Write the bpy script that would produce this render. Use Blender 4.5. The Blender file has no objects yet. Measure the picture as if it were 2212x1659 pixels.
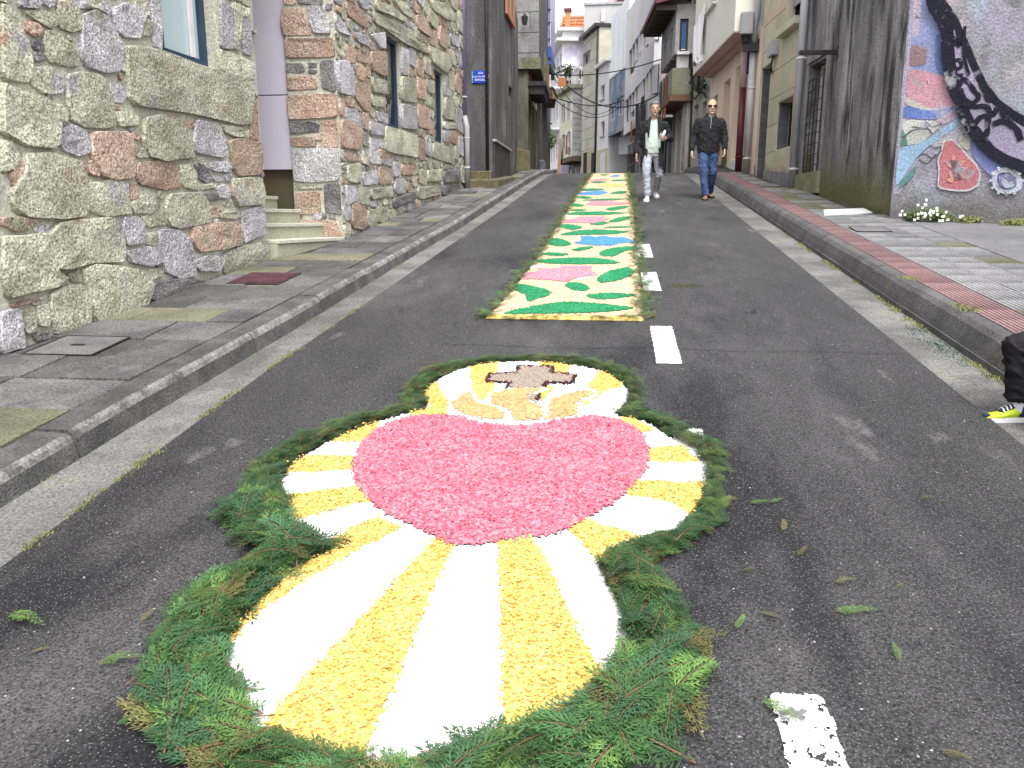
import bpy, bmesh, math, random
import numpy as np
from mathutils import Vector, Matrix, noise as mnoise

# ------------------------------------------------------------------ camera, sky, sun, exposure
scene = bpy.context.scene
COL = scene.collection
F, CX, CY = 1700.0, 1106.0, 829.5            # focal length and centre in photo pixels (2212 wide)
PITCH = math.atan((CY - 470.0) / F)
YAW = math.radians(6.8413)
CAM = np.array([0.0, 0.0, 1.6])
cam_d = bpy.data.cameras.new('camera'); cam = bpy.data.objects.new('camera', cam_d); COL.objects.link(cam)
cam.location = CAM; cam.rotation_euler = (math.pi/2 - PITCH, 0, YAW)
cam_d.sensor_width = 36; cam_d.lens = 36*F/2212; cam_d.clip_start = .05; cam_d.clip_end = 2000
scene.camera = cam

world = bpy.data.worlds.new('World'); scene.world = world; world.use_nodes = True
wn = world.node_tree; wn.nodes.clear()
sky = wn.nodes.new('ShaderNodeTexSky'); sky.sky_type = 'NISHITA'; sky.sun_disc = False
SUN_EL, SUN_AZ = math.radians(60), math.radians(163)      # azimuth from +Y towards +X
sky.sun_elevation = SUN_EL; sky.sun_rotation = SUN_AZ
sky.air_density = 1.0; sky.dust_density = 4.0; sky.ozone_density = 1.0
hs = wn.nodes.new('ShaderNodeHueSaturation'); hs.inputs['Saturation'].default_value = .16
bg = wn.nodes.new('ShaderNodeBackground'); bg.inputs['Strength'].default_value = .15
wo = wn.nodes.new('ShaderNodeOutputWorld')
wn.links.new(sky.outputs[0], hs.inputs['Color']); wn.links.new(hs.outputs[0], bg.inputs['Color'])
wn.links.new(bg.outputs[0], wo.inputs['Surface'])

sun_d = bpy.data.lights.new('sun', 'SUN'); sun = bpy.data.objects.new('sun', sun_d); COL.objects.link(sun)
sun_d.energy = 1.0; sun_d.angle = math.radians(22); sun_d.color = (1, .97, .92)
sd = Vector((math.sin(SUN_AZ)*math.cos(SUN_EL), math.cos(SUN_AZ)*math.cos(SUN_EL), math.sin(SUN_EL)))
sun.rotation_euler = sd.to_track_quat('Z', 'Y').to_euler(); sun.location = (0, 0, 30)

vs = scene.view_settings
vs.view_transform = 'Standard'; vs.look = 'None'; vs.gamma = 1; vs.use_curve_mapping = False
vs.exposure = 1.42

R = random.Random(7)
NR = np.random.RandomState(7)

# ------------------------------------------------------------------ the lie of the land
G = 0.121443                                   # the street climbs 12 per cent to a crest
def gz(y):
    a, b = 22.2, 25.2
    if y < a: return G*y
    if y < b:
        t = (y-a)/(b-a); return G*a + (b-a)*(G*t - (G-.035)*t*t/2)
    return G*a + (b-a)*(G-(G-.035)/2) + .035*(y-b)
_cp, _sp, _cy, _sy = math.cos(PITCH), math.sin(PITCH), math.cos(YAW), math.sin(YAW)
def ray(px, py):
    x, u = (px-CX)/F, (CY-py)/F
    fy = _cp + u*_sp; z = -_sp + u*_cp
    return np.array([_cy*x - _sy*fy, _sy*x + _cy*fy, z])
def road(px, py, dz=0.0):
    "photo pixel -> point on the (rising) street"
    d = ray(px, py); t = (dz-CAM[2])/(d[2]-G*d[1]); return CAM + t*d
def at_y(px, py, Y):
    d = ray(px, py); return CAM + d*(Y/d[1])

# ------------------------------------------------------------------ materials
def C(r, g, b, k=1.0):
    f = lambda v: ((v/255)/12.92 if v <= 10 else (((v/255)+.055)/1.055)**2.4)*k
    return (f(r), f(g), f(b), 1)
def mat(name, c1, c2=None, scale=6, rough=.9, grain=0, gscale=90, bump=0, bscale=None, stretch=None,
        speck=None, sscale=120, sthr=.12, rnd=0, moss=None, spec=.3, metal=0, detail=6, spots=None, ramp=(.38, .62), bstretch=True):
    m = bpy.data.materials.new(name); m.use_nodes = True
    nt = m.node_tree; N = nt.nodes; L = nt.links
    bs = N['Principled BSDF']; bs.inputs['Roughness'].default_value = rough
    bs.inputs['Specular IOR Level'].default_value = spec; bs.inputs['Metallic'].default_value = metal
    tc = N.new('ShaderNodeTexCoord'); co = tc.outputs['Object']
    cos = co
    if stretch:
        mp = N.new('ShaderNodeMapping'); mp.inputs['Scale'].default_value = stretch
        L.new(co, mp.inputs['Vector']); cos = mp.outputs[0]
    def nz(sc, src, det=detail):
        n = N.new('ShaderNodeTexNoise'); n.inputs['Scale'].default_value = sc; n.inputs['Detail'].default_value = det
        n.inputs['Roughness'].default_value = .6
        L.new(src, n.inputs['Vector']); return n.outputs['Fac']
    def rmp(src, a, b):
        r = N.new('ShaderNodeMapRange'); r.inputs['From Min'].default_value = a; r.inputs['From Max'].default_value = b
        L.new(src, r.inputs['Value']); return r.outputs[0]
    def mix(f, a, b, mode='MIX'):
        x = N.new('ShaderNodeMix'); x.data_type = 'RGBA'; x.blend_type = mode
        if isinstance(f, float): x.inputs['Factor'].default_value = f
        else: L.new(f, x.inputs['Factor'])
        for v, s in ((a, 'A'), (b, 'B')):
            i = [q for q in x.inputs if q.name == s and q.type == 'RGBA'][0]
            if isinstance(v, tuple): i.default_value = v
            else: L.new(v, i)
        return [q for q in x.outputs if q.type == 'RGBA'][0]
    col = c1
    if c2: col = mix(rmp(nz(scale, cos), *ramp), c1, c2)
    if spots:                                   # (colour, scale, lo, hi): stains with a shape of their own
        for sc_, ss_, lo, hi in spots: col = mix(rmp(nz(ss_, cos), lo, hi), col, sc_)
    if moss:                                    # (colour, height above the street, fade)
        mc, h, fd = moss
        sx = N.new('ShaderNodeSeparateXYZ'); gm = N.new('ShaderNodeNewGeometry'); L.new(gm.outputs['Position'], sx.inputs[0])
        ml = N.new('ShaderNodeMath'); ml.operation = 'MULTIPLY_ADD'; ml.inputs[1].default_value = -G
        L.new(sx.outputs['Y'], ml.inputs[0]); L.new(sx.outputs['Z'], ml.inputs[2])
        ad = N.new('ShaderNodeMath'); ad.operation = 'MULTIPLY_ADD'; ad.inputs[1].default_value = -fd*1.6
        L.new(nz(3.5, cos), ad.inputs[0]); L.new(ml.outputs[0], ad.inputs[2])
        col = mix(rmp(ad.outputs[0], h-fd*.8, h-fd*1.8), col, mc)
    g = None
    if grain:
        g = nz(gscale, co, 3)
        col = mix(1.0, col, mix(rmp(g, .3, .7), (1-grain,)*3+(1,), (1+grain,)*3+(1,)), 'MULTIPLY')
    if speck:
        v = N.new('ShaderNodeTexVoronoi'); v.inputs['Scale'].default_value = sscale; L.new(co, v.inputs['Vector'])
        col = mix(rmp(v.outputs['Distance'], sthr*1.25, sthr), col, speck)
    if rnd:
        oi = N.new('ShaderNodeObjectInfo')
        col = mix(1.0, col, mix(oi.outputs['Random'], (1-rnd,)*3+(1,), (1+rnd,)*3+(1,)), 'MULTIPLY')
    if isinstance(col, tuple): bs.inputs['Base Color'].default_value = col
    else: L.new(col, bs.inputs['Base Color'])
    if bump:
        b = N.new('ShaderNodeBump'); b.inputs['Strength'].default_value = min(1, bump); b.inputs['Distance'].default_value = .02*max(1, bump)
        L.new(nz(bscale or gscale, cos if stretch and bstretch else co, 5), b.inputs['Height']); L.new(b.outputs[0], bs.inputs['Normal'])
    return m
def glass(name, tint, rough=.06, dark=.02):
    m = bpy.data.materials.new(name); m.use_nodes = True; b = m.node_tree.nodes['Principled BSDF']
    b.inputs['Base Color'].default_value = tint; b.inputs['Roughness'].default_value = rough
    b.inputs['Specular IOR Level'].default_value = .8; return m

# ------------------------------------------------------------------ object helpers
def tag(o, label=None, cat=None, group=None, kind=None):
    for k, v in (('label', label), ('category', cat), ('group', group), ('kind', kind)):
        if v: o[k] = v
    return o
def thing(name, label, cat, loc=(0, 0, 0), group=None, rz=0):
    o = bpy.data.objects.new(name, None); COL.objects.link(o); o.empty_display_size = .2
    o.location = [float(v) for v in loc]; o.rotation_euler = (0, 0, rz)
    return tag(o, label, cat, group)
def origin(p):
    v = np.zeros(3)
    while p is not None: v += np.array(p.location); p = p.parent
    return v
def link(name, me, parent=None, loc=None):
    o = bpy.data.objects.new(name, me); COL.objects.link(o); o.parent = parent
    if loc is not None: o.location = loc
    return o
class MB:
    "collects shapes in world coordinates; build() links them as ONE mesh object under its parent"
    def __init__(s): s.v = []; s.f = []
    def add(s, vs, fs):
        b = len(s.v); s.v += [tuple(map(float, q)) for q in vs]; s.f += [tuple(i+b for i in f) for f in fs]; return s
    def quad(s, a, b, c, d): return s.add([a, b, c, d], [(0, 1, 2, 3)])
    def hexa(s, p): return s.add(p, [(0, 3, 2, 1), (4, 5, 6, 7), (0, 1, 5, 4), (1, 2, 6, 5), (2, 3, 7, 6), (3, 0, 4, 7)])
    def box(s, x0, x1, y0, y1, z0, z1):
        return s.hexa([(x0, y0, z0), (x1, y0, z0), (x1, y1, z0), (x0, y1, z0), (x0, y0, z1), (x1, y0, z1), (x1, y1, z1), (x0, y1, z1)])
    def fbox(s, fc, s0, s1, z0, z1, o0, o1):
        "box in a facade's own frame: along, up, outwards"
        P = fc.pt
        return s.hexa([P(s0, z0, o0), P(s1, z0, o0), P(s1, z0, o1), P(s0, z0, o1), P(s0, z1, o0), P(s1, z1, o0), P(s1, z1, o1), P(s0, z1, o1)])
    def tube(s, pts, r, n=8, cap=True):
        pts = [Vector([float(c) for c in p]) for p in pts]; rs = r if isinstance(r, (list, tuple)) else [r]*len(pts)
        vs, fs = [], []; up = Vector((0, 0, 1)); pu = None
        for i, p in enumerate(pts):
            d = (pts[min(i+1, len(pts)-1)] - pts[max(i-1, 0)])
            d = d.normalized() if d.length > 1e-9 else Vector((0, 0, 1))
            if pu is None:
                u = d.cross(up if abs(d.z) < .95 else Vector((1, 0, 0))).normalized()
            else: u = (pu - d*pu.dot(d)).normalized()
            pu = u; w = d.cross(u)
            for k in range(n):
                a = 2*math.pi*k/n; vs.append(p + (u*math.cos(a) + w*math.sin(a))*rs[i])
        for i in range(len(pts)-1):
            for k in range(n):
                k2 = (k+1) % n; fs.append((i*n+k, i*n+k2, (i+1)*n+k2, (i+1)*n+k))
        if cap: fs.append(tuple(range(n-1, -1, -1))); fs.append(tuple((len(pts)-1)*n+k for k in range(n)))
        return s.add(vs, fs)
    def prism(s, poly, lo, hi):
        "poly of (x,y); lo/hi: z values or functions"
        n = len(poly); f0 = lo if callable(lo) else (lambda x, y: lo); f1 = hi if callable(hi) else (lambda x, y: hi)
        vs = [(x, y, f0(x, y)) for x, y in poly] + [(x, y, f1(x, y)) for x, y in poly]
        fs = [tuple(range(n-1, -1, -1)), tuple(range(n, 2*n))] + [(i, (i+1) % n, n+(i+1) % n, n+i) for i in range(n)]
        return s.add(vs, fs)
    def build(s, name, m, parent=None, smooth=False, loc=None):
        me = bpy.data.meshes.new(name)
        o = origin(parent) if parent is not None else (np.array(loc) if loc is not None else np.zeros(3))
        me.from_pydata([(v[0]-o[0], v[1]-o[1], v[2]-o[2]) for v in s.v], [], s.f)
        ms = m if isinstance(m, (list, tuple)) else [m]
        for q in ms: me.materials.append(q)
        if smooth: me.polygons.foreach_set('use_smooth', [True]*len(me.polygons))
        me.update()
        return link(name, me, parent, loc if parent is None else None)
def fix_normals(o):
    bm = bmesh.new(); bm.from_mesh(o.data); bmesh.ops.recalc_face_normals(bm, faces=bm.faces); bm.to_mesh(o.data); bm.free(); return o
def bevel(o, w=.004, seg=1):
    bm = bmesh.new(); bm.from_mesh(o.data)
    bmesh.ops.bevel(bm, geom=bm.edges[:], offset=w, segments=seg, affect='EDGES', clamp_overlap=True)
    bm.to_mesh(o.data); bm.free(); return o
class Fac:
    "a vertical facade plane through two ground points; s runs A->B, o outwards"
    def __init__(s, A, B, side=None):
        s.A = np.array(A, float)[:2]; s.B = np.array(B, float)[:2]
        d = s.B-s.A; s.len = float(np.hypot(*d)); s.d = d/s.len
        n = np.array([s.d[1], -s.d[0]])
        ref = np.array([0.0, 0.0]) if side is None else np.array(side, float)
        if np.dot(n, ref-s.A) < 0: n = -n
        s.n = n
    def pt(s, a, z, o=0.0):
        q = s.A + s.d*a + s.n*o; return (q[0], q[1], z)
    def P(s, px, py, o=0.0):
        r = ray(px, py); A = s.A + s.n*o
        t = np.dot(A-CAM[:2], s.n)/np.dot(r[:2], s.n); q = CAM + r*t
        return float(np.dot(q[:2]-s.A, s.d)), float(q[2])
    def rect(s, x0, y0, x1, y1, o=0.0):
        "photo-pixel rectangle seen obliquely -> s0,s1,z0,z1"
        xm = (x0+x1)/2; a = s.P(x0, (y0+y1)/2, o)[0]; b = s.P(x1, (y0+y1)/2, o)[0]
        return min(a, b), max(a, b), s.P(xm, max(y0, y1), o)[1], s.P(xm, min(y0, y1), o)[1]
def wall_mesh(mb, fc, s0, s1, z0, z1, openings=(), depth=.2, o=0.0):
    "front wall cut by rectangular openings, with reveals going inwards"
    S = sorted({s0, s1} | {min(max(q[i], s0), s1) for q in openings for i in (0, 1)})
    Z = sorted({z0, z1} | {min(max(q[i], z0), z1) for q in openings for i in (2, 3)})
    P = fc.pt
    for i in range(len(S)-1):
        for j in range(len(Z)-1):
            cs, cz = (S[i]+S[i+1])/2, (Z[j]+Z[j+1])/2
            if any(q[0] < cs < q[1] and q[2] < cz < q[3] for q in openings): continue
            mb.quad(P(S[i], Z[j], o), P(S[i+1], Z[j], o), P(S[i+1], Z[j+1], o), P(S[i], Z[j+1], o))
    for q in openings:
        a, b, c, e = q[:4]; dp = q[4] if len(q) > 4 else depth
        mb.quad(P(a, c, o), P(a, e, o), P(a, e, o-dp), P(a, c, o-dp)); mb.quad(P(b, c, o), P(b, e, o), P(b, e, o-dp), P(b, c, o-dp))
        mb.quad(P(a, c, o), P(b, c, o), P(b, c, o-dp), P(a, c, o-dp)); mb.quad(P(a, e, o), P(b, e, o), P(b, e, o-dp), P(a, e, o-dp))
def window(fc, q, parent, fm, gm, depth=.14, fw=.05, bars=(1, 0), sill=None, name='window', o=0.0):
    "frame (part) > pane, sill (sub-parts)"
    a, b, c, e = q[:4]; m = MB(); d0, d1 = o-depth-.05, o-depth
    m.fbox(fc, a, a+fw, c, e, d0, d1); m.fbox(fc, b-fw, b, c, e, d0, d1)
    m.fbox(fc, a+fw, b-fw, c, c+fw, d0, d1); m.fbox(fc, a+fw, b-fw, e-fw, e, d0, d1)
    for k in range(bars[0]):
        x = a + (b-a)*(k+1)/(bars[0]+1); m.fbox(fc, x-fw*.5, x+fw*.5, c+fw, e-fw, d0, d1-.005)
    for k in range(bars[1]):
        z = c + (e-c)*(k+1)/(bars[1]+1); m.fbox(fc, a+fw, b-fw, z-fw*.4, z+fw*.4, d0, d1-.008)
    w = m.build(name, fm, parent)
    p = MB(); p.quad(fc.pt(a, c, d0+.012), fc.pt(b, c, d0+.012), fc.pt(b, e, d0+.012), fc.pt(a, e, d0+.012)); p.build('pane', gm, w)
    if sill:
        sm, ov, th = sill; k = MB(); k.fbox(fc, a-.06, b+.06, c-th, c-.002, o+.002, o+ov); k.build('sill', sm, w)
    return w
def block(name, label, cat, fc, s0, s1, zb, zt, depth, m, opens=(), sopens=(), group=None, wname='wall', dep=.16, opsouth=None):
    "a house: street wall with openings, end wall facing down the street with openings, back and roof deck"
    base = fc.pt((s0+s1)/2, zb, 0)
    t = thing(name, label, cat, base, group)
    mb = MB(); wall_mesh(mb, fc, s0, s1, zb, zt, opens, dep)
    P = fc.pt
    e = Fac(P(s0, 0)[:2], P(s0, 0, -depth)[:2], side=P(s0-5, 0)[:2])
    wall_mesh(mb, e, 0, e.len, zb, zt, sopens, dep)
    mb.quad(P(s1, zb), P(s1, zb, -depth), P(s1, zt, -depth), P(s1, zt)); mb.quad(P(s0, zb, -depth), P(s1, zb, -depth), P(s1, zt, -depth), P(s0, zt, -depth))
    mb.quad(P(s0, zt), P(s1, zt), P(s1, zt, -depth), P(s0, zt, -depth))
    mb.build(wname, m, t)
    return t, e
def inpoly(pts, poly):
    x, y = pts[:, 0], pts[:, 1]; r = np.zeros(len(pts), bool); n = len(poly); j = n-1
    for i in range(n):
        xi, yi = poly[i]; xj, yj = poly[j]
        c = ((yi > y) != (yj > y)) & (x < (xj-xi)*(y-yi)/((yj-yi) or 1e-12)+xi); r ^= c; j = i
    return r
def segdist(pts, line):
    d = np.full(len(pts), 1e9)
    for a, b in zip(line[:-1], line[1:]):
        a = np.array(a); b = np.array(b); v = b-a; t = np.clip(((pts-a)@v)/(v@v+1e-12), 0, 1)
        d = np.minimum(d, np.hypot(*(pts-(a+t[:, None]*v)).T))
    return d
def zoomer(x0, y0, s): return lambda x, y: ((x0+x/s)*.54, (y0+y/s)*.54)
def text_mesh(name, body, size, m, parent, M):
    cu = bpy.data.curves.new(name, 'FONT'); cu.body = body; cu.size = size; cu.align_x = 'CENTER'; cu.align_y = 'CENTER'; cu.extrude = .001
    tmp = bpy.data.objects.new('tmp', cu); COL.objects.link(tmp)
    dg = bpy.context.evaluated_depsgraph_get(); me = bpy.data.meshes.new_from_object(tmp.evaluated_get(dg))
    bpy.data.objects.remove(tmp); bpy.data.curves.remove(cu)
    o = origin(parent); me.transform(Matrix.Translation([-v for v in o]) @ M); me.materials.clear(); me.materials.append(m)
    return link(name, me, parent)
# ------------------------------------------------------------------ shared materials
M = {}
M['asphalt'] = mat('asphalt', (.042, .0415, .043, 1), (.070, .069, .071, 1), scale=.9, grain=.85, gscale=105, bump=1.0, bscale=120, stretch=(1, .35, 1), bstretch=False,
                   speck=(.19, .19, .195, 1), sscale=88, sthr=.2, rough=.88, spots=[((.115, .113, .115, 1), 1.0, .55, .72), ((.022, .0215, .024, 1), .8, .53, .64), ((.15, .148, .15, 1), 2.6, .64, .72), ((.02, .02, .022, 1), 4.5, .66, .71)])
M['asphalt_lot'] = mat('asphalt_lot', (.11, .11, .115, 1), (.16, .16, .165, 1), scale=1.2, grain=.4, gscale=80, bump=.5)
M['gutter'] = mat('gutter', (.10, .098, .096, 1), (.19, .185, .18, 1), scale=1.8, grain=.6, gscale=80, bump=.7, spots=[((.2, .19, .1, 1), 1.8, .62, .72), ((.11, .11, .11, 1), 3.0, .6, .7)])
M['kerb_worn'] = mat('kerb_worn_edge', (.24, .236, .232, 1), (.10, .098, .096, 1), scale=7, grain=.5, gscale=60, bump=.6, rnd=.15)
M['kerb'] = mat('kerb_granite', (.065, .064, .064, 1), (.12, .118, .116, 1), scale=4, grain=.5, gscale=75, bump=.8, rnd=.12)
M['kerb_r'] = mat('kerb_concrete', (.075, .073, .075, 1), (.115, .112, .115, 1), scale=4, grain=.4, gscale=70, bump=.7, rnd=.1, stretch=(1, 1, .5), spots=[((.09, .1, .05, 1), 2.2, .6, .72)])
M['slab'] = mat('paving_slab', (.07, .07, .072, 1), (.135, .132, .132, 1), scale=2.6, grain=.6, gscale=70, bump=.8, rnd=.42, spots=[((.15, .148, .145, 1), 3.2, .6, .72)])
M['slab_o'] = mat('paving_slab_mossy', (.11, .108, .07, 1), (.17, .165, .115, 1), scale=2.4, grain=.55, gscale=70, bump=.5, rnd=.15)
M['mortar'] = mat('mortar', (.40, .39, .32, 1), (.5, .49, .41, 1), scale=2.5, grain=.28, gscale=40, bump=.7, bscale=30, spots=[((.24, .23, .2, 1), 3, .6, .7)], moss=((.12, .115, .09, 1), .22, .3))
def stone_mat(n, a, b, sp): return mat(n, a, b, scale=3.5, grain=.72, gscale=62, bump=1.6, bscale=24, rnd=.18, spots=sp+[((.10, .098, .09, 1), 7, .68, .74)], detail=8, moss=((.095, .092, .07, 1), .22, .3))
M['so'] = stone_mat('granite_olive', (.32, .315, .235, 1), (.50, .49, .39, 1), [((.34, .32, .33, 1), 2.2, .58, .66), ((.34, .225, .165, 1), 1.9, .62, .68)])
M['sp'] = stone_mat('granite_pink', (.37, .255, .20, 1), (.46, .35, .28, 1), [((.29, .28, .2, 1), 2.6, .58, .66)])
M['sg'] = stone_mat('granite_grey', (.33, .32, .335, 1), (.50, .485, .505, 1), [((.29, .28, .2, 1), 2.2, .6, .68)])
M['sd'] = stone_mat('granite_dark', (.12, .118, .12, 1), (.22, .215, .21, 1), [((.22, .21, .14, 1), 2.2, .58, .68)])
M['white'] = mat('white_paint', (.72, .72, .72, 1), (.62, .62, .63, 1), scale=4, rough=.7)
M['offwhite'] = mat('offwhite_render', (.68, .67, .66, 1), (.58, .57, .57, 1), scale=.9, rough=.85, grain=.06, gscale=30)
M['dark'] = mat('dark_void', (.012, .012, .014, 1), rough=.8)
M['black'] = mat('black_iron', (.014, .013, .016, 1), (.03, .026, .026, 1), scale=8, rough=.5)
M['navy'] = mat('navy_frame', (.018, .04, .075, 1), (.025, .055, .1, 1), scale=3, rough=.35)
M['glass_d'] = glass('glass_dark', (.015, .018, .024, 1))
M['glass_b'] = glass('glass_blue', (.05, .12, .3, 1))
M['glass_p'] = glass('glass_pale', (.42, .52, .55, 1), .12)
M['pipe'] = mat('grey_pipe', (.36, .36, .37, 1), (.26, .26, .27, 1), scale=2, rough=.5, stretch=(1, 1, .4))
M['pipe_w'] = mat('white_pipe', (.62, .61, .62, 1), (.5, .49, .5, 1), scale=3, rough=.5)
M['lilac'] = mat('lilac_panel', (.54, .505, .62, 1), (.60, .565, .67, 1), scale=.8, rough=.45)
M['cable'] = mat('cable_rubber', (.012, .012, .014, 1), rough=.6)
# ------------------------------------------------------------------ ground, road, kerbs, pavements
def lerp(tab, y):
    xs = [t[0] for t in tab]; return float(np.interp(y, xs, [t[1] for t in tab]))
AL = [(-20, -2.25), (4.8, -2.25), (7, -2.16), (11, -2.02), (15, -1.88), (21.5, -1.71), (23.5, -1.62), (26, -1.6), (60, -6)]
KB = [(-20, -2.62), (3, -2.62), (4, -2.59), (6.2, -2.47), (9.4, -2.35), (11.9, -2.22), (16, -2.12), (20.9, -1.98), (23.5, -1.84), (26, -1.8), (60, -6.3)]
FL = [(-20, -4.9), (-2, -4.44), (4.73, -4.0), (8.45, -3.74), (8.5, -3.4), (9.9, -3.37), (17.5, -3.17), (17.6, -2.62), (22.5, -2.42), (26, -2.0), (60, -7)]
AR, KR, KRB = 2.08, 2.47, 2.645
ys = list(np.arange(-20, 20, 1.0)) + list(np.arange(20, 28, .35)) + list(np.arange(28, 61, 3.0)) + [70, 90, 130]
def sheet(name, fx0, fx1, dz, m, ys=ys, kind='structure', nx=1):
    mb = MB(); n = nx+1; vs = []
    for y in ys:
        a, b = fx0(y), fx1(y)
        for k in range(n): vs.append((a+(b-a)*k/nx, y, gz(y)+(dz(y) if callable(dz) else dz)))
    mb.add(vs, [(i*n+k, i*n+k+1, (i+1)*n+k+1, (i+1)*n+k) for i in range(len(ys)-1) for k in range(nx)])
    return tag(mb.build(name, m), kind=kind)
M['earth'] = mat('bare_ground', (.09, .085, .08, 1), (.12, .115, .11, 1), scale=.4)
sheet('ground', lambda y: -500, lambda y: 500, -.45, M['earth'], ys=[-600, -200, -60]+ys+[200, 600, 1500], nx=2)
road_o = sheet('road', lambda y: lerp(AL, y), lambda y: AR if y < 30 else AR-(y-30)*.14, 0, M['asphalt'], nx=4)
sheet('gutter_strip', lambda y: lerp(KB, y)-.02, lambda y: lerp(AL, y), -.012, M['gutter'])
sheet('gutter_strip', lambda y: AR if y < 30 else AR-(y-30)*.14, lambda y: KR+.02 if y < 30 else KR+.02-(y-30)*.14, lambda y: -.02, M['gutter'])

def strip_prof(y0, y1, prof, n=3):
    "extruded kerb length: prof(y) -> list of (x, dz)"
    mb = MB(); vs = []; Y = np.linspace(y0, y1, n); k = None
    for y in Y:
        p = prof(y); k = len(p); vs += [(x, y, gz(y)+z) for x, z in p]
    fs = [(i*k+j, i*k+j+1, (i+1)*k+j+1, (i+1)*k+j) for i in range(n-1) for j in range(k-1)]
    fs += [tuple(range(k-1, -1, -1)), tuple((n-1)*k+j for j in range(k))]
    return mb.add(vs, fs)
# left granite kerb, stone by stone
kerb_l = tag(thing('kerb', None, None, (-2.5, 0, 0)), kind='structure')
y = -3.0
while y < 26:
    L_ = R.uniform(.9, 1.25) if y > 2 else 1.4; e = R.uniform(-.006, .006); t_ = R.uniform(-.008, .008)
    def prof(yy, e=e, t_=t_):
        b = lerp(KB, yy); return [(b+.012, -.08), (b-.02+e, .085+t_), (b-.034+e, .112+t_), (b-.058+e, .128+t_), (b-.22, .133+t_*.5), (b-.235, -.05)]
    strip_prof(y, min(y+L_-.012, 26), prof).build('kerb_stone', [M['kerb'], M['kerb_worn']], kerb_l).data.polygons.foreach_set('material_index', [0, 1, 1, 0, 0]*2+[0, 0])
    y += L_
# right concrete kerb
kerb_r = tag(thing('kerb', None, None, (2.5, 0, 0)), kind='structure')
y = -3.1
while y < 27:
    L_ = 1.0; e = R.uniform(-.006, .006); t_ = R.uniform(-.006, .006)
    def prof(yy, e=e, t_=t_):
        return [(KR+.005+e, .03), (KR+.02+e, .08), (KR+.05+e, .155+t_), (KR+.085+e, .188+t_), (KR+.12, .196+t_), (KRB-.004, .2), (KRB-.004, -.05)]
    strip_prof(y, y+L_-.012, prof, 2).build('kerb_stone', M['kerb_r'], kerb_r)
    y += L_
strip_prof(-3.1, 27, lambda yy: [(KR-.012, -.1), (KR-.006, .027), (KR+.03, .027), (KR+.04, -.1)], 30).build('kerb_footing', M['kerb_r'], kerb_r)

# left pavement: a bed plus slabs of their own
M['bed'] = mat('paving_joint', (.035, .035, .035, 1), (.06, .06, .05, 1), scale=4)
pav_l = sheet('pavement', lambda y: lerp(FL, y)-.35, lambda y: lerp(KB, y)-.2, .108, M['bed'])
# (cover positions so that slabs leave them free)
hatch = [(-3.86, 4.74), (-3.36, 4.74), (-3.36, 5.2), (-3.86, 5.2)]
grate = [(-3.55, 7.06), (-3.03, 7.06), (-3.03, 7.6), (-3.55, 7.6)]
def zt(dz): return lambda x, y: gz(y)+dz
y = -1.0; row = 0
while y < 25.5:
    d = R.choice([.42, .46, .5]) if y < 14 else .55
    x0, x1 = lerp(FL, y+d/2)-.02, lerp(KB, y+d/2)-.245
    cut = [x0]
    w = x1-x0; n = 2 if w > .8 else 1
    if row % 3 == 2 and w > 1.0: n = 3
    for k in range(1, n): cut.append(x0 + w*(k/n + R.uniform(-.13, .13)))
    cut.append(x1)
    for a, b in zip(cut[:-1], cut[1:]):
        xa0, xb0 = a, b
        if b == x1: xb0, xb1 = lerp(KB, y)-.245, lerp(KB, y+d)-.245
        else: xb1 = b
        if a == x0: xa0, xa1 = lerp(FL, y)-.02, lerp(FL, y+d)-.02
        else: xa1 = a
        poly = [(xa0+.006, y+.006), (xb0-.006, y+.006), (xb1-.006, y+d-.008), (xa1+.006, y+d-.008)]
        h = .13 + R.uniform(-.006, .006)
        mossy = R.random() < .17
        o = MB().prism(poly, zt(.09), zt(h)).build('paving_slab', M['slab_o'] if mossy else M['slab'], pav_l)
        bevel(o, .004)
    y += d; row += 1
# right pavement: ribbed tiles
M['tile_g'] = mat('ribbed_tile_grey', (.14, .14, .143, 1), (.27, .27, .275, 1), scale=2.2, grain=.35, gscale=60, bump=.3, rnd=.22)
M['tile_r'] = mat('ribbed_tile_red', (.165, .098, .1, 1), (.24, .15, .15, 1), scale=2.5, grain=.3, gscale=60, bump=.3, rnd=.16, spots=[((.33, .22, .14, 1), 1.8, .56, .66), ((.11, .085, .07, 1), 2.7, .6, .7)])
M['tile_m'] = mat('ribbed_tile_mossy', (.10, .10, .058, 1), (.18, .175, .125, 1), scale=2.2, grain=.35, gscale=60, bump=.3, rnd=.15)
pav_r = sheet('pavement', lambda y: KRB-.03, lambda y: 3.99 if y < 12 else (3.87-.0625*(y-11.75)+.05 if y < 30 else 3.6-(y-30)*.14), .178, M['bed'])
TP = .32
def tile_mesh(nm, m, nb=8, w=TP):
    mb = MB(); p = w/nb; g = .0055
    for k in range(nb):
        a, b = k*p+g, (k+1)*p-g; l = TP-.006
        mb.add([(a-.002, .003, -.02+G*.003), (a, .003, G*.003), (b, .003, G*.003), (b+.002, .003, -.02+G*.003),
                (a-.002, l, -.02+G*l), (a, l, G*l), (b, l, G*l), (b+.002, l, -.02+G*l)],
               [(0, 1, 5, 4), (1, 2, 6, 5), (2, 3, 7, 6), (0, 3, 2, 1), (4, 5, 6, 7)])
    o = mb.build(nm, m); me = o.data; bpy.data.objects.remove(o); return me
me_g, me_r, me_m = tile_mesh('tile', M['tile_g']), tile_mesh('tile', M['tile_r'], 8, .285), tile_mesh('tile', M['tile_m'])
y = 2.6
ro = origin(pav_r)
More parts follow.
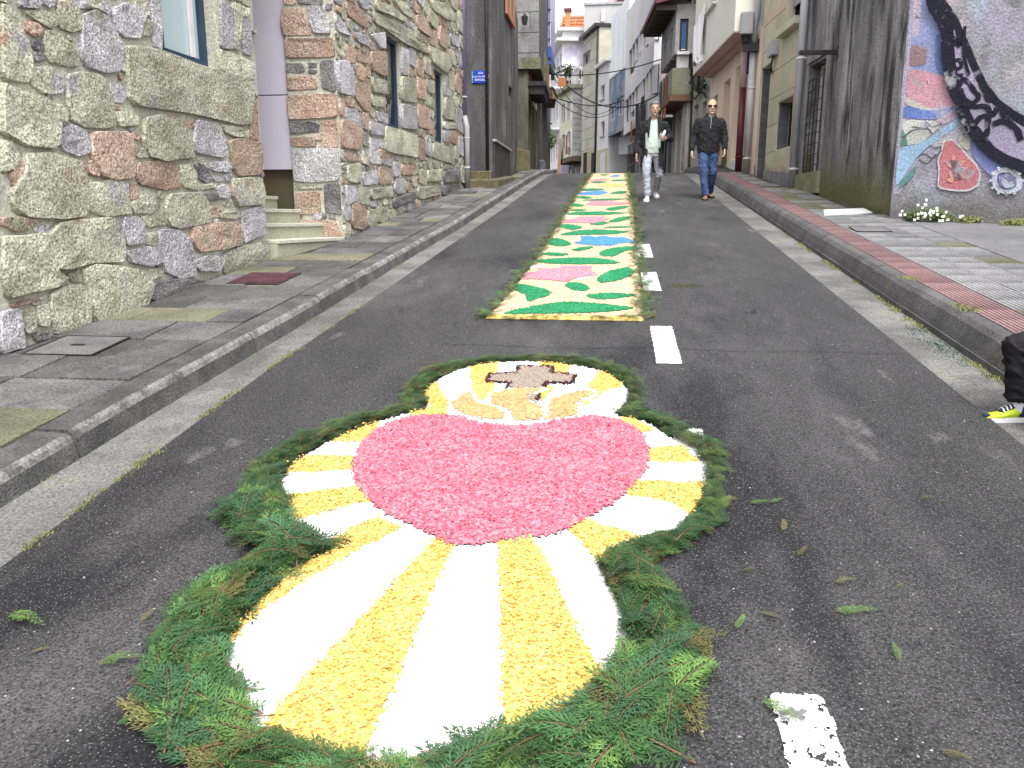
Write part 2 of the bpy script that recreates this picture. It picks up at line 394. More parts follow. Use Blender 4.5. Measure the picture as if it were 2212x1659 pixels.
while y < 20.5:
    wob = R.uniform(-.004, .004)
    link('tile', me_r, pav_r, (KRB+.005, y, gz(y)+.2+wob*.3))
    for c in range(3):
        x = KRB+.298 + c*TP
        if x+TP > 3.87-.0625*(y-11.75) and y > 11.6: continue
        link('tile', me_m if (y > 12.2 and R.random() < .6) or R.random() < .04 else me_g, pav_r, (x, y, gz(y)+.2+R.uniform(-.002, .002)))
    y += TP
# asphalt forecourt in front of the mural
lot = MB()
vs = []; Ys = np.linspace(-3, 11.9, 30)
lot.add([(x, yy, gz(yy)+.196+(.012 if x > 4 else 0)) for yy in Ys for x in (3.925, 4.4, 5.5, 9)], [(i*4+j, i*4+j+1, i*4+j+5, i*4+j+4) for i in range(29) for j in range(3)])
tag(lot.build('forecourt', M['asphalt_lot']), kind='structure')

# covers and plates lying in the pavements
M['lid'] = mat('cover_concrete', (.10, .10, .105, 1), (.15, .15, .15, 1), scale=3, grain=.35, gscale=70, bump=.4)
M['lid_r'] = mat('cover_rust', (.06, .024, .034, 1), (.1, .045, .055, 1), scale=5, grain=.3, gscale=60)
def cover(name, label, cat, poly, h, m, hole=None, ribs=0, rim=None):
    cx, cy_ = np.mean([p[0] for p in poly]), np.mean([p[1] for p in poly])
    t = thing(name, label, cat, (cx, cy_, gz(cy_)+h))
    k = .94
    inn = [(cx+(x-cx)*k, cy_+(yy-cy_)*k) for x, yy in poly]
    MB().prism(inn, zt(h-.02), zt(h+.004)).build('lid', m, t)
    fr = MB(); n = 4
    for i in range(4):
        a, b = poly[i], poly[(i+1) % 4]; c_, d_ = inn[(i+1) % 4], inn[i]
        q = lambda p, f: (cx+(p[0]-cx)*f, cy_+(p[1]-cy_)*f)
        fr.prism([a, b, q(c_, 1.02), q(d_, 1.02)], zt(h-.02), zt(h+.006))
    fr.build('frame', rim or M['black'], t)
    if hole: MB().prism([(cx-.05, cy_-.02), (cx+.05, cy_-.02), (cx+.05, cy_+.02), (cx-.05, cy_+.02)], zt(h+.001), zt(h+.0065)).build('lifting_slot', M['dark'], t)
    for i in range(ribs):
        f = -.44+.88*(i+.5)/ribs; L0 = poly[1][0]-poly[0][0]; D0 = poly[2][1]-poly[1][1]
        MB().prism([(cx-.45*L0, cy_+f*D0-.010), (cx+.45*L0, cy_+f*D0-.010), (cx+.45*L0, cy_+f*D0+.010), (cx-.45*L0, cy_+f*D0+.010)], zt(h+.001), zt(h+.014)).build('rib', m, t)
    return t
cover('utility_cover', 'square concrete utility cover with lifting slot beside rubble wall', 'utility cover', hatch, .134, M['lid'], hole=True)
cover('drain_grate', 'reddish ribbed iron grate in the pavement before the doorway steps', 'drain grate', grate, .134, M['lid_r'], ribs=12)
cover('manhole_cover', 'dark grey rectangular cover in the ribbed pale tiles', 'manhole cover', [(2.98, 10.12), (3.40, 10.12), (3.42, 10.52), (3.0, 10.52)], .206, M['lid'])
M['plate'] = mat('white_plate', (.74, .75, .76, 1), (.66, .67, .68, 1), scale=5, rough=.6)
o = MB().prism([(3.02, 11.78), (3.74, 12.02), (3.78, 12.58), (3.15, 12.36)], zt(.198), zt(.213)).build('white_slab', M['plate'], loc=(3.4, 12.1, gz(12.1)+.2))
tag(o, 'plain white slab lying flat on ribbed tiles beside concrete wall', 'slab')
cover('manhole_cover', 'small dark cover in mossy tiles near the downpipes', 'manhole cover', [(2.98, 16.4), (3.38, 16.4), (3.38, 17.0), (2.98, 17.0)], .206, M['lid'])

# lane dashes, worn, each a part of the road
M['paint'] = mat('road_paint', (.62, .62, .62, 1), (.74, .74, .74, 1), scale=3, grain=.25, gscale=60, bump=.5, spots=[((.16, .155, .16, 1), 11, .60, .64)])
def dash(x0, x1, y0, y1, hole=0):
    nx, ny = 44, int((y1-y0)/.0045); mb = MB(); vs = []; idx = {}
    for j in range(ny+1):
        for i in range(nx+1):
            e = .007*(mnoise.noise((i*.5, j*.11, x0*7+y0))) if i in (0, nx) else 0
            f = .012*(mnoise.noise((i*.19, 3.3, y0))) if j in (0, ny) else 0
            yy = y0+(y1-y0)*j/ny+f; idx[i, j] = len(vs); vs.append((x0+(x1-x0)*i/nx+e, yy, gz(yy)+.005))
    fs = [(idx[i, j], idx[i+1, j], idx[i+1, j+1], idx[i, j+1]) for j in range(ny) for i in range(nx)
          if .55*mnoise.noise((x0+i*.07, y0*3+j*.08, 1.7)) + .7*mnoise.noise((i*.2, j*.23, 4)) + .4*mnoise.noise((i*.45, j*.5, 8)) + (.25 if i in (0, nx-1) or j in (0, ny-1) else 0) < hole]
    mb.add(vs, fs).build('lane_dash', M['paint'], road_o)
dash(.49, .645, 1.2, 2.11, .36); dash(.36, .52, 3.55, 4.12, .6); dash(.345, .515, 5.27, 6.25, .75); dash(.35, .515, 7.57, 8.5, .62); dash(.36, .53, 9.4, 10.4, .8)
# a hairline crack right across the asphalt and a dark repair seam
M['tar'] = mat('tar_seam', (.022, .021, .023, 1), rough=.7)
mb = MB(); pts = []
for i in range(90):
    x = -1.2+i*.0375; yy = 5.62+.05*mnoise.noise((x*1.5, 0, 0))+.012*mnoise.noise((x*9, 1, 0)); pts.append((x, yy))
for i in range(89):
    a, b = pts[i], pts[i+1]; w = .003+.004*abs(mnoise.noise((i*.5, 5, 5)))
    mb.quad((a[0], a[1]-w, gz(a[1])+.004), (b[0], b[1]-w, gz(b[1])+.004), (b[0], b[1]+w, gz(b[1])+.004), (a[0], a[1]+w, gz(a[1])+.004))
mb.build('crack', M['tar'], road_o)
# ------------------------------------------------------------------ rubble stone house on the left
F1 = Fac((-4.0, 4.73), (-3.74, 8.45)); F2 = Fac((-3.37, 9.93), (-3.17, 17.5))
ZA, ZB_, ZC = zoomer(0, 0, 2.011), zoomer(0, 700, 2.011), zoomer(900, 0, 2.011)
house = thing('stone_house', 'rubble granite house with navy framed windows and a stepped doorway recess', 'house', (-3.9, 9, gz(9)))
STONES_A = {  # kind: polygons in photo-crop pixels
'A': [('so',[(0,40),(60,60),(120,150),(150,300),(230,470),(235,600),(200,660),(100,650),(0,620)]),('sg',[(140,0),(300,0),(320,30),(280,70),(140,60)]),('sg',[(320,0),(440,0),(430,50),(380,60),(320,20)]),
('so',[(170,95),(300,80),(430,120),(450,190),(400,230),(330,200),(260,150)]),('sp',[(200,170),(280,180),(330,240),(320,290),(260,300),(200,240)]),('so',[(450,20),(540,0),(610,40),(640,120),(640,240),(560,260),(470,220),(450,120)]),
('sg',[(650,130),(740,90),(840,140),(920,260),(960,380),(960,540),(930,570),(820,580),(680,530),(640,440),(640,250)]),('sg',[(570,0),(850,0),(870,80),(840,110),(740,70),(600,60)]),('sg',[(900,60),(1000,20),(1080,50),(1150,110),(1130,180),(1100,300),(990,300),(930,250),(900,150)]),
('so',[(1080,0),(1160,0),(1190,80),(1120,90),(1070,50)]),('so',[(1110,130),(1190,170),(1200,280),(1120,290)]),('so',[(345,250),(440,250),(540,350),(610,440),(600,530),(520,530),(390,500),(350,440),(340,330)]),('sd',[(240,330),(300,320),(330,390),(290,410),(250,390)]),('sd',[(250,420),(340,430),(350,490),(260,490)]),
('so',[(240,560),(320,530),(420,550),(490,640),(490,740),(420,760),(330,750),(240,680)]),('so',[(530,620),(600,590),(760,600),(830,650),(870,780),(900,900),(895,1010),(820,1020),(640,1010),(570,970),(530,800)]),('so',[(0,680),(80,710),(220,760),(330,800),(410,860),(440,1000),(440,1150),(390,1190),(200,1160),(60,1090),(0,1060)]),
('so',[(420,850),(480,840),(530,900),(530,970),(470,1000),(430,950)]),('sg',[(460,1040),(560,1010),(660,1040),(710,1120),(700,1220),(610,1250),(500,1210),(450,1130)]),('so',[(0,1130),(60,1140),(110,1180),(140,1250),(130,1320),(60,1370),(0,1380)]),('so',[(190,1240),(400,1240),(640,1310),(680,1500),(690,1640),(650,1730),(500,1755),(200,1740),(110,1680),(80,1550),(190,1380)]),
('sp',[(75,1340),(180,1280),(170,1400),(120,1500),(100,1510),(70,1420)]),('so',[(1020,400),(1060,380),(1300,420),(1700,570),(1990,645),(2000,800),(1980,990),(1900,990),(1500,900),(1100,840),(1050,780),(1030,600)]),('sg',[(1765,20),(1790,30),(1850,80),(1850,390),(1765,375)]),('so',[(1765,400),(1800,410),(1860,430),(2010,500),(2030,630),(1950,630),(1800,575),(1765,560)]),
('so',[(1860,100),(1930,120),(1920,260),(1900,400),(1860,390)]),('so',[(1850,10),(1960,60),(1990,60),(1980,130),(1900,140),(1850,80)]),('sg',[(1930,140),(2000,170),(2010,450),(1940,420)]),('sg',[(1990,650),(2035,660),(2040,750),(1995,730)]),('sp',[(1990,780),(2050,800),(2060,1000),(2060,1130),(2000,1110)]),('sg',[(1200,0),(1275,0),(1290,250),(1295,395),(1220,360),(1200,180)]),
('sg',[(870,680),(960,690),(1020,740),(980,830),(900,830),(880,760)]),('so',[(915,900),(1000,900),(1090,930),(1080,1010),(950,1020),(920,970)]),('so',[(1150,960),(1260,930),(1400,980),(1500,1050),(1530,1270),(1420,1270),(1300,1290),(1180,1250),(1130,1120)]),('sp',[(1350,930),(1420,930),(1440,960),(1380,970)]),('sp',[(1430,970),(1540,980),(1550,1030),(1490,1030)]),('sg',[(1560,970),(1740,1000),(1790,1120),(1800,1240),(1760,1270),(1580,1230),(1530,1200),(1560,1080)]),
('so',[(1760,1000),(1860,1010),(1980,1040),(1980,1110),(1860,1100),(1790,1060)]),('sp',[(1830,1140),(1900,1120),(2060,1150),(2085,1280),(2080,1400),(1900,1410),(1860,1350),(1840,1200)]),('sp',[(1040,1060),(1110,1080),(1100,1130),(1040,1100)]),('sp',[(720,1070),(1020,1070),(1050,1200),(1055,1420),(900,1440),(780,1400),(720,1250)]),('so',[(1060,1170),(1140,1200),(1200,1260),(1100,1270),(1060,1240)]),
('sp',[(1100,1310),(1300,1290),(1410,1320),(1420,1420),(1440,1500),(1300,1520),(1120,1480),(1090,1400)]),('so',[(1430,1330),(1500,1320),(1560,1400),(1550,1520),(1460,1500)]),('sg',[(1680,1310),(1800,1290),(1850,1340),(1830,1390),(1700,1370)]),('sd',[(1560,1320),(1660,1350),(1690,1430),(1640,1470),(1570,1420)]),('sg',[(1690,1420),(1770,1420),(1800,1450),(1720,1460)]),('so',[(1600,1480),(1710,1470),(1730,1510),(1620,1530)]),('sg',[(1740,1500),(1800,1480),(1850,1540),(1820,1600),(1750,1590)]),
('so',[(1860,1440),(2000,1430),(2080,1430),(2110,1560),(2090,1640),(1900,1660),(1860,1560)]),('sd',[(1640,1560),(1740,1560),(1760,1600),(1660,1610)]),('sp',[(700,1280),(770,1330),(760,1420),(700,1400)]),('so',[(690,1480),(900,1440),(1000,1480),(1010,1580),(1030,1720),(850,1730),(720,1700),(690,1560)]),('sp',[(1035,1480),(1090,1480),(1090,1600),(1040,1610)]),('so',[(960,450),(1000,470),(1000,580),(960,560)])],
'B': [('so',[(1060,200),(1160,160),(1260,200),(1270,260),(1180,310),(1070,310),(1040,250)]),('so',[(1340,160),(1580,140),(1640,200),(1670,370),(1580,400),(1420,430),(1350,400),(1320,280)]),('sp',[(1675,250),(1740,250),(1750,340),(1680,340)]),('so',[(1755,300),(1900,290),(1930,330),(1880,350),(1760,350)]),('sg',[(1935,300),(2040,260),(2110,270),(2120,480),(2020,510),(1950,540),(1935,450)]),('sp',[(1540,420),(1700,390),(1880,380),(1930,450),(1920,560),(1760,600),(1600,610),(1530,540)]),
('so',[(1130,330),(1310,320),(1330,400),(1180,420),(1140,390)]),('sg',[(980,350),(1080,340),(1130,390),(1150,550),(1000,560),(975,450)]),('so',[(450,390),(600,370),(850,340),(900,370),(950,430),(970,620),(940,690),(700,700),(500,750),(440,740),(420,600),(390,480)]),('sp',[(0,350),(130,340),(280,360),(230,420),(120,450),(70,440),(0,410)]),('so',[(0,510),(200,490),(370,480),(400,600),(430,780),(520,830),(420,890),(250,930),(50,980),(20,830),(0,720)]),('so',[(1160,480),(1220,460),(1250,510),(1230,570),(1160,560)]),
('sg',[(1260,450),(1430,450),(1490,490),(1540,650),(1550,800),(1450,830),(1320,780),(1290,640)]),('sg',[(1000,610),(1200,580),(1280,600),(1285,700),(1200,730),(1040,710)]),('sg',[(1555,690),(1640,650),(1760,650),(1770,720),(1740,770),(1600,770),(1555,740)]),('so',[(1785,640),(1900,580),(2080,540),(2100,600),(2120,690),(1950,740),(1800,800)]),('so',[(660,760),(760,720),(950,740),(1090,770),(1180,860),(1180,950),(1150,1040),(900,1110),(750,1170),(720,1000),(680,880)]),('so',[(530,800),(620,760),(650,860),(560,860)]),('so',[(1120,760),(1290,750),(1290,810),(1170,850),(1120,820)]),
('sd',[(1210,880),(1400,830),(1700,830),(1690,850),(1500,920),(1250,1010),(1200,980)]),('so',[(390,960),(520,890),(640,890),(700,1020),(710,1190),(560,1250),(430,1270),(400,1100)]),('sp',[(70,1030),(300,980),(330,990),(240,1020),(90,1060)]),('so',[(150,1090),(240,1070),(270,1150),(265,1260),(200,1280),(160,1200)]),('so',[(285,1060),(370,1040),(385,1160),(380,1220),(300,1210)]),('sg',[(0,1110),(130,1080),(160,1200),(180,1380),(90,1400),(0,1430)]),('sg',[(250,430),(370,400),(390,460),(300,480)]),('so',[(2105,540),(2140,530),(2150,680),(2125,680)])],
'R': [('sp',[(460,80),(620,70),(650,150),(690,230),(690,280),(480,280),(450,180)]),('sg',[(670,50),(800,50),(850,270),(720,270),(680,160)]),('sp',[(490,310),(840,310),(885,320),(885,460),(500,460)]),('sd',[(495,510),(620,510),(640,570),(600,590),(495,580)]),('sd',[(670,510),(740,510),(740,540),(680,540)]),('sd',[(670,565),(740,565),(740,585),(680,585)]),('sp',[(505,620),(700,610),(740,640),(740,710),(510,720)]),('sd',[(770,500),(870,490),(880,600),(890,740),(780,700)]),('sp',[(515,780),(700,760),(900,760),(940,780),(945,940),(720,950),(525,960)]),('sd',[(525,990),(700,980),(760,1000),(750,1060),(535,1070)]),('sp',[(530,1110),(700,1100),(730,1120),(730,1180),(545,1180)]),('sp',[(770,980),(910,970),(930,1180),(790,1190)]),('sg',[(555,1210),(900,1200),(950,1220),(955,1430),(900,1450),(700,1460),(570,1450)]),('so',[(565,1490),(760,1490),(780,1520),(575,1530)]),('sp',[(565,1560),(760,1545),(770,1719),(575,1720)]),('sd',[(800,1490),(940,1480),(950,1659),(940,1720),(810,1700)])],  # reveal side: its shade is partly put into the darker stone kinds
'C': [('sg',[(890,500),(960,490),(1010,560),(1020,770),(905,740)]),('sp',[(925,970),(1000,980),(1080,1040),(1085,1190),(1030,1200),(935,1180)]),('sg',[(960,870),(1040,880),(1080,960),(1080,1035),(970,990)]),('sp',[(1030,660),(1150,680),(1150,890),(1100,880),(1040,780)]),('sp',[(960,350),(1030,400),(1040,510),(970,500)]),('sp',[(1045,420),(1140,450),(1150,520),(1060,490)]),('sp',[(960,10),(1060,60),(1130,150),(1140,230),(1080,200),(970,120)]),('sg',[(860,100),(900,130),(960,220),(1000,290),(900,260),(870,180)]),('sg',[(1030,260),(1130,280),(1150,380),(1050,340)]),
('so',[(1190,100),(1500,250),(1520,330),(1640,420),(1600,425),(1420,345),(1280,240),(1200,190)]),('sg',[(1160,280),(1260,260),(1275,300),(1275,390),(1230,380)]),('sp',[(1155,420),(1280,420),(1290,610),(1240,600),(1165,560)]),('so',[(1165,620),(1280,650),(1295,760),(1180,740)]),('so',[(1165,765),(1270,790),(1270,870),(1170,850)]),('sg',[(1210,890),(1300,920),(1305,1000),(1220,970)]),('sg',[(1412,385),(1460,400),(1470,600),(1412,595)]),('so',[(1412,615),(1520,640),(1520,820),(1412,805)]),('sg',[(1412,835),(1520,860),(1520,1040),(1412,1022)]),
('so',[(1280,1020),(1400,1045),(1530,1095),(1530,1260),(1400,1240),(1280,1210)]),('sg',[(1155,980),(1270,1000),(1270,1090),(1160,1080)]),('sg',[(1155,1110),(1220,1130),(1230,1320),(1160,1310)]),('sg',[(1235,1120),(1270,1130),(1270,1200),(1238,1190)]),('so',[(1095,1210),(1140,1230),(1140,1330),(1090,1310)]),('sp',[(965,1220),(1070,1260),(1080,1300),(980,1300)]),('so',[(975,1340),(1070,1310),(1085,1450),(1040,1470),(975,1450)]),('sg',[(1095,1390),(1210,1370),(1215,1470),(1110,1490)]),('sp',[(1225,1340),(1320,1360),(1330,1480),(1230,1480)]),
('sg',[(965,1490),(1040,1500),(1055,1600),(965,1650)]),('so',[(1065,1490),(1150,1520),(1140,1640),(1075,1640)]),('so',[(1160,1520),(1330,1500),(1330,1580),(1165,1600)]),('sg',[(1240,1275),(1335,1285),(1335,1340),(1250,1320)]),('sg',[(1345,1300),(1400,1310),(1400,1400),(1350,1420)]),('sp',[(1410,1320),(1530,1340),(1530,1400),(1420,1410)]),('sp',[(1545,1110),(1600,1130),(1600,1290),(1545,1280)]),('sp',[(1535,620),(1600,650),(1600,800),(1540,790)]),('sp',[(1540,840),(1640,880),(1635,1040),(1550,1020)]),('so',[(1610,640),(1670,650),(1675,760),(1620,740)]),
('so',[(1630,370),(1780,440),(1800,530),(1760,585),(1650,500)]),('so',[(1665,1150),(1830,1195),(1830,1320),(1665,1270)]),('sg',[(1758,615),(1790,620),(1790,770),(1758,765)]),('so',[(1758,785),(1830,800),(1830,960),(1758,955)]),('so',[(1758,978),(1840,990),(1850,1035),(1758,1032)]),('sg',[(1758,1045),(1790,1045),(1790,1150),(1758,1145)]),('sp',[(1800,1050),(1860,1060),(1860,1160),(1805,1150)]),('so',[(1200,0),(1330,60),(1440,150),(1430,180),(1340,130),(1210,80)]),('so',[(1340,0),(1430,20),(1480,90),(1500,150),(1420,110)]),('sp',[(1530,120),(1600,150),(1640,250),(1640,300),(1540,230)]),
('so',[(1650,0),(1770,30),(1850,120),(1840,170),(1760,150),(1660,70)]),('sg',[(1800,270),(1865,300),(1875,390),(1810,350)]),('sd',[(1340,1600),(1500,1540),(1520,1600),(1350,1670)]),('so',[(1540,1510),(1700,1490),(1720,1560),(1550,1600)]),('sd',[(1730,1490),(1870,1490),(1885,1540),(1740,1570)]),('so',[(1620,1370),(1730,1360),(1720,1460),(1620,1460)]),('sd',[(1745,1380),(1870,1360),(1885,1460),(1755,1470)]),('sg',[(1855,870),(1895,880),(1895,1060),(1860,1050)]),('sg',[(1870,1100),(1900,1100),(1905,1260),(1875,1240)])],
}
def stone_mesh(mb, fc, poly, bulge):
    "poly in (s, z): rounded, rough-faced block standing proud of the mortar"
    p = [np.array(q, float) for q in poly]
    if np.cross(p[1]-p[0], p[2]-p[1]) < 0 and sum((p[i][0]*p[(i+1) % len(p)][1]-p[(i+1) % len(p)][0]*p[i][1]) for i in range(len(p))) < 0: p = p[::-1]
    q = []
    for i in range(len(p)):
        a, b = p[i], p[(i+1) % len(p)]; q += [a*.91+b*.09, a*.09+b*.91]
    q = np.array(q); c = q.mean(0); n = len(q); sz = np.sqrt(abs(np.cross(q-c, np.roll(q, -1, 0)-c).sum()/2))
    rings = [(1.03, -.02), (1.02, bulge*.5), (1-min(.07, .004/sz), bulge*.95), (.7, bulge), (.36, bulge*.97)]
    vs = []
    for k, (f, o) in enumerate(rings):
        for w in q:
            x = c+(w-c)*f; j = (mnoise.noise((x[0]*7, x[1]*7, 9.1))*.018 + mnoise.noise((x[0]*19, x[1]*19, 3.3))*.010) if k > 1 else 0
            x = x+np.array([mnoise.noise((x[0]*9, x[1]*9, 0)), mnoise.noise((x[0]*9, x[1]*9, 5))])*.012*(k > 0)
            vs.append(fc.pt(x[0], x[1], o+j))
    vs.append(fc.pt(c[0], c[1], bulge*1.02)); L_ = len(rings)
    fs = [(k*n+i, k*n+(i+1) % n, (k+1)*n+(i+1) % n, (k+1)*n+i) for k in range(L_-1) for i in range(n)]
    fs += [((L_-1)*n+i, (L_-1)*n+(i+1) % n, L_*n) for i in range(n)]
    b0 = len(mb.v); mb.add(vs, fs)
    if not hasattr(mb, 'sharp'): mb.sharp = set()
    mb.sharp |= {(b0+2*n+i, b0+2*n+(i+1) % n) for i in range(n)}
    return mb
def sharpen(o, prs):
    ev = np.empty(len(o.data.edges)*2, np.int32); o.data.edges.foreach_get('vertices', ev); ev = ev.reshape(-1, 2)
    S = {(min(p), max(p)) for p in prs}; fl = np.array([(min(a, b), max(a, b)) in S for a, b in ev.tolist()], bool)
    at = o.data.attributes.new('sharp_edge', 'BOOLEAN', 'EDGE'); at.data.foreach_set('value', fl)
far_jamb = F2.pt(0, 0); RV = Fac(far_jamb[:2], (far_jamb[0]-1.6, far_jamb[1]+.05), side=(-4, 5))
RDEP = -RV.P(*ZC(545, 1300))[0]; RDEP = abs(RV.P(*ZC(540, 1300))[0])
zbase1 = lambda s: gz(F1.pt(s, 0)[1])+.1
zbase2 = lambda s: gz(F2.pt(s, 0)[1])+.1
W1 = F1.rect(338, 0, 440, 140); a1 = F1.P(354, 112)[0]; b1 = F1.P(447, 143)[0]
zs1 = F1.P(400, 128)[1]; W1 = (F1.P(*ZA(1283, 200))[0], F1.P(*ZA(1757, 300))[0], zs1, zs1+1.5)
w2a, w2b = F2.P(*ZC(1290, 700))[0], F2.P(*ZC(1404, 700))[0]; W2 = (w2a, w2b+.02, F2.P(*ZC(1330, 1018))[1], F2.P(*ZC(1330, 290))[1])
w3a, w3b = F2.P(*ZC(1682, 850))[0], F2.P(*ZC(1752, 850))[0]; W3 = (w3a, w3b+.02, F2.P(*ZC(1705, 1142))[1], F2.P(*ZC(1705, 565))[1])
S1MIN, S2MAX = -7.2, F2.len
ZTOP1 = F1.P(0, 0)[1]+1.6; ZTOP = max(ZTOP1-.9, F2.P(900, 0)[1]+.9)
wl = MB()
wall_mesh(wl, F1, S1MIN, F1.len, -1.5, ZTOP, [W1], .3); wall_mesh(wl, F2, 0, S2MAX, .3, ZTOP, [W2, W3], .3)
RL = RV.len
wl.quad(RV.pt(0, .5), RV.pt(RDEP, .5), RV.pt(RDEP, ZTOP), RV.pt(0, ZTOP)); wl.quad(RV.pt(RDEP, .5), RV.pt(RDEP, .5, -.25), RV.pt(RDEP, ZTOP, -.25), RV.pt(RDEP, ZTOP))
nj = F1.pt(F1.len, 0); wl.quad((nj[0], nj[1], .5), (nj[0]-1.6, nj[1]+.1, .5), (nj[0]-1.6, nj[1]+.1, ZTOP), (nj[0], nj[1], ZTOP))
e0 = F1.pt(S1MIN, 0); e1 = F2.pt(S2MAX, 0)
wl.quad((e0[0], e0[1], -1.5), (-11, e0[1], -1.5), (-11, e0[1], ZTOP), (e0[0], e0[1], ZTOP))
wl.quad((e1[0], e1[1], 1), (-11, e1[1], 1), (-11, e1[1], ZTOP), (e1[0], e1[1], ZTOP))
wl.quad((-11, e0[1], -1.5), (-11, e1[1], -1.5), (-11, e1[1], ZTOP), (-11, e0[1], ZTOP))
wl.add([(e0[0], e0[1], ZTOP), (nj[0], nj[1], ZTOP), (far_jamb[0], far_jamb[1], ZTOP), (e1[0], e1[1], ZTOP), (-11, e1[1], ZTOP), (-11, e0[1], ZTOP)], [(0, 1, 2, 3, 4, 5)])
wl.build('wall', M['mortar'], house)
cand = []        # (apparent size, facade, kind, polygon)
occ = {}
CELL = .022
def grid_for(key, s0, s1, z0, z1):
    occ[key] = dict(s0=s0, z0=z0, a=np.zeros((int((s1-s0)/CELL)+1, int((z1-z0)/CELL)+1), bool)); g = occ[key]
    S_, Z_ = np.meshgrid(np.arange(g['a'].shape[0])*CELL+s0, np.arange(g['a'].shape[1])*CELL+z0, indexing='ij'); g['p'] = np.stack([S_.ravel(), Z_.ravel()], 1)
    return g
g1 = grid_for('F1', S1MIN, F1.len, -1.2, ZTOP); g2 = grid_for('F2', 0, S2MAX, .4, ZTOP); gR = grid_for('RV', 0, RDEP, .6, ZTOP)
def block_rect(g, q, m=.03):
    p = g['p']; g['a'] |= ((p[:, 0] > q[0]-m) & (p[:, 0] < q[1]+m) & (p[:, 1] > q[2]-m) & (p[:, 1] < q[3]+m)).reshape(g['a'].shape)
block_rect(g1, W1, .05); block_rect(g2, W2, .02); block_rect(g2, W3, .02)
def under(g, f):
    p = g['p']; h = np.array([f(s) for s in np.unique(p[:, 0])]); g['a'] |= (np.arange(g['a'].shape[1])[None, :]*CELL+g['z0'] < h[:, None])
under(g1, lambda s: zbase1(s)-.02); under(g2, lambda s: zbase2(s)-.02)
def clip_poly(poly, s0, s1): return [(min(max(s, s0), s1), z) for s, z in poly]
def paint(g, poly, grow=.012):
    poly = np.array(poly); c = poly.mean(0); L0 = poly.min(0)-.05; L1 = poly.max(0)+.05
    i0 = np.maximum(((L0-[g['s0'], g['z0']])/CELL).astype(int), 0); i1 = np.minimum(((L1-[g['s0'], g['z0']])/CELL).astype(int)+1, g['a'].shape)
    if (i1 <= i0).any(): return
    S_, Z_ = np.meshgrid(np.arange(i0[0], i1[0])*CELL+g['s0'], np.arange(i0[1], i1[1])*CELL+g['z0'], indexing='ij')
    P_ = np.stack([S_.ravel(), Z_.ravel()], 1); sz = np.maximum(np.hypot(*(poly-c).T), 1e-3)
    big = c+(poly-c)*(1+grow/sz)[:, None]
    g['a'][i0[0]:i1[0], i0[1]:i1[1]] |= inpoly(P_, big).reshape(S_.shape)
for key, zf, fc, g, lim in (('A', ZA, F1, g1, (S1MIN, F1.len-.005)), ('B', ZB_, F1, g1, (S1MIN, F1.len-.005)), ('R', ZC, RV, gR, (.008, 9)), ('C', ZC, F2, g2, (.006, S2MAX))):
    for kd, poly in STONES_A[key]:
        q = np.array([fc.P(*zf(*p)) for p in poly]); q = clip_poly([tuple(w) for w in q.mean(0)+(q-q.mean(0))*1.045], *lim)
        paint(g, q); cand.append((fc, kd, q, True))
def filler(g, fc, n, smax, smin, kinds, lim, seed):
    rr = random.Random(seed); A = g['a']; w_, h_ = A.shape
    for it in range(n):
        f = it/n; sz = smax*(1-f)**1.3 + smin*(1-(1-f)**1.3)
        hh = max(smin*.7, sz*rr.uniform(.45, .9)); ww = sz*rr.uniform(.7, 1.5)
        i, j = rr.randrange(w_), rr.randrange(h_)
        if A[i, j]: continue
        di, dj = int(ww/2/CELL), int(hh/2/CELL)
        if i-di < 0 or j-dj < 0 or i+di >= w_ or j+dj >= h_ or A[i-di:i+di+1, j-dj:j+dj+1].any(): continue
        c = (g['s0']+i*CELL, g['z0']+j*CELL); k = rr.choice([6, 7, 8]); pl = []
        for t in range(k):
            a = 2*math.pi*(t+rr.uniform(-.25, .25))/k; ca, sa = math.cos(a), math.sin(a)
            pl.append((c[0]+ww*.52*math.copysign(abs(ca)**.42, ca)*rr.uniform(.88, 1.04), c[1]+hh*.52*math.copysign(abs(sa)**.42, sa)*rr.uniform(.88, 1.04)))
        pl = clip_poly(pl, *lim); A[max(0, i-di):i+di+1, max(0, j-dj):j+dj+1] = True
        cand.append((fc, rr.choice(kinds), pl, False))
filler(g1, F1, 60000, .62, .06, ['so', 'so', 'so', 'sg', 'sg', 'sp', 'sd'], (S1MIN, F1.len-.005), 3)
filler(g2, F2, 70000, .55, .06, ['so', 'so', 'so', 'sg', 'sp', 'sp'], (.006, S2MAX), 4)
filler(gR, RV, 6000, .5, .07, ['sd', 'sp', 'sg'], (.008, RDEP), 5)  # darker mix than the facades, carries the reveal's shade in the colour
def appar(fc, poly):
    c = np.mean(poly, 0); p = np.array(fc.pt(c[0], c[1])); a = np.ptp([q[0] for q in poly])*np.ptp([q[1] for q in poly])
    v = p-CAM; d2 = v@v; fw = np.array([-_sy*_cp, _cy*_cp, -_sp]); dep = v@fw
    if dep < .5: return 0
    x = (v@np.array([_cy, _sy, 0]))/dep*F+CX; up = np.array([-_sy*_sp, _cy*_sp, _cp]); y_ = CY-(v@up)/dep*F
    if x < -60 or y_ < -60: return 0
    return a/d2*abs(np.dot(v[:2], fc.n))/math.sqrt(d2)
rank = sorted(cand, key=lambda c: -(appar(c[0], c[2])+(1e-6 if c[3] else 0)))
rest = {}
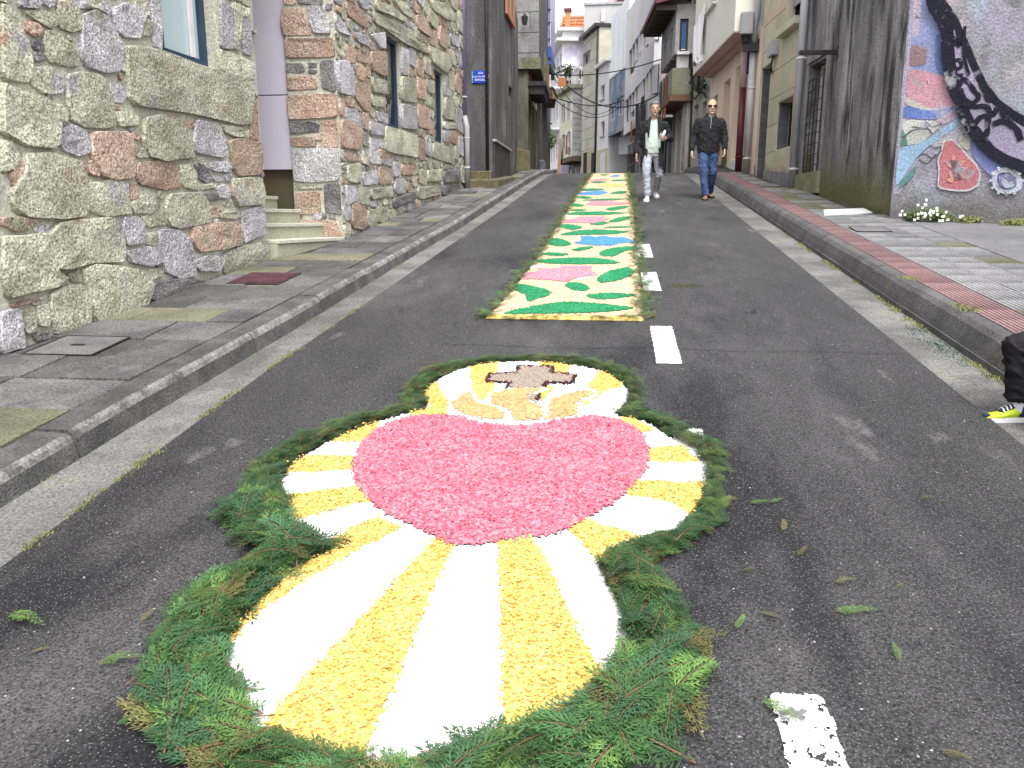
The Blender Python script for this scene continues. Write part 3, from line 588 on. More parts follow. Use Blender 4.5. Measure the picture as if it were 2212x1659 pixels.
for i, (fc, kd, poly, tr) in enumerate(rank):
    sz = math.sqrt(max(1e-4, np.ptp([q[0] for q in poly])*np.ptp([q[1] for q in poly])))
    bulge = min(.054, .020+.05*sz)*R.uniform(.8, 1.15)
    if fc is RV: bulge *= .55
    if i < 300: sm_ = stone_mesh(MB(), fc, poly, bulge); sharpen(sm_.build('stone', M[kd], house, smooth=True), sm_.sharp)
    else: stone_mesh(rest.setdefault(kd, MB()), fc, poly, bulge)
allm = MB(); allm.sharp = set(); mats_ = list(rest); mi = []
for k, kd in enumerate(mats_): nb_ = len(allm.v); allm.sharp |= {(a+nb_, b+nb_) for a, b in rest[kd].sharp}; allm.add(rest[kd].v, rest[kd].f); mi += [k]*len(rest[kd].f)
o = allm.build('rubble_stones', [M[k] for k in mats_], house, smooth=True); o.data.polygons.foreach_set('material_index', mi); tag(o, kind='stuff'); sharpen(o, allm.sharp)
print('stones', len(rank), 'RDEP', RDEP, 'ZTOP', ZTOP, 'W', W1, W2, W3)
# windows
window(F1, W1, house, M['navy'], M['glass_p'], depth=.13, fw=.085, bars=(0, 0))
wf_ = [o_ for o_ in house.children if o_.name.startswith('window')][0]
for u0, u1, m_ in ((.10, .17, M['pipe_w']), (.19, .27, M['navy']), (.74, .80, M['pipe_w'])):
    sb_ = MB(); sb_.fbox(F1, W1[0]+(W1[1]-W1[0])*u0, W1[0]+(W1[1]-W1[0])*u1, W1[2]+.09, W1[3]-.09, -.165, -.135); sb_.build('sash_bar', m_, wf_)
window(F2, W2, house, M['navy'], M['glass_d'], depth=.045, fw=.055, bars=(0, 0))
window(F2, W3, house, M['navy'], M['glass_d'], depth=.045, fw=.055, bars=(0, 0))
# doorway: lilac panels, rusty lower wall, steps
pz = RV.P(*ZC(520, 1362))[1]; jz = RV.P(*ZC(490, 760))[1]
X0 = far_jamb[0]-RDEP
d_ = far_jamb[1]+.04
for z0, z1 in ((pz, jz-.006), (jz+.006, ZTOP-.1)):
    bevel(MB().box(X0-1.4, X0+.004, d_+.02, d_+.06, z0, z1).build('cladding_panel', M['lilac'], house), .004)
M['rustwall'] = mat('brown_render', (.13, .075, .05, 1), (.10, .085, .055, 1), scale=1.5, rough=.8)
MB().box(X0-1.4, X0+.03, d_+.1, d_+.16, .6, pz+.3).build('lower_wall', M['rustwall'], house)
M['step'] = mat('step_stone', (.30, .295, .215, 1), (.37, .36, .27, 1), scale=2.5, grain=.3, gscale=60, bump=.4, moss=None)
M['tread'] = mat('tread_stone', (.42, .41, .34, 1), (.48, .47, .40, 1), scale=2.5, grain=.25, gscale=60, bump=.3)
for k in range(4):
    q = [(745, 512), (700, 481), (653, 452), (605, 424)][k]
    zt_ = RV.P(*q)[1]
    xr = far_jamb[0]-[.0, .26, .56, .86][k]
    yn = nj[1]+.05; dx = (nj[0]-far_jamb[0])
    st = MB(); st.hexa([(xr-2.2, yn, .5), (xr+dx*.75, yn, .5), (xr, d_-.03, .5), (xr-2.2, d_-.03, .5), (xr-2.2, yn, zt_-.045), (xr+dx*.75, yn, zt_-.045), (xr, d_-.03, zt_-.045), (xr-2.2, d_-.03, zt_-.045)])
    s_ = st.build('step', M['step'], house)
    tr_ = MB(); tr_.hexa([(xr-2.2, yn, zt_-.044), (xr+dx*.75+.02, yn, zt_-.044), (xr+.02, d_-.03, zt_-.044), (xr-2.2, d_-.03, zt_-.044), (xr-2.2, yn, zt_), (xr+dx*.75+.02, yn, zt_), (xr+.02, d_-.03, zt_), (xr-2.2, d_-.03, zt_)])
    bevel(tr_.build('tread', M['tread'], s_), .006)
# downpipe at the end of the house
pp = thing('downpipe', 'grey and lilac drain downpipe at the end of the rubble house', 'downpipe', F2.pt(F2.len+.02, gz(17.5)+.1, .09))
def pxs(L, o=.09): return [F2.pt(F2.len+.02, F2.P(x, y, o)[1], o) for x, y in L]
M['pipe_l'] = mat('lilac_pipe', (.16, .135, .23, 1), (.2, .17, .28, 1), scale=2, rough=.45)
zz = lambda y_: at_y(1000, y_, 17.5)[2]
bx, by, _ = F2.pt(F2.len-.02, 0, .1)
MB().tube([(bx-.06, by, zz(260)), (bx-.06, by, zz(0)+3)], .05, 12).build('upper_pipe', M['pipe_l'], pp, smooth=True)
MB().tube([(bx, by-.03, zz(405)-.1), (bx, by-.03, zz(275)), (bx-.06, by, zz(252))], .062, 12).build('lower_pipe', M['pipe'], pp, smooth=True)
for yy in (298, 362, 210): MB().tube([(bx-(.06 if yy < 250 else 0), by-(.0 if yy < 250 else .03), zz(yy)-.012), (bx-(.06 if yy < 250 else 0), by-(.0 if yy < 250 else .03), zz(yy)+.012)], .07, 12).build('bracket', M['pipe_w'], pp)
# ------------------------------------------------------------------ right side of the street
Z5, Z6, Z7, Z4 = zoomer(2300, 0, 2.37), zoomer(2700, 0, 2.37), zoomer(3196, 0, 1.8433), zoomer(1800, 0, 2.37)
FR = Fac((3.87, 11.75), (3.12, 23.75))
def hz(px, py, z):
    r = ray(px, py); return CAM + r*((z-CAM[2])/r[2])
def sx(px): return FR.P(px, 200)[0]
def gzs(s, f=None): return gz((f or FR).pt(s, 0)[1])+.2
M['conc'] = mat('weathered_concrete', (.085, .083, .085, 1), (.30, .296, .30, 1), scale=1.9, stretch=(1.1, 1.1, .2), grain=.55, gscale=45, bump=1.0, bscale=30, rough=.95, detail=9,
                moss=((.13, .125, .06, 1), .95, .55), spots=[((.045, .043, .045, 1), 2.4, .52, .62), ((.46, .455, .46, 1), 2.1, .6, .72)])
M['conc_jamb'] = mat('pale_jamb', (.26, .26, .26, 1), (.15, .15, .15, 1), scale=4, stretch=(1, 1, .3), grain=.3, gscale=50)
# dark weathered house with barred window
s1_ = sx(1727)
gw = FR.rect(1744, 137, 1780, 369); gw = (FR.P(1780, 240)[0], FR.P(1743, 240)[0], FR.P(1760, 371)[1], FR.P(1762, 137)[1])
RA = thing('weathered_house', 'dark streaked concrete house with mossy foot and a barred narrow window', 'house', FR.pt(1.5, gzs(1.5)))
mb = MB(); RTOP = 7.6
wall_mesh(mb, FR, -.35, s1_, .8, RTOP, [gw], .25)
P = FR.pt
a_, b_ = P(-.35, 0), P(-.35, 0, -6)
mb.quad((a_[0], a_[1], .8), (b_[0], b_[1], .8), (b_[0], b_[1], RTOP), (a_[0], a_[1], RTOP)); c_ = P(s1_, 0, -6)
mb.quad((b_[0], b_[1], .8), (c_[0], c_[1], .8), (c_[0], c_[1], RTOP), (b_[0], b_[1], RTOP)); mb.quad(P(-.35, RTOP), P(s1_, RTOP), P(s1_, RTOP, -6), P(-.35, RTOP, -6))
mb.build('wall', M['conc'], RA)
fr_ = MB(); fr_.fbox(FR, gw[0]-.07, gw[0], gw[2]-.05, gw[3]+.05, .003, .03); fr_.fbox(FR, gw[1], gw[1]+.14, gw[2]-.05, gw[3]+.05, .003, .025); fr_.fbox(FR, gw[0]-.07, gw[1]+.14, gw[3]+.05, gw[3]+.16, .003, .04)
fr_.build('window_surround', M['conc_jamb'], RA)
w_ = window(FR, gw, RA, M['pipe_w'], M['glass_d'], depth=.2, fw=.05, bars=(1, 0))
gr = MB(); n = 5
for k in range(n):
    a = gw[0]+(gw[1]-gw[0])*(k+.5)/n; gr.tube([P(a, gw[2]+.01, .02), P(a, gw[3]-.25, .02)], .009, 5)
for k in range(9):
    z = gw[2]+.12+(gw[3]-gw[2]-.4)*k/8; gr.tube([P(gw[0]+.02, z, .02), P(gw[1]-.02, z, .02)], .008, 5)
gr.build('window_grille', M['black'], RA)
pl = MB(); pl.fbox(FR, gw[0]-.1, gw[1]+.3, gw[2]-.38, gw[2]-.003, .004, .07); pl.build('window_plinth', mat('mossy_plinth', (.17, .17, .09, 1), (.24, .235, .17, 1), scale=3, grain=.35, gscale=50), RA)
# iron bracket arm
q0 = FR.P(1808, 113); pb = P(q0[0], q0[1]); pe = hz(1725, 115, q0[1])
br = thing('bracket_arm', 'black iron bar sticking out over the pavement above the barred window', 'bracket', pb)
MB().fbox(FR, q0[0]-.03, q0[0]+.03, q0[1]-.035, q0[1]+.035, -.02, float(np.hypot(pe[0]-pb[0], pe[1]-pb[1]))).build('arm', M['black'], br)
MB().fbox(FR, q0[0]-.07, q0[0]+.07, q0[1]-.1, q0[1]+.1, .002, .015).build('wall_plate', M['black'], br)

def ashlar(fc, s0, s1, z0, z1, opens, h, w, m, parent, th=.014, j=.006, seed=1, name='ashlar_block', slope=None):
    rr = random.Random(seed); z = z0; row = 0
    while z < z1-.05:
        ze = min(z+h, z1); off = (row % 2)*w*.5; s = s0-off
        while s < s1:
            a, b = max(s, s0), min(s+w, s1)
            if b-a > .05:
                pcs = [(a, b, z, ze)]
                for q in opens:
                    new = []
                    for (x0, x1, y0, y1) in pcs:
                        if x1 <= q[0] or x0 >= q[1] or y1 <= q[2] or y0 >= q[3]: new.append((x0, x1, y0, y1)); continue
                        if x0 < q[0]: new.append((x0, q[0], y0, y1))
                        if x1 > q[1]: new.append((q[1], x1, y0, y1))
                        xa, xb = max(x0, q[0]), min(x1, q[1])
                        if y0 < q[2]: new.append((xa, xb, y0, q[2]))
                        if y1 > q[3]: new.append((xa, xb, q[3], y1))
                    pcs = new
                for (x0, x1, y0, y1) in pcs:
                    if x1-x0 > .03 and y1-y0 > .03:
                        MB().fbox(fc, x0+j, x1-j, y0+j, y1-j, -.01, th+rr.uniform(0, .004)).build(name, m, parent)
            s += w
        z = ze; row += 1
# beige ashlar house
M['beige'] = mat('beige_granite', (.40, .385, .28, 1), (.48, .46, .35, 1), scale=1.6, grain=.2, gscale=55, bump=.25, rnd=.08, spots=[((.50, .37, .29, 1), 1.0, .53, .6), ((.2, .19, .12, 1), 1.4, .62, .75)], moss=((.12, .12, .055, 1), .55, .4))
M['beige_wall'] = mat('pale_joint', (.5, .48, .4, 1), (.4, .39, .3, 1), scale=2)
s2_ = sx(1641)
uw = (sx(1731)+.02, sx(1686), FR.P(1708, 56)[1], FR.P(1708, 56)[1]+1.5); uw = (max(uw[0], s1_+.12), uw[1], uw[2], uw[3])
dw = (sx(1663), sx(1644), gzs(sx(1655))-.05, FR.P(1653, 146)[1]); lw = (sx(1716), sx(1684), FR.P(1700, 317)[1], FR.P(1700, 214)[1])
RB = thing('beige_house', 'beige granite block house with rolling shutter window and dark doorway', 'house', FR.pt((s1_+s2_)/2, gzs((s1_+s2_)/2)))
mb = MB(); wall_mesh(mb, FR, s1_, s2_, 1.2, 7.9, [uw, dw, lw], .3)
mb.quad(P(s1_, 7.9), P(s2_, 7.9), P(s2_, 7.9, -6), P(s1_, 7.9, -6)); mb.quad(P(s1_, 1.2, -6), P(s2_, 1.2, -6), P(s2_, 7.9, -6), P(s1_, 7.9, -6))
mb.build('wall', M['beige_wall'], RB)
ashlar(FR, s1_+.12, s2_-.03, 1.3, 7.9, [(q[0]-.01, q[1]+.01, q[2]-.01, q[3]+.01) for q in (uw, dw, lw)], .56, 1.25, M['beige'], RB, seed=2)
M['shutter'] = mat('roller_shutter', (.23, .23, .235, 1), (.28, .28, .285, 1), scale=3, rough=.5)
ww = window(FR, uw, RB, M['black'], M['glass_d'], depth=.2, fw=.05, bars=(1, 0), sill=(M['beige'], .16, .14), o=.015)
sl = MB(); z = uw[2]+.42
while z < uw[3]: sl.fbox(FR, uw[0]+.03, uw[1]-.03, z, z+.045, -.15, -.125); z += .05
sl.build('rolling_shutter', M['shutter'], RB)
window(FR, lw, RB, M['black'], M['glass_d'], depth=.24, fw=.05, bars=(1, 0))
M['dkstone'] = mat('dark_jamb_stone', (.09, .09, .095, 1), (.13, .13, .135, 1), scale=5, grain=.3, gscale=60)
dm = MB(); dm.fbox(FR, dw[0]+.06, dw[1]-.06, dw[2], dw[3], -.33, -.28); dd = dm.build('door', mat('dark_door', (.02, .018, .018, 1), (.035, .03, .028, 1), scale=3, rough=.5), RB)
MB().tube([P(dw[0]+.14, dw[2]+1.05, -.26), P(dw[0]+.14, dw[2]+1.2, -.26)], .015, 6).build('handle', M['pipe'], dd)
ashlar(Fac(P(dw[1]-.002, 0)[:2], P(dw[1]-.002, 0, -.3)[:2], side=P(0, 0)[:2]), 0.01, .27, dw[2], dw[3], [], .5, .6, M['dkstone'], RB, seed=5, name='jamb_block')
ashlar(Fac(P(lw[1]-.002, 0)[:2], P(lw[1]-.002, 0, -.3)[:2], side=P(0, 0)[:2]), 0.01, .22, lw[2], lw[3], [], .5, .6, M['dkstone'], RB, seed=6, name='jamb_block')
pm = MB(); pm.add([P(s1_+.1, gzs(s1_)-.3, .03), P(s2_, gzs(s2_)-.3, .03), P(s2_, gzs(s2_)+.12, .03), P(s1_+.1, gzs(s1_)+.22, .03), P(s1_+.1, gzs(s1_)+.24, .004), P(s2_, gzs(s2_)+.14, .004)], [(0, 1, 2, 3), (3, 2, 5, 4)])
# (the plinth leaves the doorway free)
pm = MB()
for a, b in ((s1_+.12, dw[0]-.02), (dw[1]+.02, s2_-.03)):
    if b-a > .02: pm.hexa([P(a, gzs(a)-.3, 0), P(b, gzs(b)-.3, 0), P(b, gzs(b)-.3, .035), P(a, gzs(a)-.3, .035), P(a, gzs(a)+.24, 0), P(b, gzs(b)+.16, 0), P(b, gzs(b)+.16, .035), P(a, gzs(a)+.24, .035)])
pm.build('plinth', M['conc_jamb'], RB)
# meter box on the beige house
q = FR.rect(1663, 90, 1674, 121, .1)
mt = thing('meter_box', 'grey upright cable box on the beige house above its doorway', 'cable box', FR.pt((q[0]+q[1])/2, q[2]))
bevel(MB().fbox(FR, q[0], q[1], q[2], q[3], .016, .15).build('housing', M['pipe'], mt), .01)
mb = MB(); c0 = (q[0]+q[1])/2
for dx, ex in ((-.03, .25), (.03, .1), (0, .4)): mb.tube([P(c0+dx, q[2], .08), P(c0+dx+.02, q[2]-.18, .1), P(c0+dx+ex*.5, q[2]-.3, .06), P(c0+ex+.1, q[2]-.22, .04)], .012, 5)
mb.build('cable', M['cable'], mt)

def downpipe(label, s, z0, z1, r, m, o=.1, brk=2.0, shoe=None, name='downpipe', fc=None):
    fc = fc or FR; t = thing(name, label, 'downpipe', fc.pt(s, z0, o))
    MB().tube([fc.pt(s, z0, o), fc.pt(s, z1, o)], r, 12).build('pipe', m, t, smooth=True)
    z = z0+.35
    while z < z1: mb = MB(); mb.tube([fc.pt(s, z-.018, o), fc.pt(s, z+.018, o)], r*1.16, 12); mb.fbox(fc, s-.012, s+.012, z-.015, z+.015, -.01, o); mb.build('bracket', M['pipe_w'] if m is M['pipe'] else m, t); z += brk
    if shoe:
        MB().tube([fc.pt(s, z0-.02, o), fc.pt(s, z0+.85, o)], r*1.12, 12).build('foot_sleeve', shoe, t, smooth=True)
    return t
downpipe('grey downpipe between the beige house and the weathered house', sx(1736), gzs(sx(1736)), 7.8, .07, M['pipe'], .1)
M['maroon'] = mat('maroon_pipe', (.085, .012, .03, 1), (.11, .02, .04, 1), scale=2, rough=.4)
M['pink_pipe'] = mat('pink_pipe', (.45, .31, .33, 1), (.40, .27, .29, 1), scale=2, rough=.5)
sg_ = sx(1631); sm_ = sx(1616)
downpipe('grey downpipe beside the maroon pipe on the street corner', sg_, gzs(sg_), FR.P(1631, 118)[1], .075, M['pipe'], .1, 1.6)
downpipe('long maroon downpipe with a pink sleeve beside the grey downpipe', sm_, gzs(sm_), FR.P(1616, 190)[1], .085, M['maroon'], .13, 2.2)
mb = MB(); mb.tube([P(sg_, FR.P(1631, 118)[1], .1), P(sg_, FR.P(1631, 70)[1], .1), P(sg_-.22, FR.P(1628, 45)[1], .1), P(sg_-.22, 7.8, .1)], .075, 12)
t = thing('downpipe', 'upper bent length of the grey downpipe near the junction box', 'downpipe', P(sg_, FR.P(1631, 118)[1], .1)); mb.build('pipe', M['pipe'], t, smooth=True)
t = thing('downpipe', 'pink upper pipe bending out beneath the overhanging bay', 'downpipe', P(sm_, FR.P(1616, 190)[1], .13))
MB().tube([P(sm_, FR.P(1616, 190)[1], .13), P(sm_, FR.P(1616, 105)[1], .13)], .088, 12).build('pipe', M['pink_pipe'], t, smooth=True)
MB().tube([P(sm_, FR.P(1616, 105)[1], .13), P(sm_-.05, FR.P(1616, 92)[1], .15), P(sm_-.22, FR.P(1616, 80)[1], .2), P(sm_-.25, FR.P(1616, 60)[1], .22), P(sm_-.25, 7.8, .22)], .088, 12).build('elbow', M['maroon'], t, smooth=True)

# pink house with overhanging bay
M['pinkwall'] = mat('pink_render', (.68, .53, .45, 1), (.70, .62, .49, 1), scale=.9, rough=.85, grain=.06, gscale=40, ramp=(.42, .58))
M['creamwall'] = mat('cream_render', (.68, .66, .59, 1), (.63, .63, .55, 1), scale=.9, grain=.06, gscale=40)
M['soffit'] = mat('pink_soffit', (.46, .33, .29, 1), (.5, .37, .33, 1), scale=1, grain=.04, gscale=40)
s3_ = sx(1534)
d1 = (sx(1606), sx(1587), gzs(sx(1596)), FR.P(1596, 142)[1]); d2 = (sx(1577), sx(1563), gzs(sx(1570)), FR.P(1570, 174)[1]); d3 = (sx(1551), sx(1543), FR.P(1547, 246)[1], FR.P(1547, 206)[1])
RC = thing('pink_house', 'pink and cream house with an overhanging upper bay and deep doorways', 'house', FR.pt((s2_+s3_)/2, gz(23.5)+.2))
zb = FR.P(1617, 87)[1]
mb = MB(); wall_mesh(mb, FR, s2_, s3_, 1.5, zb+.02, [d1, d2, d3], .35)
mb.build('wall', M['pinkwall'], RC)
ob = .56; bw = (s2_+.75, s2_+2.0, zb+1.25, zb+2.4); bw2 = (s2_+2.9, s2_+4.1, zb+1.25, zb+2.4)
mb = MB(); wall_mesh(mb, FR, s2_+.45, s3_-.1, zb, zb+3.4, [bw, bw2], .15, ob)
a, b = s2_+.45, s3_-.1
mb.quad(P(a, zb, 0), P(a, zb, ob), P(a, zb+3.4, ob), P(a, zb+3.4, -5)); mb.quad(P(a, zb, -5), P(a, zb, 0), P(a, zb+3.4, -5), P(a, zb+3.4, -5.01))
mb.quad(P(b, zb, -5), P(b, zb, ob), P(b, zb+3.4, ob), P(b, zb+3.4, -5)); mb.quad(P(a, zb+3.4, -5), P(b, zb+3.4, -5), P(b, zb+3.4, ob), P(a, zb+3.4, ob)); mb.quad(P(a, zb, -5), P(b, zb, -5), P(b, zb+3.4, -5), P(a, zb+3.4, -5))
mb.build('bay', M['creamwall'], RC)
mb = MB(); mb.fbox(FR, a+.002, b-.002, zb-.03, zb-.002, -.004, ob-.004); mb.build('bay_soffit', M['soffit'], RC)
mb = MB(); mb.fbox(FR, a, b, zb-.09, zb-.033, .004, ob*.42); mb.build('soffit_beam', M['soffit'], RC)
for q in (bw, bw2): window(FR, q, RC, M['pipe_w'], M['glass_d'], depth=.1, bars=(1, 0), o=ob, sill=(M['creamwall'], .1, .06))
for q, nm in ((d1, 'door'), (d2, 'door')):
    MB().fbox(FR, q[0], q[1], q[2]-.1, q[3], -.36, -.3).build(nm, M['creamwall'] if nm == 'door' else M['dark'], RC)
window(FR, d3, RC, M['soffit'], M['glass_d'], depth=.2, fw=.04, bars=(0, 0))
mb = MB(); mb.fbox(FR, d1[0]-.05, d1[1]+.05, gzs(d1[0])-.2, gzs(d1[1])+.14, -.28, .05); mb.build('door_step', M['creamwall'], RC)
# junction box with cable loops at the bay's corner
qx = at_y(1594, 52, FR.pt(a, 0)[1]-.12)
jb = thing('junction_box', 'grey cable junction box with black loops under the bay corner', 'junction box', qx)
ba = np.array(P(a-.02, qx[2], ob*.55)); bx_, by_ = ba[0], ba[1]
bevel(MB().box(bx_-.14, bx_+.14, by_-.2, by_-.02, qx[2]-.24, qx[2]+.24).build('housing', M['pipe'], jb), .02)
mb = MB()
for k in range(7):
    x0 = bx_-.1+.033*k; zz_ = qx[2]-.24; mb.tube([(x0, by_-.1, zz_), (x0+.02, by_-.12, zz_-.14-.02*(k % 3)), (x0+.15, by_-.1, zz_-.26+.03*(k % 2)), (bx_+.45, by_-.06, zz_-.2+.06*k), (bx_+.52, by_-.05, zz_+.4+.1*k)], .016, 5)
mb.build('cable', M['cable'], jb)
MB().box(bx_-.05, bx_+.4, by_-.12, by_-.03, qx[2]-.6, qx[2]-.44).build('terminal_block', M['black'], jb)
cb = thing('cable_bundle', 'thick black cable bundle running up beside the grey downpipe', 'cable', P(sg_+.35, zb, .1)); mb = MB()
for k in range(6):
    mb.tube([P(sg_+.25+.05*math.sin(i*1.3+k), zb-.9+.45*i, .12+.04*math.cos(i*.9+k*1.7)) for i in range(9)], .026, 6)
mb.build('cable', M['cable'], cb)
# white sheet hung out at the far end of the bay
M['sheet'] = mat('white_linen', (.82, .81, .83, 1), (.76, .75, .78, 1), scale=14, grain=.1, gscale=60, bump=.5, bscale=30)
sh = MB(); n, m_ = 26, 22; vs = []
p0 = FR.P(1519, 22, ob+.05); s0s = FR.P(1519, 120, ob+.05)[0]; s1s = FR.P(1495, 140, ob+.05)[0]
ztop0, ztop1 = FR.P(1518, 15, ob+.05)[1], FR.P(1500, 60, ob+.05)[1]; zb0, zb1 = FR.P(1517, 125, ob+.05)[1], FR.P(1499, 138, ob+.05)[1]
for j in range(m_+1):
    for i in range(n+1):
        u, v = i/n, j/m_; s = s0s+(s1s-s0s)*u*(1-.12*v) ; z = (ztop0+(ztop1-ztop0)*u)*(1-v)+(zb0+(zb1-zb0)*u+.08*math.sin(u*19))*v
        vs.append(P(s, z, ob+.06+.05*math.sin(u*16+v*2)*(.3+v)+.03*math.sin(u*31)*v))
sh.add(vs, [(j*(n+1)+i, j*(n+1)+i+1, (j+1)*(n+1)+i+1, (j+1)*(n+1)+i) for j in range(m_) for i in range(n)])
o = sh.build('hanging_sheet', M['sheet'], None, True, loc=P(s0s, zb0, ob)); tag(o, 'white crocheted sheet hung out to dry from the overhanging bay', 'sheet')
# striped rolled awning leaning in the doorway
M['stripe_a'] = mat('beige_cloth', (.42, .38, .29, 1), (.36, .33, .24, 1), scale=8, bump=.3, bscale=40); M['stripe_b'] = mat('brown_cord', (.15, .11, .07, 1), rough=.9)
sd2 = sx(1571); zt_ = FR.P(1571, 272)[1]; zb_ = gz(FR.pt(sd2, 0)[1])+.2
aw = thing('rolled_mat', 'striped beige mat leaning upright in the cream doorway', 'mat', P(sd2, zb_, .2))
mb = MB(); mb.hexa([P(sd2-.42, zb_, .16), P(sd2+.45, zb_, .16), P(sd2+.45, zb_, .24), P(sd2-.42, zb_, .24), P(sd2-.42, zt_, .02), P(sd2+.45, zt_, .02), P(sd2+.45, zt_, .1), P(sd2-.42, zt_, .1)]); mb.build('cloth', M['stripe_a'], aw)
mb = MB(); h_ = zt_-zb_
for k in range(13):
    z0_ = h_*(k-2)/11; pts = []
    for u in np.linspace(0, 1, 7):
        z = z0_+u*.45
        if 0.02 < z < h_-.02: pts.append(P(sd2-.42+.87*u, zb_+z, .255-.14*z/h_))
    if len(pts) > 1: mb.tube(pts, .022, 5)
mb.build('cord', M['stripe_b'], aw)

# grey house between, and the stone house with its mirador and balcony
M['greygreen'] = mat('mossy_render', (.32, .32, .25, 1), (.43, .425, .38, 1), scale=1.4, stretch=(1, 1, .4), grain=.2, gscale=40, bump=.4, spots=[((.13, .13, .09, 1), 1.3, .6, .72)])
s4_ = sx(1489); YD = 29.0
dA = (s3_+.5, s3_+1.3, 2.5, 5.2); dB = (s3_+2.0, s3_+2.9, 2.5, 5.3)
RD1 = thing('narrow_house', 'narrow mossy grey house behind the hanging sheet', 'house', P((s3_+s4_)/2, gz(27)))
mb = MB(); wall_mesh(mb, FR, s3_, s4_, 1.5, 10.5, [dA, dB, (s3_+.6, s3_+1.5, 6.3, 8.1), (s3_+2.3, s3_+3.2, 6.3, 8.1)], .25); mb.quad(P(s3_, 10.5), P(s4_, 10.5), P(s4_, 10.5, -5), P(s3_, 10.5, -5)); mb.quad(P(s3_, 1.5, -5), P(s4_, 1.5, -5), P(s4_, 10.5, -5), P(s3_, 10.5, -5)); mb.build('wall', M['greygreen'], RD1)
for q in (dA, dB): MB().fbox(FR, q[0], q[1], q[2], q[3], -.3, -.22).build('door', M['pipe'], RD1)
for q in ((s3_+.6, s3_+1.5, 6.3, 8.1), (s3_+2.3, s3_+3.2, 6.3, 8.1)): window(FR, q, RD1, M['soffit'], M['glass_d'], depth=.15, bars=(1, 0))
downpipe('white downpipe in front of the mossy grey house', sx(1491), gz(30)+.15, 10.4, .09, M['pipe_w'], .12, 2.4)
mb = MB(); t = thing('cable_bundle', 'tangle of black cables across the mossy grey house', 'cable', P(s3_+1, 5.5, .1))
for k in range(7):
    zz0 = 5.2+.12*k; mb.tube([P(s3_+.1+i*.38, zz0+.35*math.sin(i*.8+k)*(.4)+.12*i*(1 if k % 2 else .6), .1+.03*(k % 3)) for i in range(10)], .03, 5)
for k in range(5): mb.tube([P(s3_+1.2+.1*k, 5.6+.6*i, .12+.05*math.sin(i+k)) for i in range(6)], .035, 5)
mb.build('cable', M['cable'], t)
cxr = at_y(1454, 200, YD); FRD = Fac((cxr[0], YD), (cxr[0]-.0625*3.8, YD+3.8), side=(-5, YD))
PD = FRD.pt
zf = at_y(1454, 218, YD)[2]; zk = at_y(1454, 113, YD)[2]; ze = at_y(1440, 10, YD)[2]
M['ashlar_g'] = mat('grey_ashlar', (.29, .285, .285, 1), (.38, .375, .37, 1), scale=2.5, grain=.25, gscale=50, bump=.3, rnd=.1)
RD = thing('mirador_house', 'old grey stone house with dark eaves above a concrete balcony', 'house', PD(1.5, gz(30)))
wz0, wz1 = at_y(1474, 113, YD)[2], at_y(1474, 40, YD)[2]
mb = MB(); SD = Fac(PD(0, 0)[:2], (PD(0, 0)[0]+.95, YD), side=(0, 0))
e0_, e1_ = at_y(1468, 80, YD)[0]-cxr[0], at_y(1486.5, 80, YD)[0]-cxr[0]
wq = (e0_, e1_, wz0+.02, wz1); westw = [(.75, 1.35, wz0-.1, wz1-.1), (2.3, 2.9, wz0-.1, wz1-.1)]
wall_mesh(mb, FRD, 0, 3.8, zk-.05, ze, westw, .2); wall_mesh(mb, SD, 0, .95, zk-.05, ze, [wq], .2)
mb.quad(PD(0, zk-.05), PD(3.8, zk-.05), PD(3.8, zk-.05, -1.5), PD(0, zk-.05, -1.5)); mb.quad(PD(3.8, zk), PD(3.8, zk, -4), PD(3.8, ze, -4), PD(3.8, ze))
mb.build('upper_wall', M['ashlar_g'], RD)
mb = MB(); mb.quad(PD(0, 1.5, -.62), PD(3.8, 1.5, -.62), PD(3.8, zk, -.62), PD(0, zk, -.62)); mb.build('lower_wall', M['greygreen'], RD)
ashlar(SD, 0, e0_-.03, zk, ze, [], .62, .5, M['ashlar_g'], RD, seed=8)
window(SD, wq, RD, mat('dark_wood', (.035, .018, .015, 1), (.05, .028, .022, 1), scale=3, rough=.5), M['glass_b'], depth=.06, fw=.07, bars=(0, 0), sill=(M['white'], .1, .1))
for q in westw: window(FRD, q, RD, M['pipe_w'], M['glass_d'], depth=.12, fw=.06, bars=(0, 0))
mb = MB(); mb.hexa([PD(-.35, ze-.05, .75), PD(4.2, ze-.05, .75), PD(4.2, ze+.25, -.6), PD(-.35, ze+.25, -.6), PD(-.35, ze+.12, .75), PD(4.2, ze+.12, .75), PD(4.2, ze+.42, -.6), PD(-.35, ze+.42, -.6)])
rf = mb.build('roof_eave', mat('dark_red_eave', (.09, .025, .03, 1), (.14, .05, .045, 1), scale=4, rough=.7), RD)
mb = MB()
for k in range(10): mb.fbox(FRD, -.2+k*.44, -.1+k*.44, ze-.22, ze-.06, .01, .7)
mb.build('rafters', mat('rafter', (.045, .035, .025, 1), rough=.8), RD)
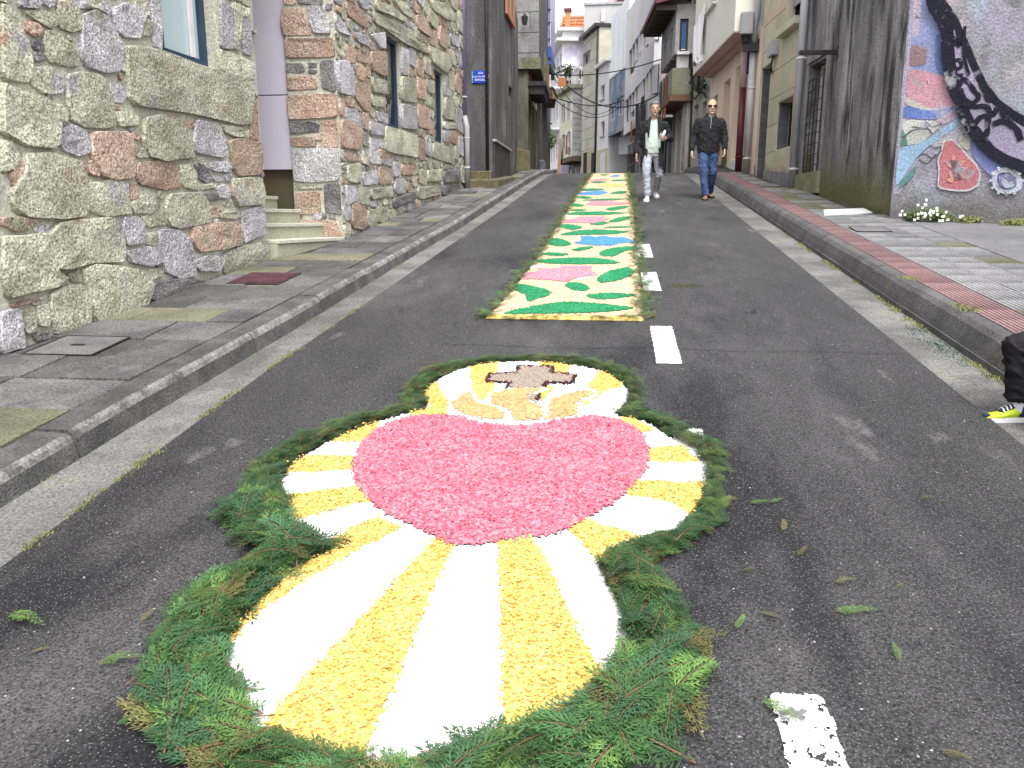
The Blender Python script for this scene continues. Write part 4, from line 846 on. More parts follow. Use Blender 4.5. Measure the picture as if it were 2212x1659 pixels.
# balcony
zp0, zp1, zs = at_y(1454, 204, YD)[2], at_y(1454, 147, YD)[2], at_y(1454, 212, YD)[2]
M['balc'] = mat('mossy_concrete', (.19, .19, .11, 1), (.26, .255, .21, 1), scale=2, grain=.25, gscale=50, bump=.4, spots=[((.34, .335, .33, 1), 1.4, .55, .65)])
bal = MB(); bal.fbox(FRD, -.02, .12, zp0, zp1, -.62, .05); bal.fbox(FRD, .12, 3.6, zp0, zp1, -.06, .05); bal.build('balcony_parapet', M['balc'], RD)
bal = MB(); bal.fbox(FRD, -.08, 3.7, zp0-.22, zp0-.004, -.62, .12); bal.build('balcony_slab', mat('brown_soffit', (.15, .085, .055, 1), (.19, .12, .09, 1), scale=2), RD)
bal = MB(); bal.fbox(FRD, .05, .42, zp1+.002, zp1+.62, -.5, -.12); o = bal.build('air_unit', M['white'], None, loc=PD(.2, zp1, -.3)); bevel(o, .02); tag(o, 'white box unit standing on the concrete balcony parapet', 'unit')
# towels hanging from the balcony's far side
for k, (c_, lb) in enumerate((((.42, .13, .06, 1), 'orange towel hanging from the balcony parapet'), ((.36, .30, .24, 1), 'beige towel hanging beside the orange one on the balcony'), ((.2, .19, .2, 1), 'grey cloth hanging at the far end of the balcony'))):
    s_ = 1.15+.75*k; mb = MB(); vs = []
    for j in range(9):
        for i in range(9): vs.append(PD(s_+.6*i/8, zp1+.03-(1.5+.2*k)*j/8, .08+.03*math.sin(i*1.3+k)*(j/8)))
    mb.add(vs, [(j*9+i, j*9+i+1, (j+1)*9+i+1, (j+1)*9+i) for j in range(8) for i in range(8)])
    o = mb.build('hanging_towel', mat('towel_cloth', c_, tuple(.7*v for v in c_[:3])+(1,), scale=9, bump=.3, bscale=30), None, True, loc=PD(s_, zp1, .1)); tag(o, lb, 'towel', 'laundry hung on the stone house balcony')
# street level below the mirador: pilasters, doors
for k in range(5):
    MB().fbox(FRD, .1+k*.8, .32+k*.8, 2.2, zk-1.6, -.61, -.5).build('pilaster', M['offwhite'] if k % 2 else M['greygreen'], RD)
    MB().fbox(FRD, .36+k*.8, .84+k*.8, 2.2, zk-2.1, -.61, -.57).build('door', M['pipe'] if k % 2 else M['black'], RD)
downpipe('black downpipe at the far end of the mirador house', 3.75, 2.6, zp0-.3, .09, M['black'], .06, 3, fc=FRD)

# mural wall
FM = Fac((3.80, 11.43), (9.5, 8.25), side=(0, 0))
M['mural_base'] = mat('mural_ground', (.265, .255, .315, 1), (.215, .215, .225, 1), scale=1.6, grain=.35, gscale=40, bump=.7, bscale=30, detail=9, ramp=(.42, .58), moss=((.13, .125, .125, 1), .75, .4),
                      spots=[((.30, .39, .47, 1), 1.1, .52, .66), ((.14, .135, .135, 1), 2.4, .58, .68), ((.42, .34, .40, 1), 1.7, .54, .68)])
mw = thing('mural_wall', 'rough wall with a faded painted mural of a flower and a patterned tail', 'wall', FM.pt(2, gz(10.5)+.2))
mb = MB(); mb.fbox(FM, -.02, FM.len, .5, 6.2, -.35, 0); mb.build('wall', M['mural_base'], mw)
MURAL_N = [0]
def pm_(c, k=.8): return tuple(v for v in C(*c, k))
_mc = {}
def mural_mat(c):
    if c not in _mc:
        b = C(*c, .6) if sum(c) < 140 else tuple(.76*v+.24*w for v, w in zip(C(*c, .68), (.27, .26, .31, 1))); _mc[c] = mat('mural_paint', b, tuple(v*.8 for v in b[:3])+(1,), scale=2.5, grain=.28, gscale=45, bump=.6, bscale=35, detail=9, spots=[((.36, .34, .42, 1), 2.2, .56, .70), ((.26, .25, .28, 1), 5, .58, .68), ((.13, .125, .13, 1), 9, .62, .69)])
    return _mc[c]
def mpoly(c, pts, cut=True):
    MURAL_N[0] += 1; o = .0012*MURAL_N[0]+.002
    pts = [FM.P(*Z7(*p)) for p in pts]; q = []
    for i in range(len(pts)):
        a, b = np.array(pts[i]), np.array(pts[(i+1) % len(pts)]); q += [a*.85+b*.15, a*.15+b*.85]
    q = [(max(s, 0.0), z) for s, z in q]
    n = len(q); mb = MB(); mb.add([FM.pt(s, z, o) for s, z in q], [tuple(range(n))]); mb.build('painted_shape', mural_mat(c), mw)
def mstroke(c, pts, w, closed=False):
    MURAL_N[0] += 1; o = .0012*MURAL_N[0]+.002
    P_ = [np.array(FM.P(*Z7(*p))) for p in pts]; S = []
    for i in range(len(P_)-1):
        p0, p1, p2, p3 = P_[max(i-1, 0)], P_[i], P_[i+1], P_[min(i+2, len(P_)-1)]
        for t in np.linspace(0, 1, 6)[:-1]: S.append(.5*((2*p1)+(-p0+p2)*t+(2*p0-5*p1+4*p2-p3)*t*t+(-p0+3*p1-3*p2+p3)*t**3))
    S.append(P_[-1]); vs = []
    ws = w if isinstance(w, (list, tuple)) else (w, w)
    for i, p in enumerate(S):
        d = S[min(i+1, len(S)-1)]-S[max(i-1, 0)]; nn = np.array([-d[1], d[0]])/(np.hypot(*d)+1e-9)
        f = i/(len(S)-1); hw = (ws[0]*(1-f)+ws[1]*f)/2*(1+.25*mnoise.noise((i*.4, len(pts), 1)))
        for sg in (-1, 1): x = p+nn*hw*sg; vs.append(FM.pt(max(0, x[0]), x[1], o))
    mb = MB(); mb.add(vs, [(2*i, 2*i+1, 2*i+3, 2*i+2) for i in range(len(S)-1)]); mb.build('painted_stroke', mural_mat(c), mw)
mpoly((196, 190, 212), [(800, -60), (985, -60), (1100, 220), (1150, 600), (1260, 900), (1460, 1140), (1400, 1300), (1060, 1060), (900, 1150), (740, 1430), (690, 1430)])
mpoly((150, 165, 220), [(840, -60), (985, -60), (1030, 100), (1080, 230), (1105, 480), (1125, 590), (980, 540), (820, 500)])
mpoly((205, 185, 205), [(845, -60), (905, -20), (890, 250), (830, 290)])
mpoly((85, 120, 190), [(1000, 260), (1085, 240), (1105, 480), (1120, 580), (1010, 530)])
mpoly((160, 120, 120), [(826, 330), (950, 350), (935, 480), (815, 490)])
mpoly((222, 160, 172), [(808, 515), (900, 515), (1120, 580), (1185, 770), (1080, 800), (950, 805), (780, 710)])
mpoly((215, 208, 198), [(782, 705), (950, 800), (1080, 798), (1185, 755), (1100, 812), (950, 820), (778, 770)])
mpoly((80, 122, 205), [(776, 775), (950, 818), (1080, 803), (1180, 770), (1130, 825), (1000, 885), (770, 872)])
mpoly((222, 228, 212), [(768, 880), (1000, 890), (1060, 920), (900, 1060), (750, 1075)])
mpoly((200, 168, 182), [(1000, 890), (1180, 790), (1210, 850), (1060, 925)])
mpoly((60, 160, 115), [(762, 935), (810, 1065), (748, 1080)])
mpoly((195, 192, 205), [(1210, 880), (1290, 970), (1250, 1090), (1100, 1060), (1000, 1090), (960, 1060)])
mpoly((215, 212, 190), [(1200, 960), (1300, 1000), (1250, 1120), (1180, 1060)])
mpoly((130, 145, 215), [(1260, 1040), (1310, 1010), (1450, 1130), (1560, 1270), (1480, 1340), (1390, 1280), (1290, 1160)])
mpoly((162, 205, 240), [(1205, 845), (1232, 890), (900, 1120), (715, 1390), (718, 1260), (748, 1085), (900, 1060)])
mpoly((60, 145, 135), [(870, 1210), (840, 1310), (730, 1400), (760, 1330)])
mpoly((225, 222, 225), [(1060, 1030), (1135, 1025), (1200, 1080), (1240, 1135), (1310, 1205), (1348, 1280), (1330, 1370), (1255, 1412), (1150, 1412), (1022, 1390), (1030, 1250), (1020, 1180), (1050, 1110)])
mpoly((212, 112, 115), [(1072, 1045), (1130, 1037), (1190, 1090), (1230, 1145), (1300, 1215), (1333, 1280), (1318, 1360), (1250, 1398), (1150, 1398), (1034, 1376), (1043, 1250), (1034, 1180), (1062, 1110)])
for pts in ([(1140, 1120), (1165, 1195), (1150, 1240), (1125, 1200)], [(1165, 1195), (1235, 1175), (1190, 1240)], [(1195, 1235), (1268, 1225), (1200, 1275)], [(1195, 1270), (1250, 1320), (1170, 1320)], [(1150, 1240), (1180, 1330), (1120, 1320), (1105, 1270)], [(1060, 1180), (1140, 1210), (1130, 1250)], [(1080, 1330), (1150, 1300), (1140, 1350)]): mpoly((235, 165, 140), pts)
for x in (1140, 1160, 1180): mstroke((120, 50, 60), [(x-15, 1180), (x, 1250), (x+15, 1320)], .025)
mstroke((222, 232, 245), [(1440, 1330), (1460, 1270), (1540, 1255), (1610, 1290), (1625, 1370), (1570, 1410), (1480, 1400), (1440, 1330)], .06)
for k in range(12):
    a = k*math.pi/6; mstroke((222, 232, 245), [(1533+95*math.cos(a), 1332+85*math.sin(a)), (1533+128*math.cos(a), 1332+115*math.sin(a))], .03)
mpoly((110, 110, 165), [(1475, 1300), (1540, 1275), (1600, 1310), (1605, 1370), (1550, 1395), (1480, 1370)]); mpoly((205, 215, 240), [(1490, 1335), (1520, 1315), (1545, 1345), (1585, 1340), (1590, 1380), (1520, 1390)])
mpoly((150, 170, 215), [(1700, 200), (2100, 100), (2400, 500), (2000, 700)]); mpoly((215, 165, 180), [(1900, 800), (2300, 650), (2500, 1000), (2200, 980)])
mpoly((30, 34, 52), [(1585, 1230), (1640, 1185), (1740, 1200), (1740, 1330), (1659, 1290)]); mpoly((140, 200, 220), [(1625, 1220), (1740, 1215), (1740, 1260), (1659, 1255)])
mpoly((168, 155, 185), [(1010, -40), (1060, 0), (1140, 130), (1230, 320), (1310, 520), (1390, 670), (1500, 790), (1700, 920), (1950, 1020), (2150, 1040), (2150, 1200), (1800, 1230), (1480, 1140), (1360, 1040), (1250, 890), (1190, 750), (1130, 590), (1110, 400), (1090, 220), (1040, 100)])
DK = (34, 33, 52)
mstroke(DK, [(985, -60), (1000, 30), (1045, 120), (1095, 220), (1105, 400), (1135, 600), (1190, 760), (1250, 900), (1340, 1030), (1450, 1140), (1640, 1225), (1880, 1245), (2160, 1200)], (.16, .12))
mstroke(DK, [(1030, -40), (1075, 40), (1140, 130), (1225, 320), (1310, 520), (1390, 670), (1500, 790), (1720, 930), (1950, 1025), (2160, 1045)], (.07, .10))
for pts, w in (([(1060, 110), (1100, 165), (1140, 210), (1105, 245), (1150, 300), (1190, 340), (1175, 210)], .1), ([(1150, 455), (1190, 450), (1200, 500), (1150, 525), (1150, 560), (1215, 560)], .07), ([(1190, 640), (1210, 590), (1250, 610), (1300, 680), (1330, 720), (1280, 765), (1220, 725), (1195, 660)], .09), ([(1340, 570), (1360, 650), (1405, 745), (1440, 720)], .09), ([(1200, 765), (1300, 790), (1380, 790), (1430, 850), (1465, 800)], .1), ([(1290, 940), (1340, 870), (1395, 870), (1395, 960), (1370, 1040)], .1), ([(1430, 920), (1500, 900), (1560, 920), (1610, 960), (1640, 1040)], .11), ([(1230, 200), (1220, 400), (1260, 560)], .06), ([(1490, 800), (1520, 870), (1580, 880), (1620, 850)], .08)): mstroke(DK, pts, w*.62)
for pts in ([(770, 1020), (850, 965), (930, 955), (965, 960), (985, 990)], [(960, 955), (940, 900), (990, 940), (1060, 915)], [(840, 940), (930, 950)], [(890, 1160), (930, 1140), (1000, 1170), (1060, 1110)], [(890, 1180), (950, 1210), (1020, 1140)], [(1190, 960), (1240, 920), (1260, 970), (1215, 990), (1250, 1020)]): mstroke((60, 52, 60), pts, .022)
# ------------------------------------------------------------------ far end of the street, right-hand row
def gx(px, Y, py=250): return float(at_y(px, py, Y)[0])
def facpx(pn, Yn, pf, Yf): return Fac((gx(pn, Yn), Yn), (gx(pf, Yf), Yf), side=(-6, (Yn+Yf)/2))
# modern white house
F6 = facpx(1408, 34, 1348, 41.3)
zt6, zb6 = F6.P(1392, 0)[1], F6.P(1400, 258)[1]
def win_list(fc, px_list, wpx):
    out = []
    for x, y0, y1 in px_list:
        a = fc.P(x+wpx, (y0+y1)/2)[0]; b = fc.P(x, (y0+y1)/2)[0]; out.append((min(a, b), max(a, b), fc.P(x+wpx/2, y1)[1], fc.P(x+wpx/2, y0)[1]))
    return out
c5 = lambda L: [(Z5(x, y0)[0], Z5(x, y0)[1], Z5(x, y1)[1]) for x, y0, y1 in L]
W6 = win_list(F6, c5([(510, 455, 700), (540, 395, 610), (568, 345, 560), (612, 270, 470), (640, 215, 440), (675, 155, 430), (705, 100, 400), (475, 930, 1150), (508, 885, 1120), (535, 860, 1040), (562, 815, 1010), (606, 770, 1010), (634, 735, 980), (670, 680, 930), (698, 640, 900)]), 13)
M['modern'] = mat('white_render', (.74, .73, .73, 1), (.66, .655, .655, 1), scale=.5, grain=.05, gscale=20, spots=[((.6, .58, .64, 1), .35, .58, .62)])
t6, e6 = block('modern_house', 'white modern house with two rows of tall narrow windows', 'house', F6, 0, F6.len, zb6, zt6+.6, 3.2, M['modern'], W6, dep=.18)
for q in W6: window(F6, q, t6, M['black'], M['glass_d'], depth=.12, fw=.04, bars=(0, 0))
mb = MB(); mb.quad(F6.pt(0, zb6+.004), F6.pt(F6.len, zb6+.004), F6.pt(F6.len, zb6+.004, -3.2), F6.pt(0, zb6+.004, -3.2)); mb.build('soffit', M['balc'], t6)
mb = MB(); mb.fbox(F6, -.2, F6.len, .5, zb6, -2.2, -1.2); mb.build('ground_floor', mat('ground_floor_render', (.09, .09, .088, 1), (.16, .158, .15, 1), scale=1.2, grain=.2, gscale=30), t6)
for k in range(12): MB().fbox(F6, .2+k*.6, .2+k*.6+.3, 2.6, zb6-.5, -1.19, -1.14).build('shutter', M['black'] if k % 3 else M['pipe'], t6)
for k, c_ in enumerate(((.03, .03, .05, 1), (.03, .03, .035, 1), (.42, .15, .05, 1))):
    s_ = F6.P([1397, 1385, 1372][k], 230)[0]; z_ = F6.P(1385, [215, 222, 250][k])[1]; mb = MB(); vs = []
    for j in range(7):
        for i in range(7): vs.append(F6.pt(s_+[.9, .9, .5][k]*i/6, z_-[1.9, 1.9, .9][k]*j/6, .1+.05*math.sin(i*1.7+k)*j/6))
    mb.add(vs, [(j*7+i, j*7+i+1, (j+1)*7+i+1, (j+1)*7+i) for j in range(6) for i in range(6)])
    o = mb.build('hanging_laundry', mat('laundry_cloth', c_), None, True, loc=F6.pt(s_, z_, .1)); tag(o, ['dark coat hung out from a window of the white modern house', 'second dark garment on the line of the modern house', 'small orange cloth hung out low on the modern house'][k], 'laundry', 'laundry hung on the modern house')
# tall clad house behind it
F5 = facpx(1349, 41.6, 1314.5, 45.3)
zt5 = F5.P(1315, 41)[1]
M['clad'] = mat('pale_cladding', (.74, .79, .82, 1), (.8, .81, .82, 1), scale=.3, rough=.5); M['bluetile'] = mat('blue_grey_tile', (.13, .2, .27, 1), (.30, .29, .34, 1), scale=.9, grain=.12, gscale=14, ramp=(.48, .52))
W5 = win_list(F5, c5([(328, 640, 790), (395, 565, 710), (325, 980, 1140), (398, 920, 1090)]), 13)
zmid = F5.P(1330, 158)[1]
t5, e5 = block('clad_house', 'tall house in white cladding over blue grey tiles beside the modern house', 'house', F5, 0, F5.len, F5.P(1330, 288)[1], zmid, 6, M['bluetile'], [q for q in W5 if q[3] < zmid], dep=.12)
for q in W5:
    if q[3] < zmid: window(F5, q, t5, M['white'], M['glass_b'], depth=.1, fw=.08, bars=(1, 0))
mb = MB(); mb.fbox(F5, 0, F5.len, zmid, zt5-3.2, -6, .03); mb.build('white_band', M['white'], t5)
mb = MB(); mb.fbox(F5, -.3, F5.len+.1, zt5-3.2, zt5, -6, -.05); mb.build('cladding', M['clad'], t5)
for k in range(4): MB().fbox(F5, -.3+k*1.1, -.3+k*1.1+.03, zt5-3.18, zt5-.02, -.05, -.02).build('cladding_seam', M['pipe_w'], t5)
FU = Fac((gx(1395, 44), 44), (gx(1316, 46.2), 46.2), side=(0, 0))
za, zb__ = FU.P(1315, 41)[1], FU.P(1365, 5)[1]; zq = zb__+(zb__-za)*.5
mb = MB(); mb.hexa([FU.pt(0, 5, -3), FU.pt(FU.len, 5, -3), FU.pt(FU.len, 5, 0), FU.pt(0, 5, 0), FU.pt(0, zq, -3), FU.pt(FU.len, za, -3), FU.pt(FU.len, za, 0), FU.pt(0, zq, 0)]); mb.build('gable', M['clad'], t5)
mb = MB(); mb.fbox(F5, .2, F5.len, .5, F5.P(1330, 290)[1], -2.5, -1.5); mb.build('ground_floor', M['offwhite'], t5)
# barred railing under both
fg = thing('iron_railing', 'tall black iron railing below the white modern house', 'railing', F6.pt(5, 3))
mb = MB()
for k in range(16):
    s_ = 2.6+k*.42; mb2 = MB(); mb2.tube([F6.pt(s_, 2.4, -.5), F6.pt(s_, zb6-.35, -.5)], .025, 6); mb2.build('bar', M['black'], fg)
for z in (3.1, 4.2, zb6-.4): MB().fbox(F6, 2.5, 9.1, z, z+.05, -.52, -.48).build('rail', M['black'], fg)
# light grey house
F4 = facpx(1314.5, 45.4, 1291, 47.8); zt4 = F4.P(1314, 134)[1]
W4 = [F4.rect(1298, 184, 1306, 214), F4.rect(1298, 262, 1306, 293)]
t4, e4 = block('grey_house', 'light grey rendered house with two small stacked windows', 'house', F4, 0, F4.len, 2.4, zt4, 6, M['offwhite'], W4)
for q in W4: window(F4, q, t4, M['pipe_w'], M['glass_d'], depth=.1, fw=.05, sill=(M['pipe'], .08, .08))
mb = MB(); mb.fbox(F4, -.1, F4.len+.1, zt4+.002, zt4+.15, -6, .25); mb.build('roof_cornice', M['pipe_w'], t4)
mb = MB(); mb.fbox(F4, .05, F4.len-.05, 2.4, F4.P(1303, 322)[1], .003, .05); mb.build('cream_base', mat('cream_base', (.40, .40, .28, 1), (.46, .45, .35, 1), scale=1), t4)
q = F4.rect(1299, 330, 1309, 376); MB().fbox(F4, q[0], q[1], 2.6, q[3], .051, .08).build('door', M['pipe_w'], t4)
# grey olive stone house
F3 = facpx(1291, 47.9, 1258, 51.4); zt3 = F3.P(1291, 61)[1]
W3_ = [F3.rect(1259.5, 113, 1275, 138)]
M['olive'] = mat('olive_ashlar', (.36, .355, .27, 1), (.45, .44, .42, 1), scale=.7, grain=.12, gscale=20, rnd=.12)
t3, e3 = block('ashlar_house', 'grey olive ashlar house with a dark gutter and one high window', 'house', F3, 0, F3.len, 2.4, zt3, 7, M['beige_wall'], W3_)
ashlar(F3, 0.02, F3.len-.02, F3.P(1275, 322)[1], zt3, W3_, .62, 1.2, M['olive'], t3, seed=11, th=.02, j=.015)
window(F3, W3_[0], t3, M['pipe_w'], M['glass_d'], depth=.12, bars=(1, 0))
mb = MB(); mb.fbox(F3, -.1, F3.len+.1, zt3+.002, zt3+.18, -7, .3); mb.build('gutter', M['black'], t3)
mb = MB(); mb.fbox(F3, .1, F3.len-.05, 2.4, F3.P(1275, 326)[1], .003, .04); mb.build('rendered_base', mat('orange_base', (.33, .25, .16, 1), (.38, .34, .22, 1), scale=1.2), t3)
for x in (1262, 1279): q = F3.rect(x, 330, x+7, 376); MB().fbox(F3, q[0], q[1], 2.6, q[3], .041, .06).build('door', M['dark'], t3)
downpipe('long black downpipe at the corner of the ashlar house', .05, 2.6, zt3, .055, M['black'], .09, 4, fc=F3)
# tall blank block behind
Y7 = 57.0
x0, x1 = gx(1258, Y7), gx(1345, Y7); z7 = at_y(1258, 12.5, Y7)[2]; z7b = at_y(1340, 9, Y7)[2]
t7 = thing('blank_block', 'tall blank grey block rising behind the ashlar house', 'building', ((x0+x1)/2, Y7, 3))
mb = MB(); mb.hexa([(x0, Y7, 2), (x1, Y7, 2), (x1, Y7+8, 2), (x0, Y7+8, 2), (x0, Y7, z7), (x1, Y7, z7b), (x1, Y7+8, z7b), (x0, Y7+8, z7)]); mb.build('wall', mat('blank_wall', (.36, .355, .36, 1), (.42, .415, .42, 1), scale=.4, grain=.08, gscale=12), t7)
fx = gx(1298, Y7); MB().tube([(fx, Y7-.15, at_y(1298, 48, Y7)[2]), (fx, Y7-.15, at_y(1298, 23, Y7)[2])], .13, 8).build('flue', M['white'], t7)
mb = MB(); mb.box(x0-.05, x1+.05, Y7-.08, Y7+.1, max(z7, z7b), max(z7, z7b)+.14); mb.build('coping', M['pipe'], t7)
Y8 = 75.0; x0, x1 = gx(1306, Y8), gx(1350, Y8); zz8 = at_y(1320, -25, Y8)[2]
t8 = thing('pink_far_house', 'pale pink house top just showing above the blank block', 'house', ((x0+x1)/2, Y8, 3)); MB().box(x0, x1, Y8, Y8+8, 3, zz8).build('wall', mat('far_pink', (.48, .36, .38, 1), (.5, .4, .41, 1), scale=.3), t8)
MB().box(gx(1334, Y8)-.3, gx(1334, Y8)+.3, Y8-.4, Y8-.05, at_y(1334, 10, Y8)[2], zz8).build('shutter', M['maroon'], t8)
# cream house with quoins
F2c = facpx(1237.5, 52.5, 1209, 56.3); zt2 = F2c.P(1237, 191)[1]; zb2 = F2c.P(1237, 337)[1]
c4 = lambda a, b, c, d: F2c.rect(*Z4(a, c), *Z4(b, d))
W2c = [c4(1060, 1095, 985, 1165), c4(1115, 1147, 957, 1137), c4(1060, 1095, 1275, 1420), c4(1112, 1147, 1247, 1392)]
M['cream'] = mat('cream_wall', (.56, .56, .41, 1), (.6, .59, .47, 1), scale=.4, grain=.06, gscale=14)
t2, e2 = block('cream_house', 'cream house with grey corner quoins and four dark windows', 'house', F2c, 0, F2c.len, zb2, zt2, 4.0, M['cream'], W2c)
for q in W2c: window(F2c, q, t2, M['white'], M['glass_d'], depth=.12, fw=.07, bars=(0, 0))
for q in W2c:
    m_ = MB(); m_.fbox(F2c, q[0]-.16, q[0]-.003, q[2]-.16, q[3]+.16, .003, .04); m_.fbox(F2c, q[1]+.003, q[1]+.16, q[2]-.16, q[3]+.16, .003, .04); m_.build('window_surround', M['white'], t2)
z = zb2; k = 0
while z < zt2-.2:
    MB().fbox(e2, -.03, .55 if k % 2 else .9, z+.02, z+.36, .003, .04).build('quoin', M['pipe'], t2); z += .38; k += 1
mb = MB(); mb.fbox(F2c, -.15, F2c.len+.1, zt2+.002, zt2+.22, -4, .4); mb.build('roof_cornice', M['balc'], t2)
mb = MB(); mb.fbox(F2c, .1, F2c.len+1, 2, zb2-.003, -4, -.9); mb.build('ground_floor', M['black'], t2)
mb = MB(); mb.fbox(F2c, -.05, F2c.len, zb2-.3, zb2-.004, -3.8, .1); mb.build('floor_beam', mat('brown_beam', (.1, .07, .05, 1), rough=.8), t2)
for k in range(6): MB().fbox(F2c, .3+k*.7, .62+k*.7, 2.5, zb2-.6, -.89, -.84).build('garage_slat', M['pipe_w'] if k % 2 else M['pipe'], t2)
# cloths hanging from its windows
for k, (cl, px, py, w, h, lb) in enumerate((((.42, .28, .2, 1), 1213, 320, .9, 2.3, 'peach cloth hanging from the lower window of the cream house'), ((.28, .1, .16, 1), 1228, 312, .7, 1.2, 'maroon cloth hanging from the cream house beside the peach one'))):
    s_, z_ = F2c.P(px, py-8, .15); mb = MB(); vs = []
    for j in range(6):
        for i in range(6): vs.append(F2c.pt(s_+w*i/5, z_-h*j/5+.4, .2+.08*math.sin(i*2+k)*j/5))
    mb.add(vs, [(j*6+i, j*6+i+1, (j+1)*6+i+1, (j+1)*6+i) for j in range(5) for i in range(5)]); o = mb.build('hanging_cloth', mat('cloth', cl), None, True, loc=F2c.pt(s_, z_, .2)); tag(o, lb, 'cloth')
# white apartment house with terracotta roof
F1c = facpx(1213, 58, 1186, 66); zt1, zc1 = at_y(1213, 61, 58)[2], at_y(1213, 84, 58)[2]
W1c = []
for r_ in range(5):
    for k in range(5):
        s_ = .5+k*1.75; z_ = zc1-2.3-r_*2.75; W1c.append((s_, s_+.8, z_, z_+1.5))
M['apart'] = mat('white_apartment', (.7, .69, .7, 1), (.62, .61, .625, 1), scale=.3, grain=.05, gscale=10, spots=[((.46, .44, .56, 1), .3, .6, .63)])
t1, e1 = block('apartment_house', 'white apartment house with stepped cornices below a terracotta roof', 'house', F1c, 0, F1c.len, 2, zt1, 8, M['apart'], [q for q in W1c if q[1] < F1c.len], sopens=[])
for q in W1c:
    if q[1] < F1c.len: window(F1c, q, t1, M['white'], M['glass_d'], depth=.12, fw=.06, bars=(1, 0))
for z, o_ in ((zt1, .35), (zc1, .45), (zc1+.7, .25)):
    mb = MB(); mb.fbox(F1c, -o_, F1c.len+o_, z-.18, z-.003, -8.2, o_); mb.build('cornice', M['white'], t1)
for r_ in range(3):
    z_ = zc1-3.2-2.75*r_; mb = MB(); mb.fbox(F1c, .2, F1c.len-.2, z_, z_+.12, .003, .6); mb.build('balcony_slab', M['white'], t1)
mb = MB(); w0 = F1c.pt(0, 0)
sq = (1.2, 2.4, at_y(1225, 150, 58)[2], at_y(1225, 120, 58)[2]); mb.fbox(e1, sq[0], sq[1], at_y(1228, 140, 58)[2], at_y(1228, 100, 58)[2], .003, .03); mb.build('lilac_panel', mat('pale_lilac', (.50, .48, .62, 1), rough=.6), t1)
# roof: rows of round tiles
rx0, rx1, Yr = gx(1206, 60), gx(1262, 60), 60.5; rz0, rz1 = at_y(1215, 60, 60)[2], at_y(1215, 36, 64.6)[2]-.6
M['terra'] = mat('terracotta', (.42, .15, .075, 1), (.50, .22, .11, 1), scale=1.5, rnd=.2, grain=.15, gscale=10)
n_ = int((rx1-rx0)/.2)
def tile_strip(nm, k):
    m_ = MB(); x = rx0+k*.2; ys_ = np.linspace(0, 1, 5)
    for i in range(4):
        y0, y1 = Yr+4*ys_[i], Yr+4*ys_[i+1]+.1; za, zb_ = rz0+(rz1+.6-rz0)*ys_[i], rz0+(rz1+.6-rz0)*ys_[i+1]
        vs = []
        for y_, z_ in ((y0, za+.03), (y1, zb_)):
            for a in np.linspace(0, math.pi, 5): vs.append((x+.09*math.cos(a), y_, z_+.09*math.sin(a)))
        m_.add(vs, [(j, j+1, j+6, j+5) for j in range(4)])
    return m_
rf = MB(); rf.quad((rx0, Yr, rz0-.02), (rx1, Yr, rz0-.02), (rx1, Yr+4.2, rz1+.6), (rx0, Yr+4.2, rz1+.6)); rfo = rf.build('roof', M['terra'], t1)
for k in range(n_): tile_strip('roof_tiles', k).build('roof_tile', M['terra'], rfo, True)
chx = gx(1222, 60); ch = MB(); ch.box(chx-.18, chx+.18, Yr+.3, Yr+.75, rz0-.2, at_y(1222, 18, 60)[2]); cho = ch.build('chimney', mat('orange_chimney', (.36, .17, .07, 1), (.42, .21, .1, 1), scale=2), t1)
MB().box(chx-.26, chx+.26, Yr+.2, Yr+.85, at_y(1222, 18, 60)[2]+.003, at_y(1222, 12, 60)[2]).build('chimney_cap', M['maroon'], cho)
# terrace planters on the cream house
def leafball(mb, c, r, n, size, rr, sq=(1, 1, 1)):
    for _ in range(n):
        d = Vector((rr.gauss(0, 1), rr.gauss(0, 1), rr.gauss(0, 1))).normalized()*r*rr.random()**.4
        p = Vector(c)+Vector((d.x*sq[0], d.y*sq[1], d.z*sq[2])); u = Vector((rr.gauss(0, 1), rr.gauss(0, 1), rr.gauss(0, 1))).normalized(); v = u.orthogonal().normalized(); s_ = size*rr.uniform(.6, 1.3)
        mb.add([p-u*s_, p+v*s_*.45, p+u*s_, p-v*s_*.45], [(0, 1, 2, 3)])
M['leafdark'] = mat('dark_leaf', (.022, .035, .018, 1), (.05, .07, .03, 1), scale=3); M['leafmid'] = mat('leaf_green', (.06, .10, .03, 1), (.12, .16, .05, 1), scale=4)
rr = random.Random(5); ztr = zt2+.25
for k, (px, r_) in enumerate(((1222, .62), (1235, .5), (1246, .36))):
    Yp = 54.5; x = gx(px, Yp); t = thing('terrace_plant', ['largest dark bushy plant on the cream house terrace', 'dark plant in the middle of the terrace railing', 'small dark pointed plant at the right end of the terrace'][k], 'plant', (x, Yp, ztr), 'plants on the roof terrace')
    mb = MB(); leafball(mb, (x, Yp, ztr+1.15-.12*k), r_, 170, .12, rr, (1.3, .7, .7)); mb.build('foliage', M['leafdark'], t)
    MB().tube([(x, Yp, ztr+.5), (x, Yp, ztr+1.2)], .05, 5).build('stem', M['black'], t); MB().tube([(x, Yp, ztr), (x, Yp, ztr+.5)], [.12, .17], 8).build('pot', M['black'], t)
rl = thing('terrace_railing', 'pale railing along the terrace above the cream house', 'railing', F2c.pt(1, ztr))
for k in range(14): MB().fbox(e2, .05+k*.17, .09+k*.17, ztr, ztr+.95, -.3, -.26).build('baluster', M['pipe_w'], rl)
for k in range(14): MB().fbox(F2c, .05+k*.28, .1+k*.28, ztr, ztr+.95, -.3, -.26).build('baluster', M['pipe_w'], rl)
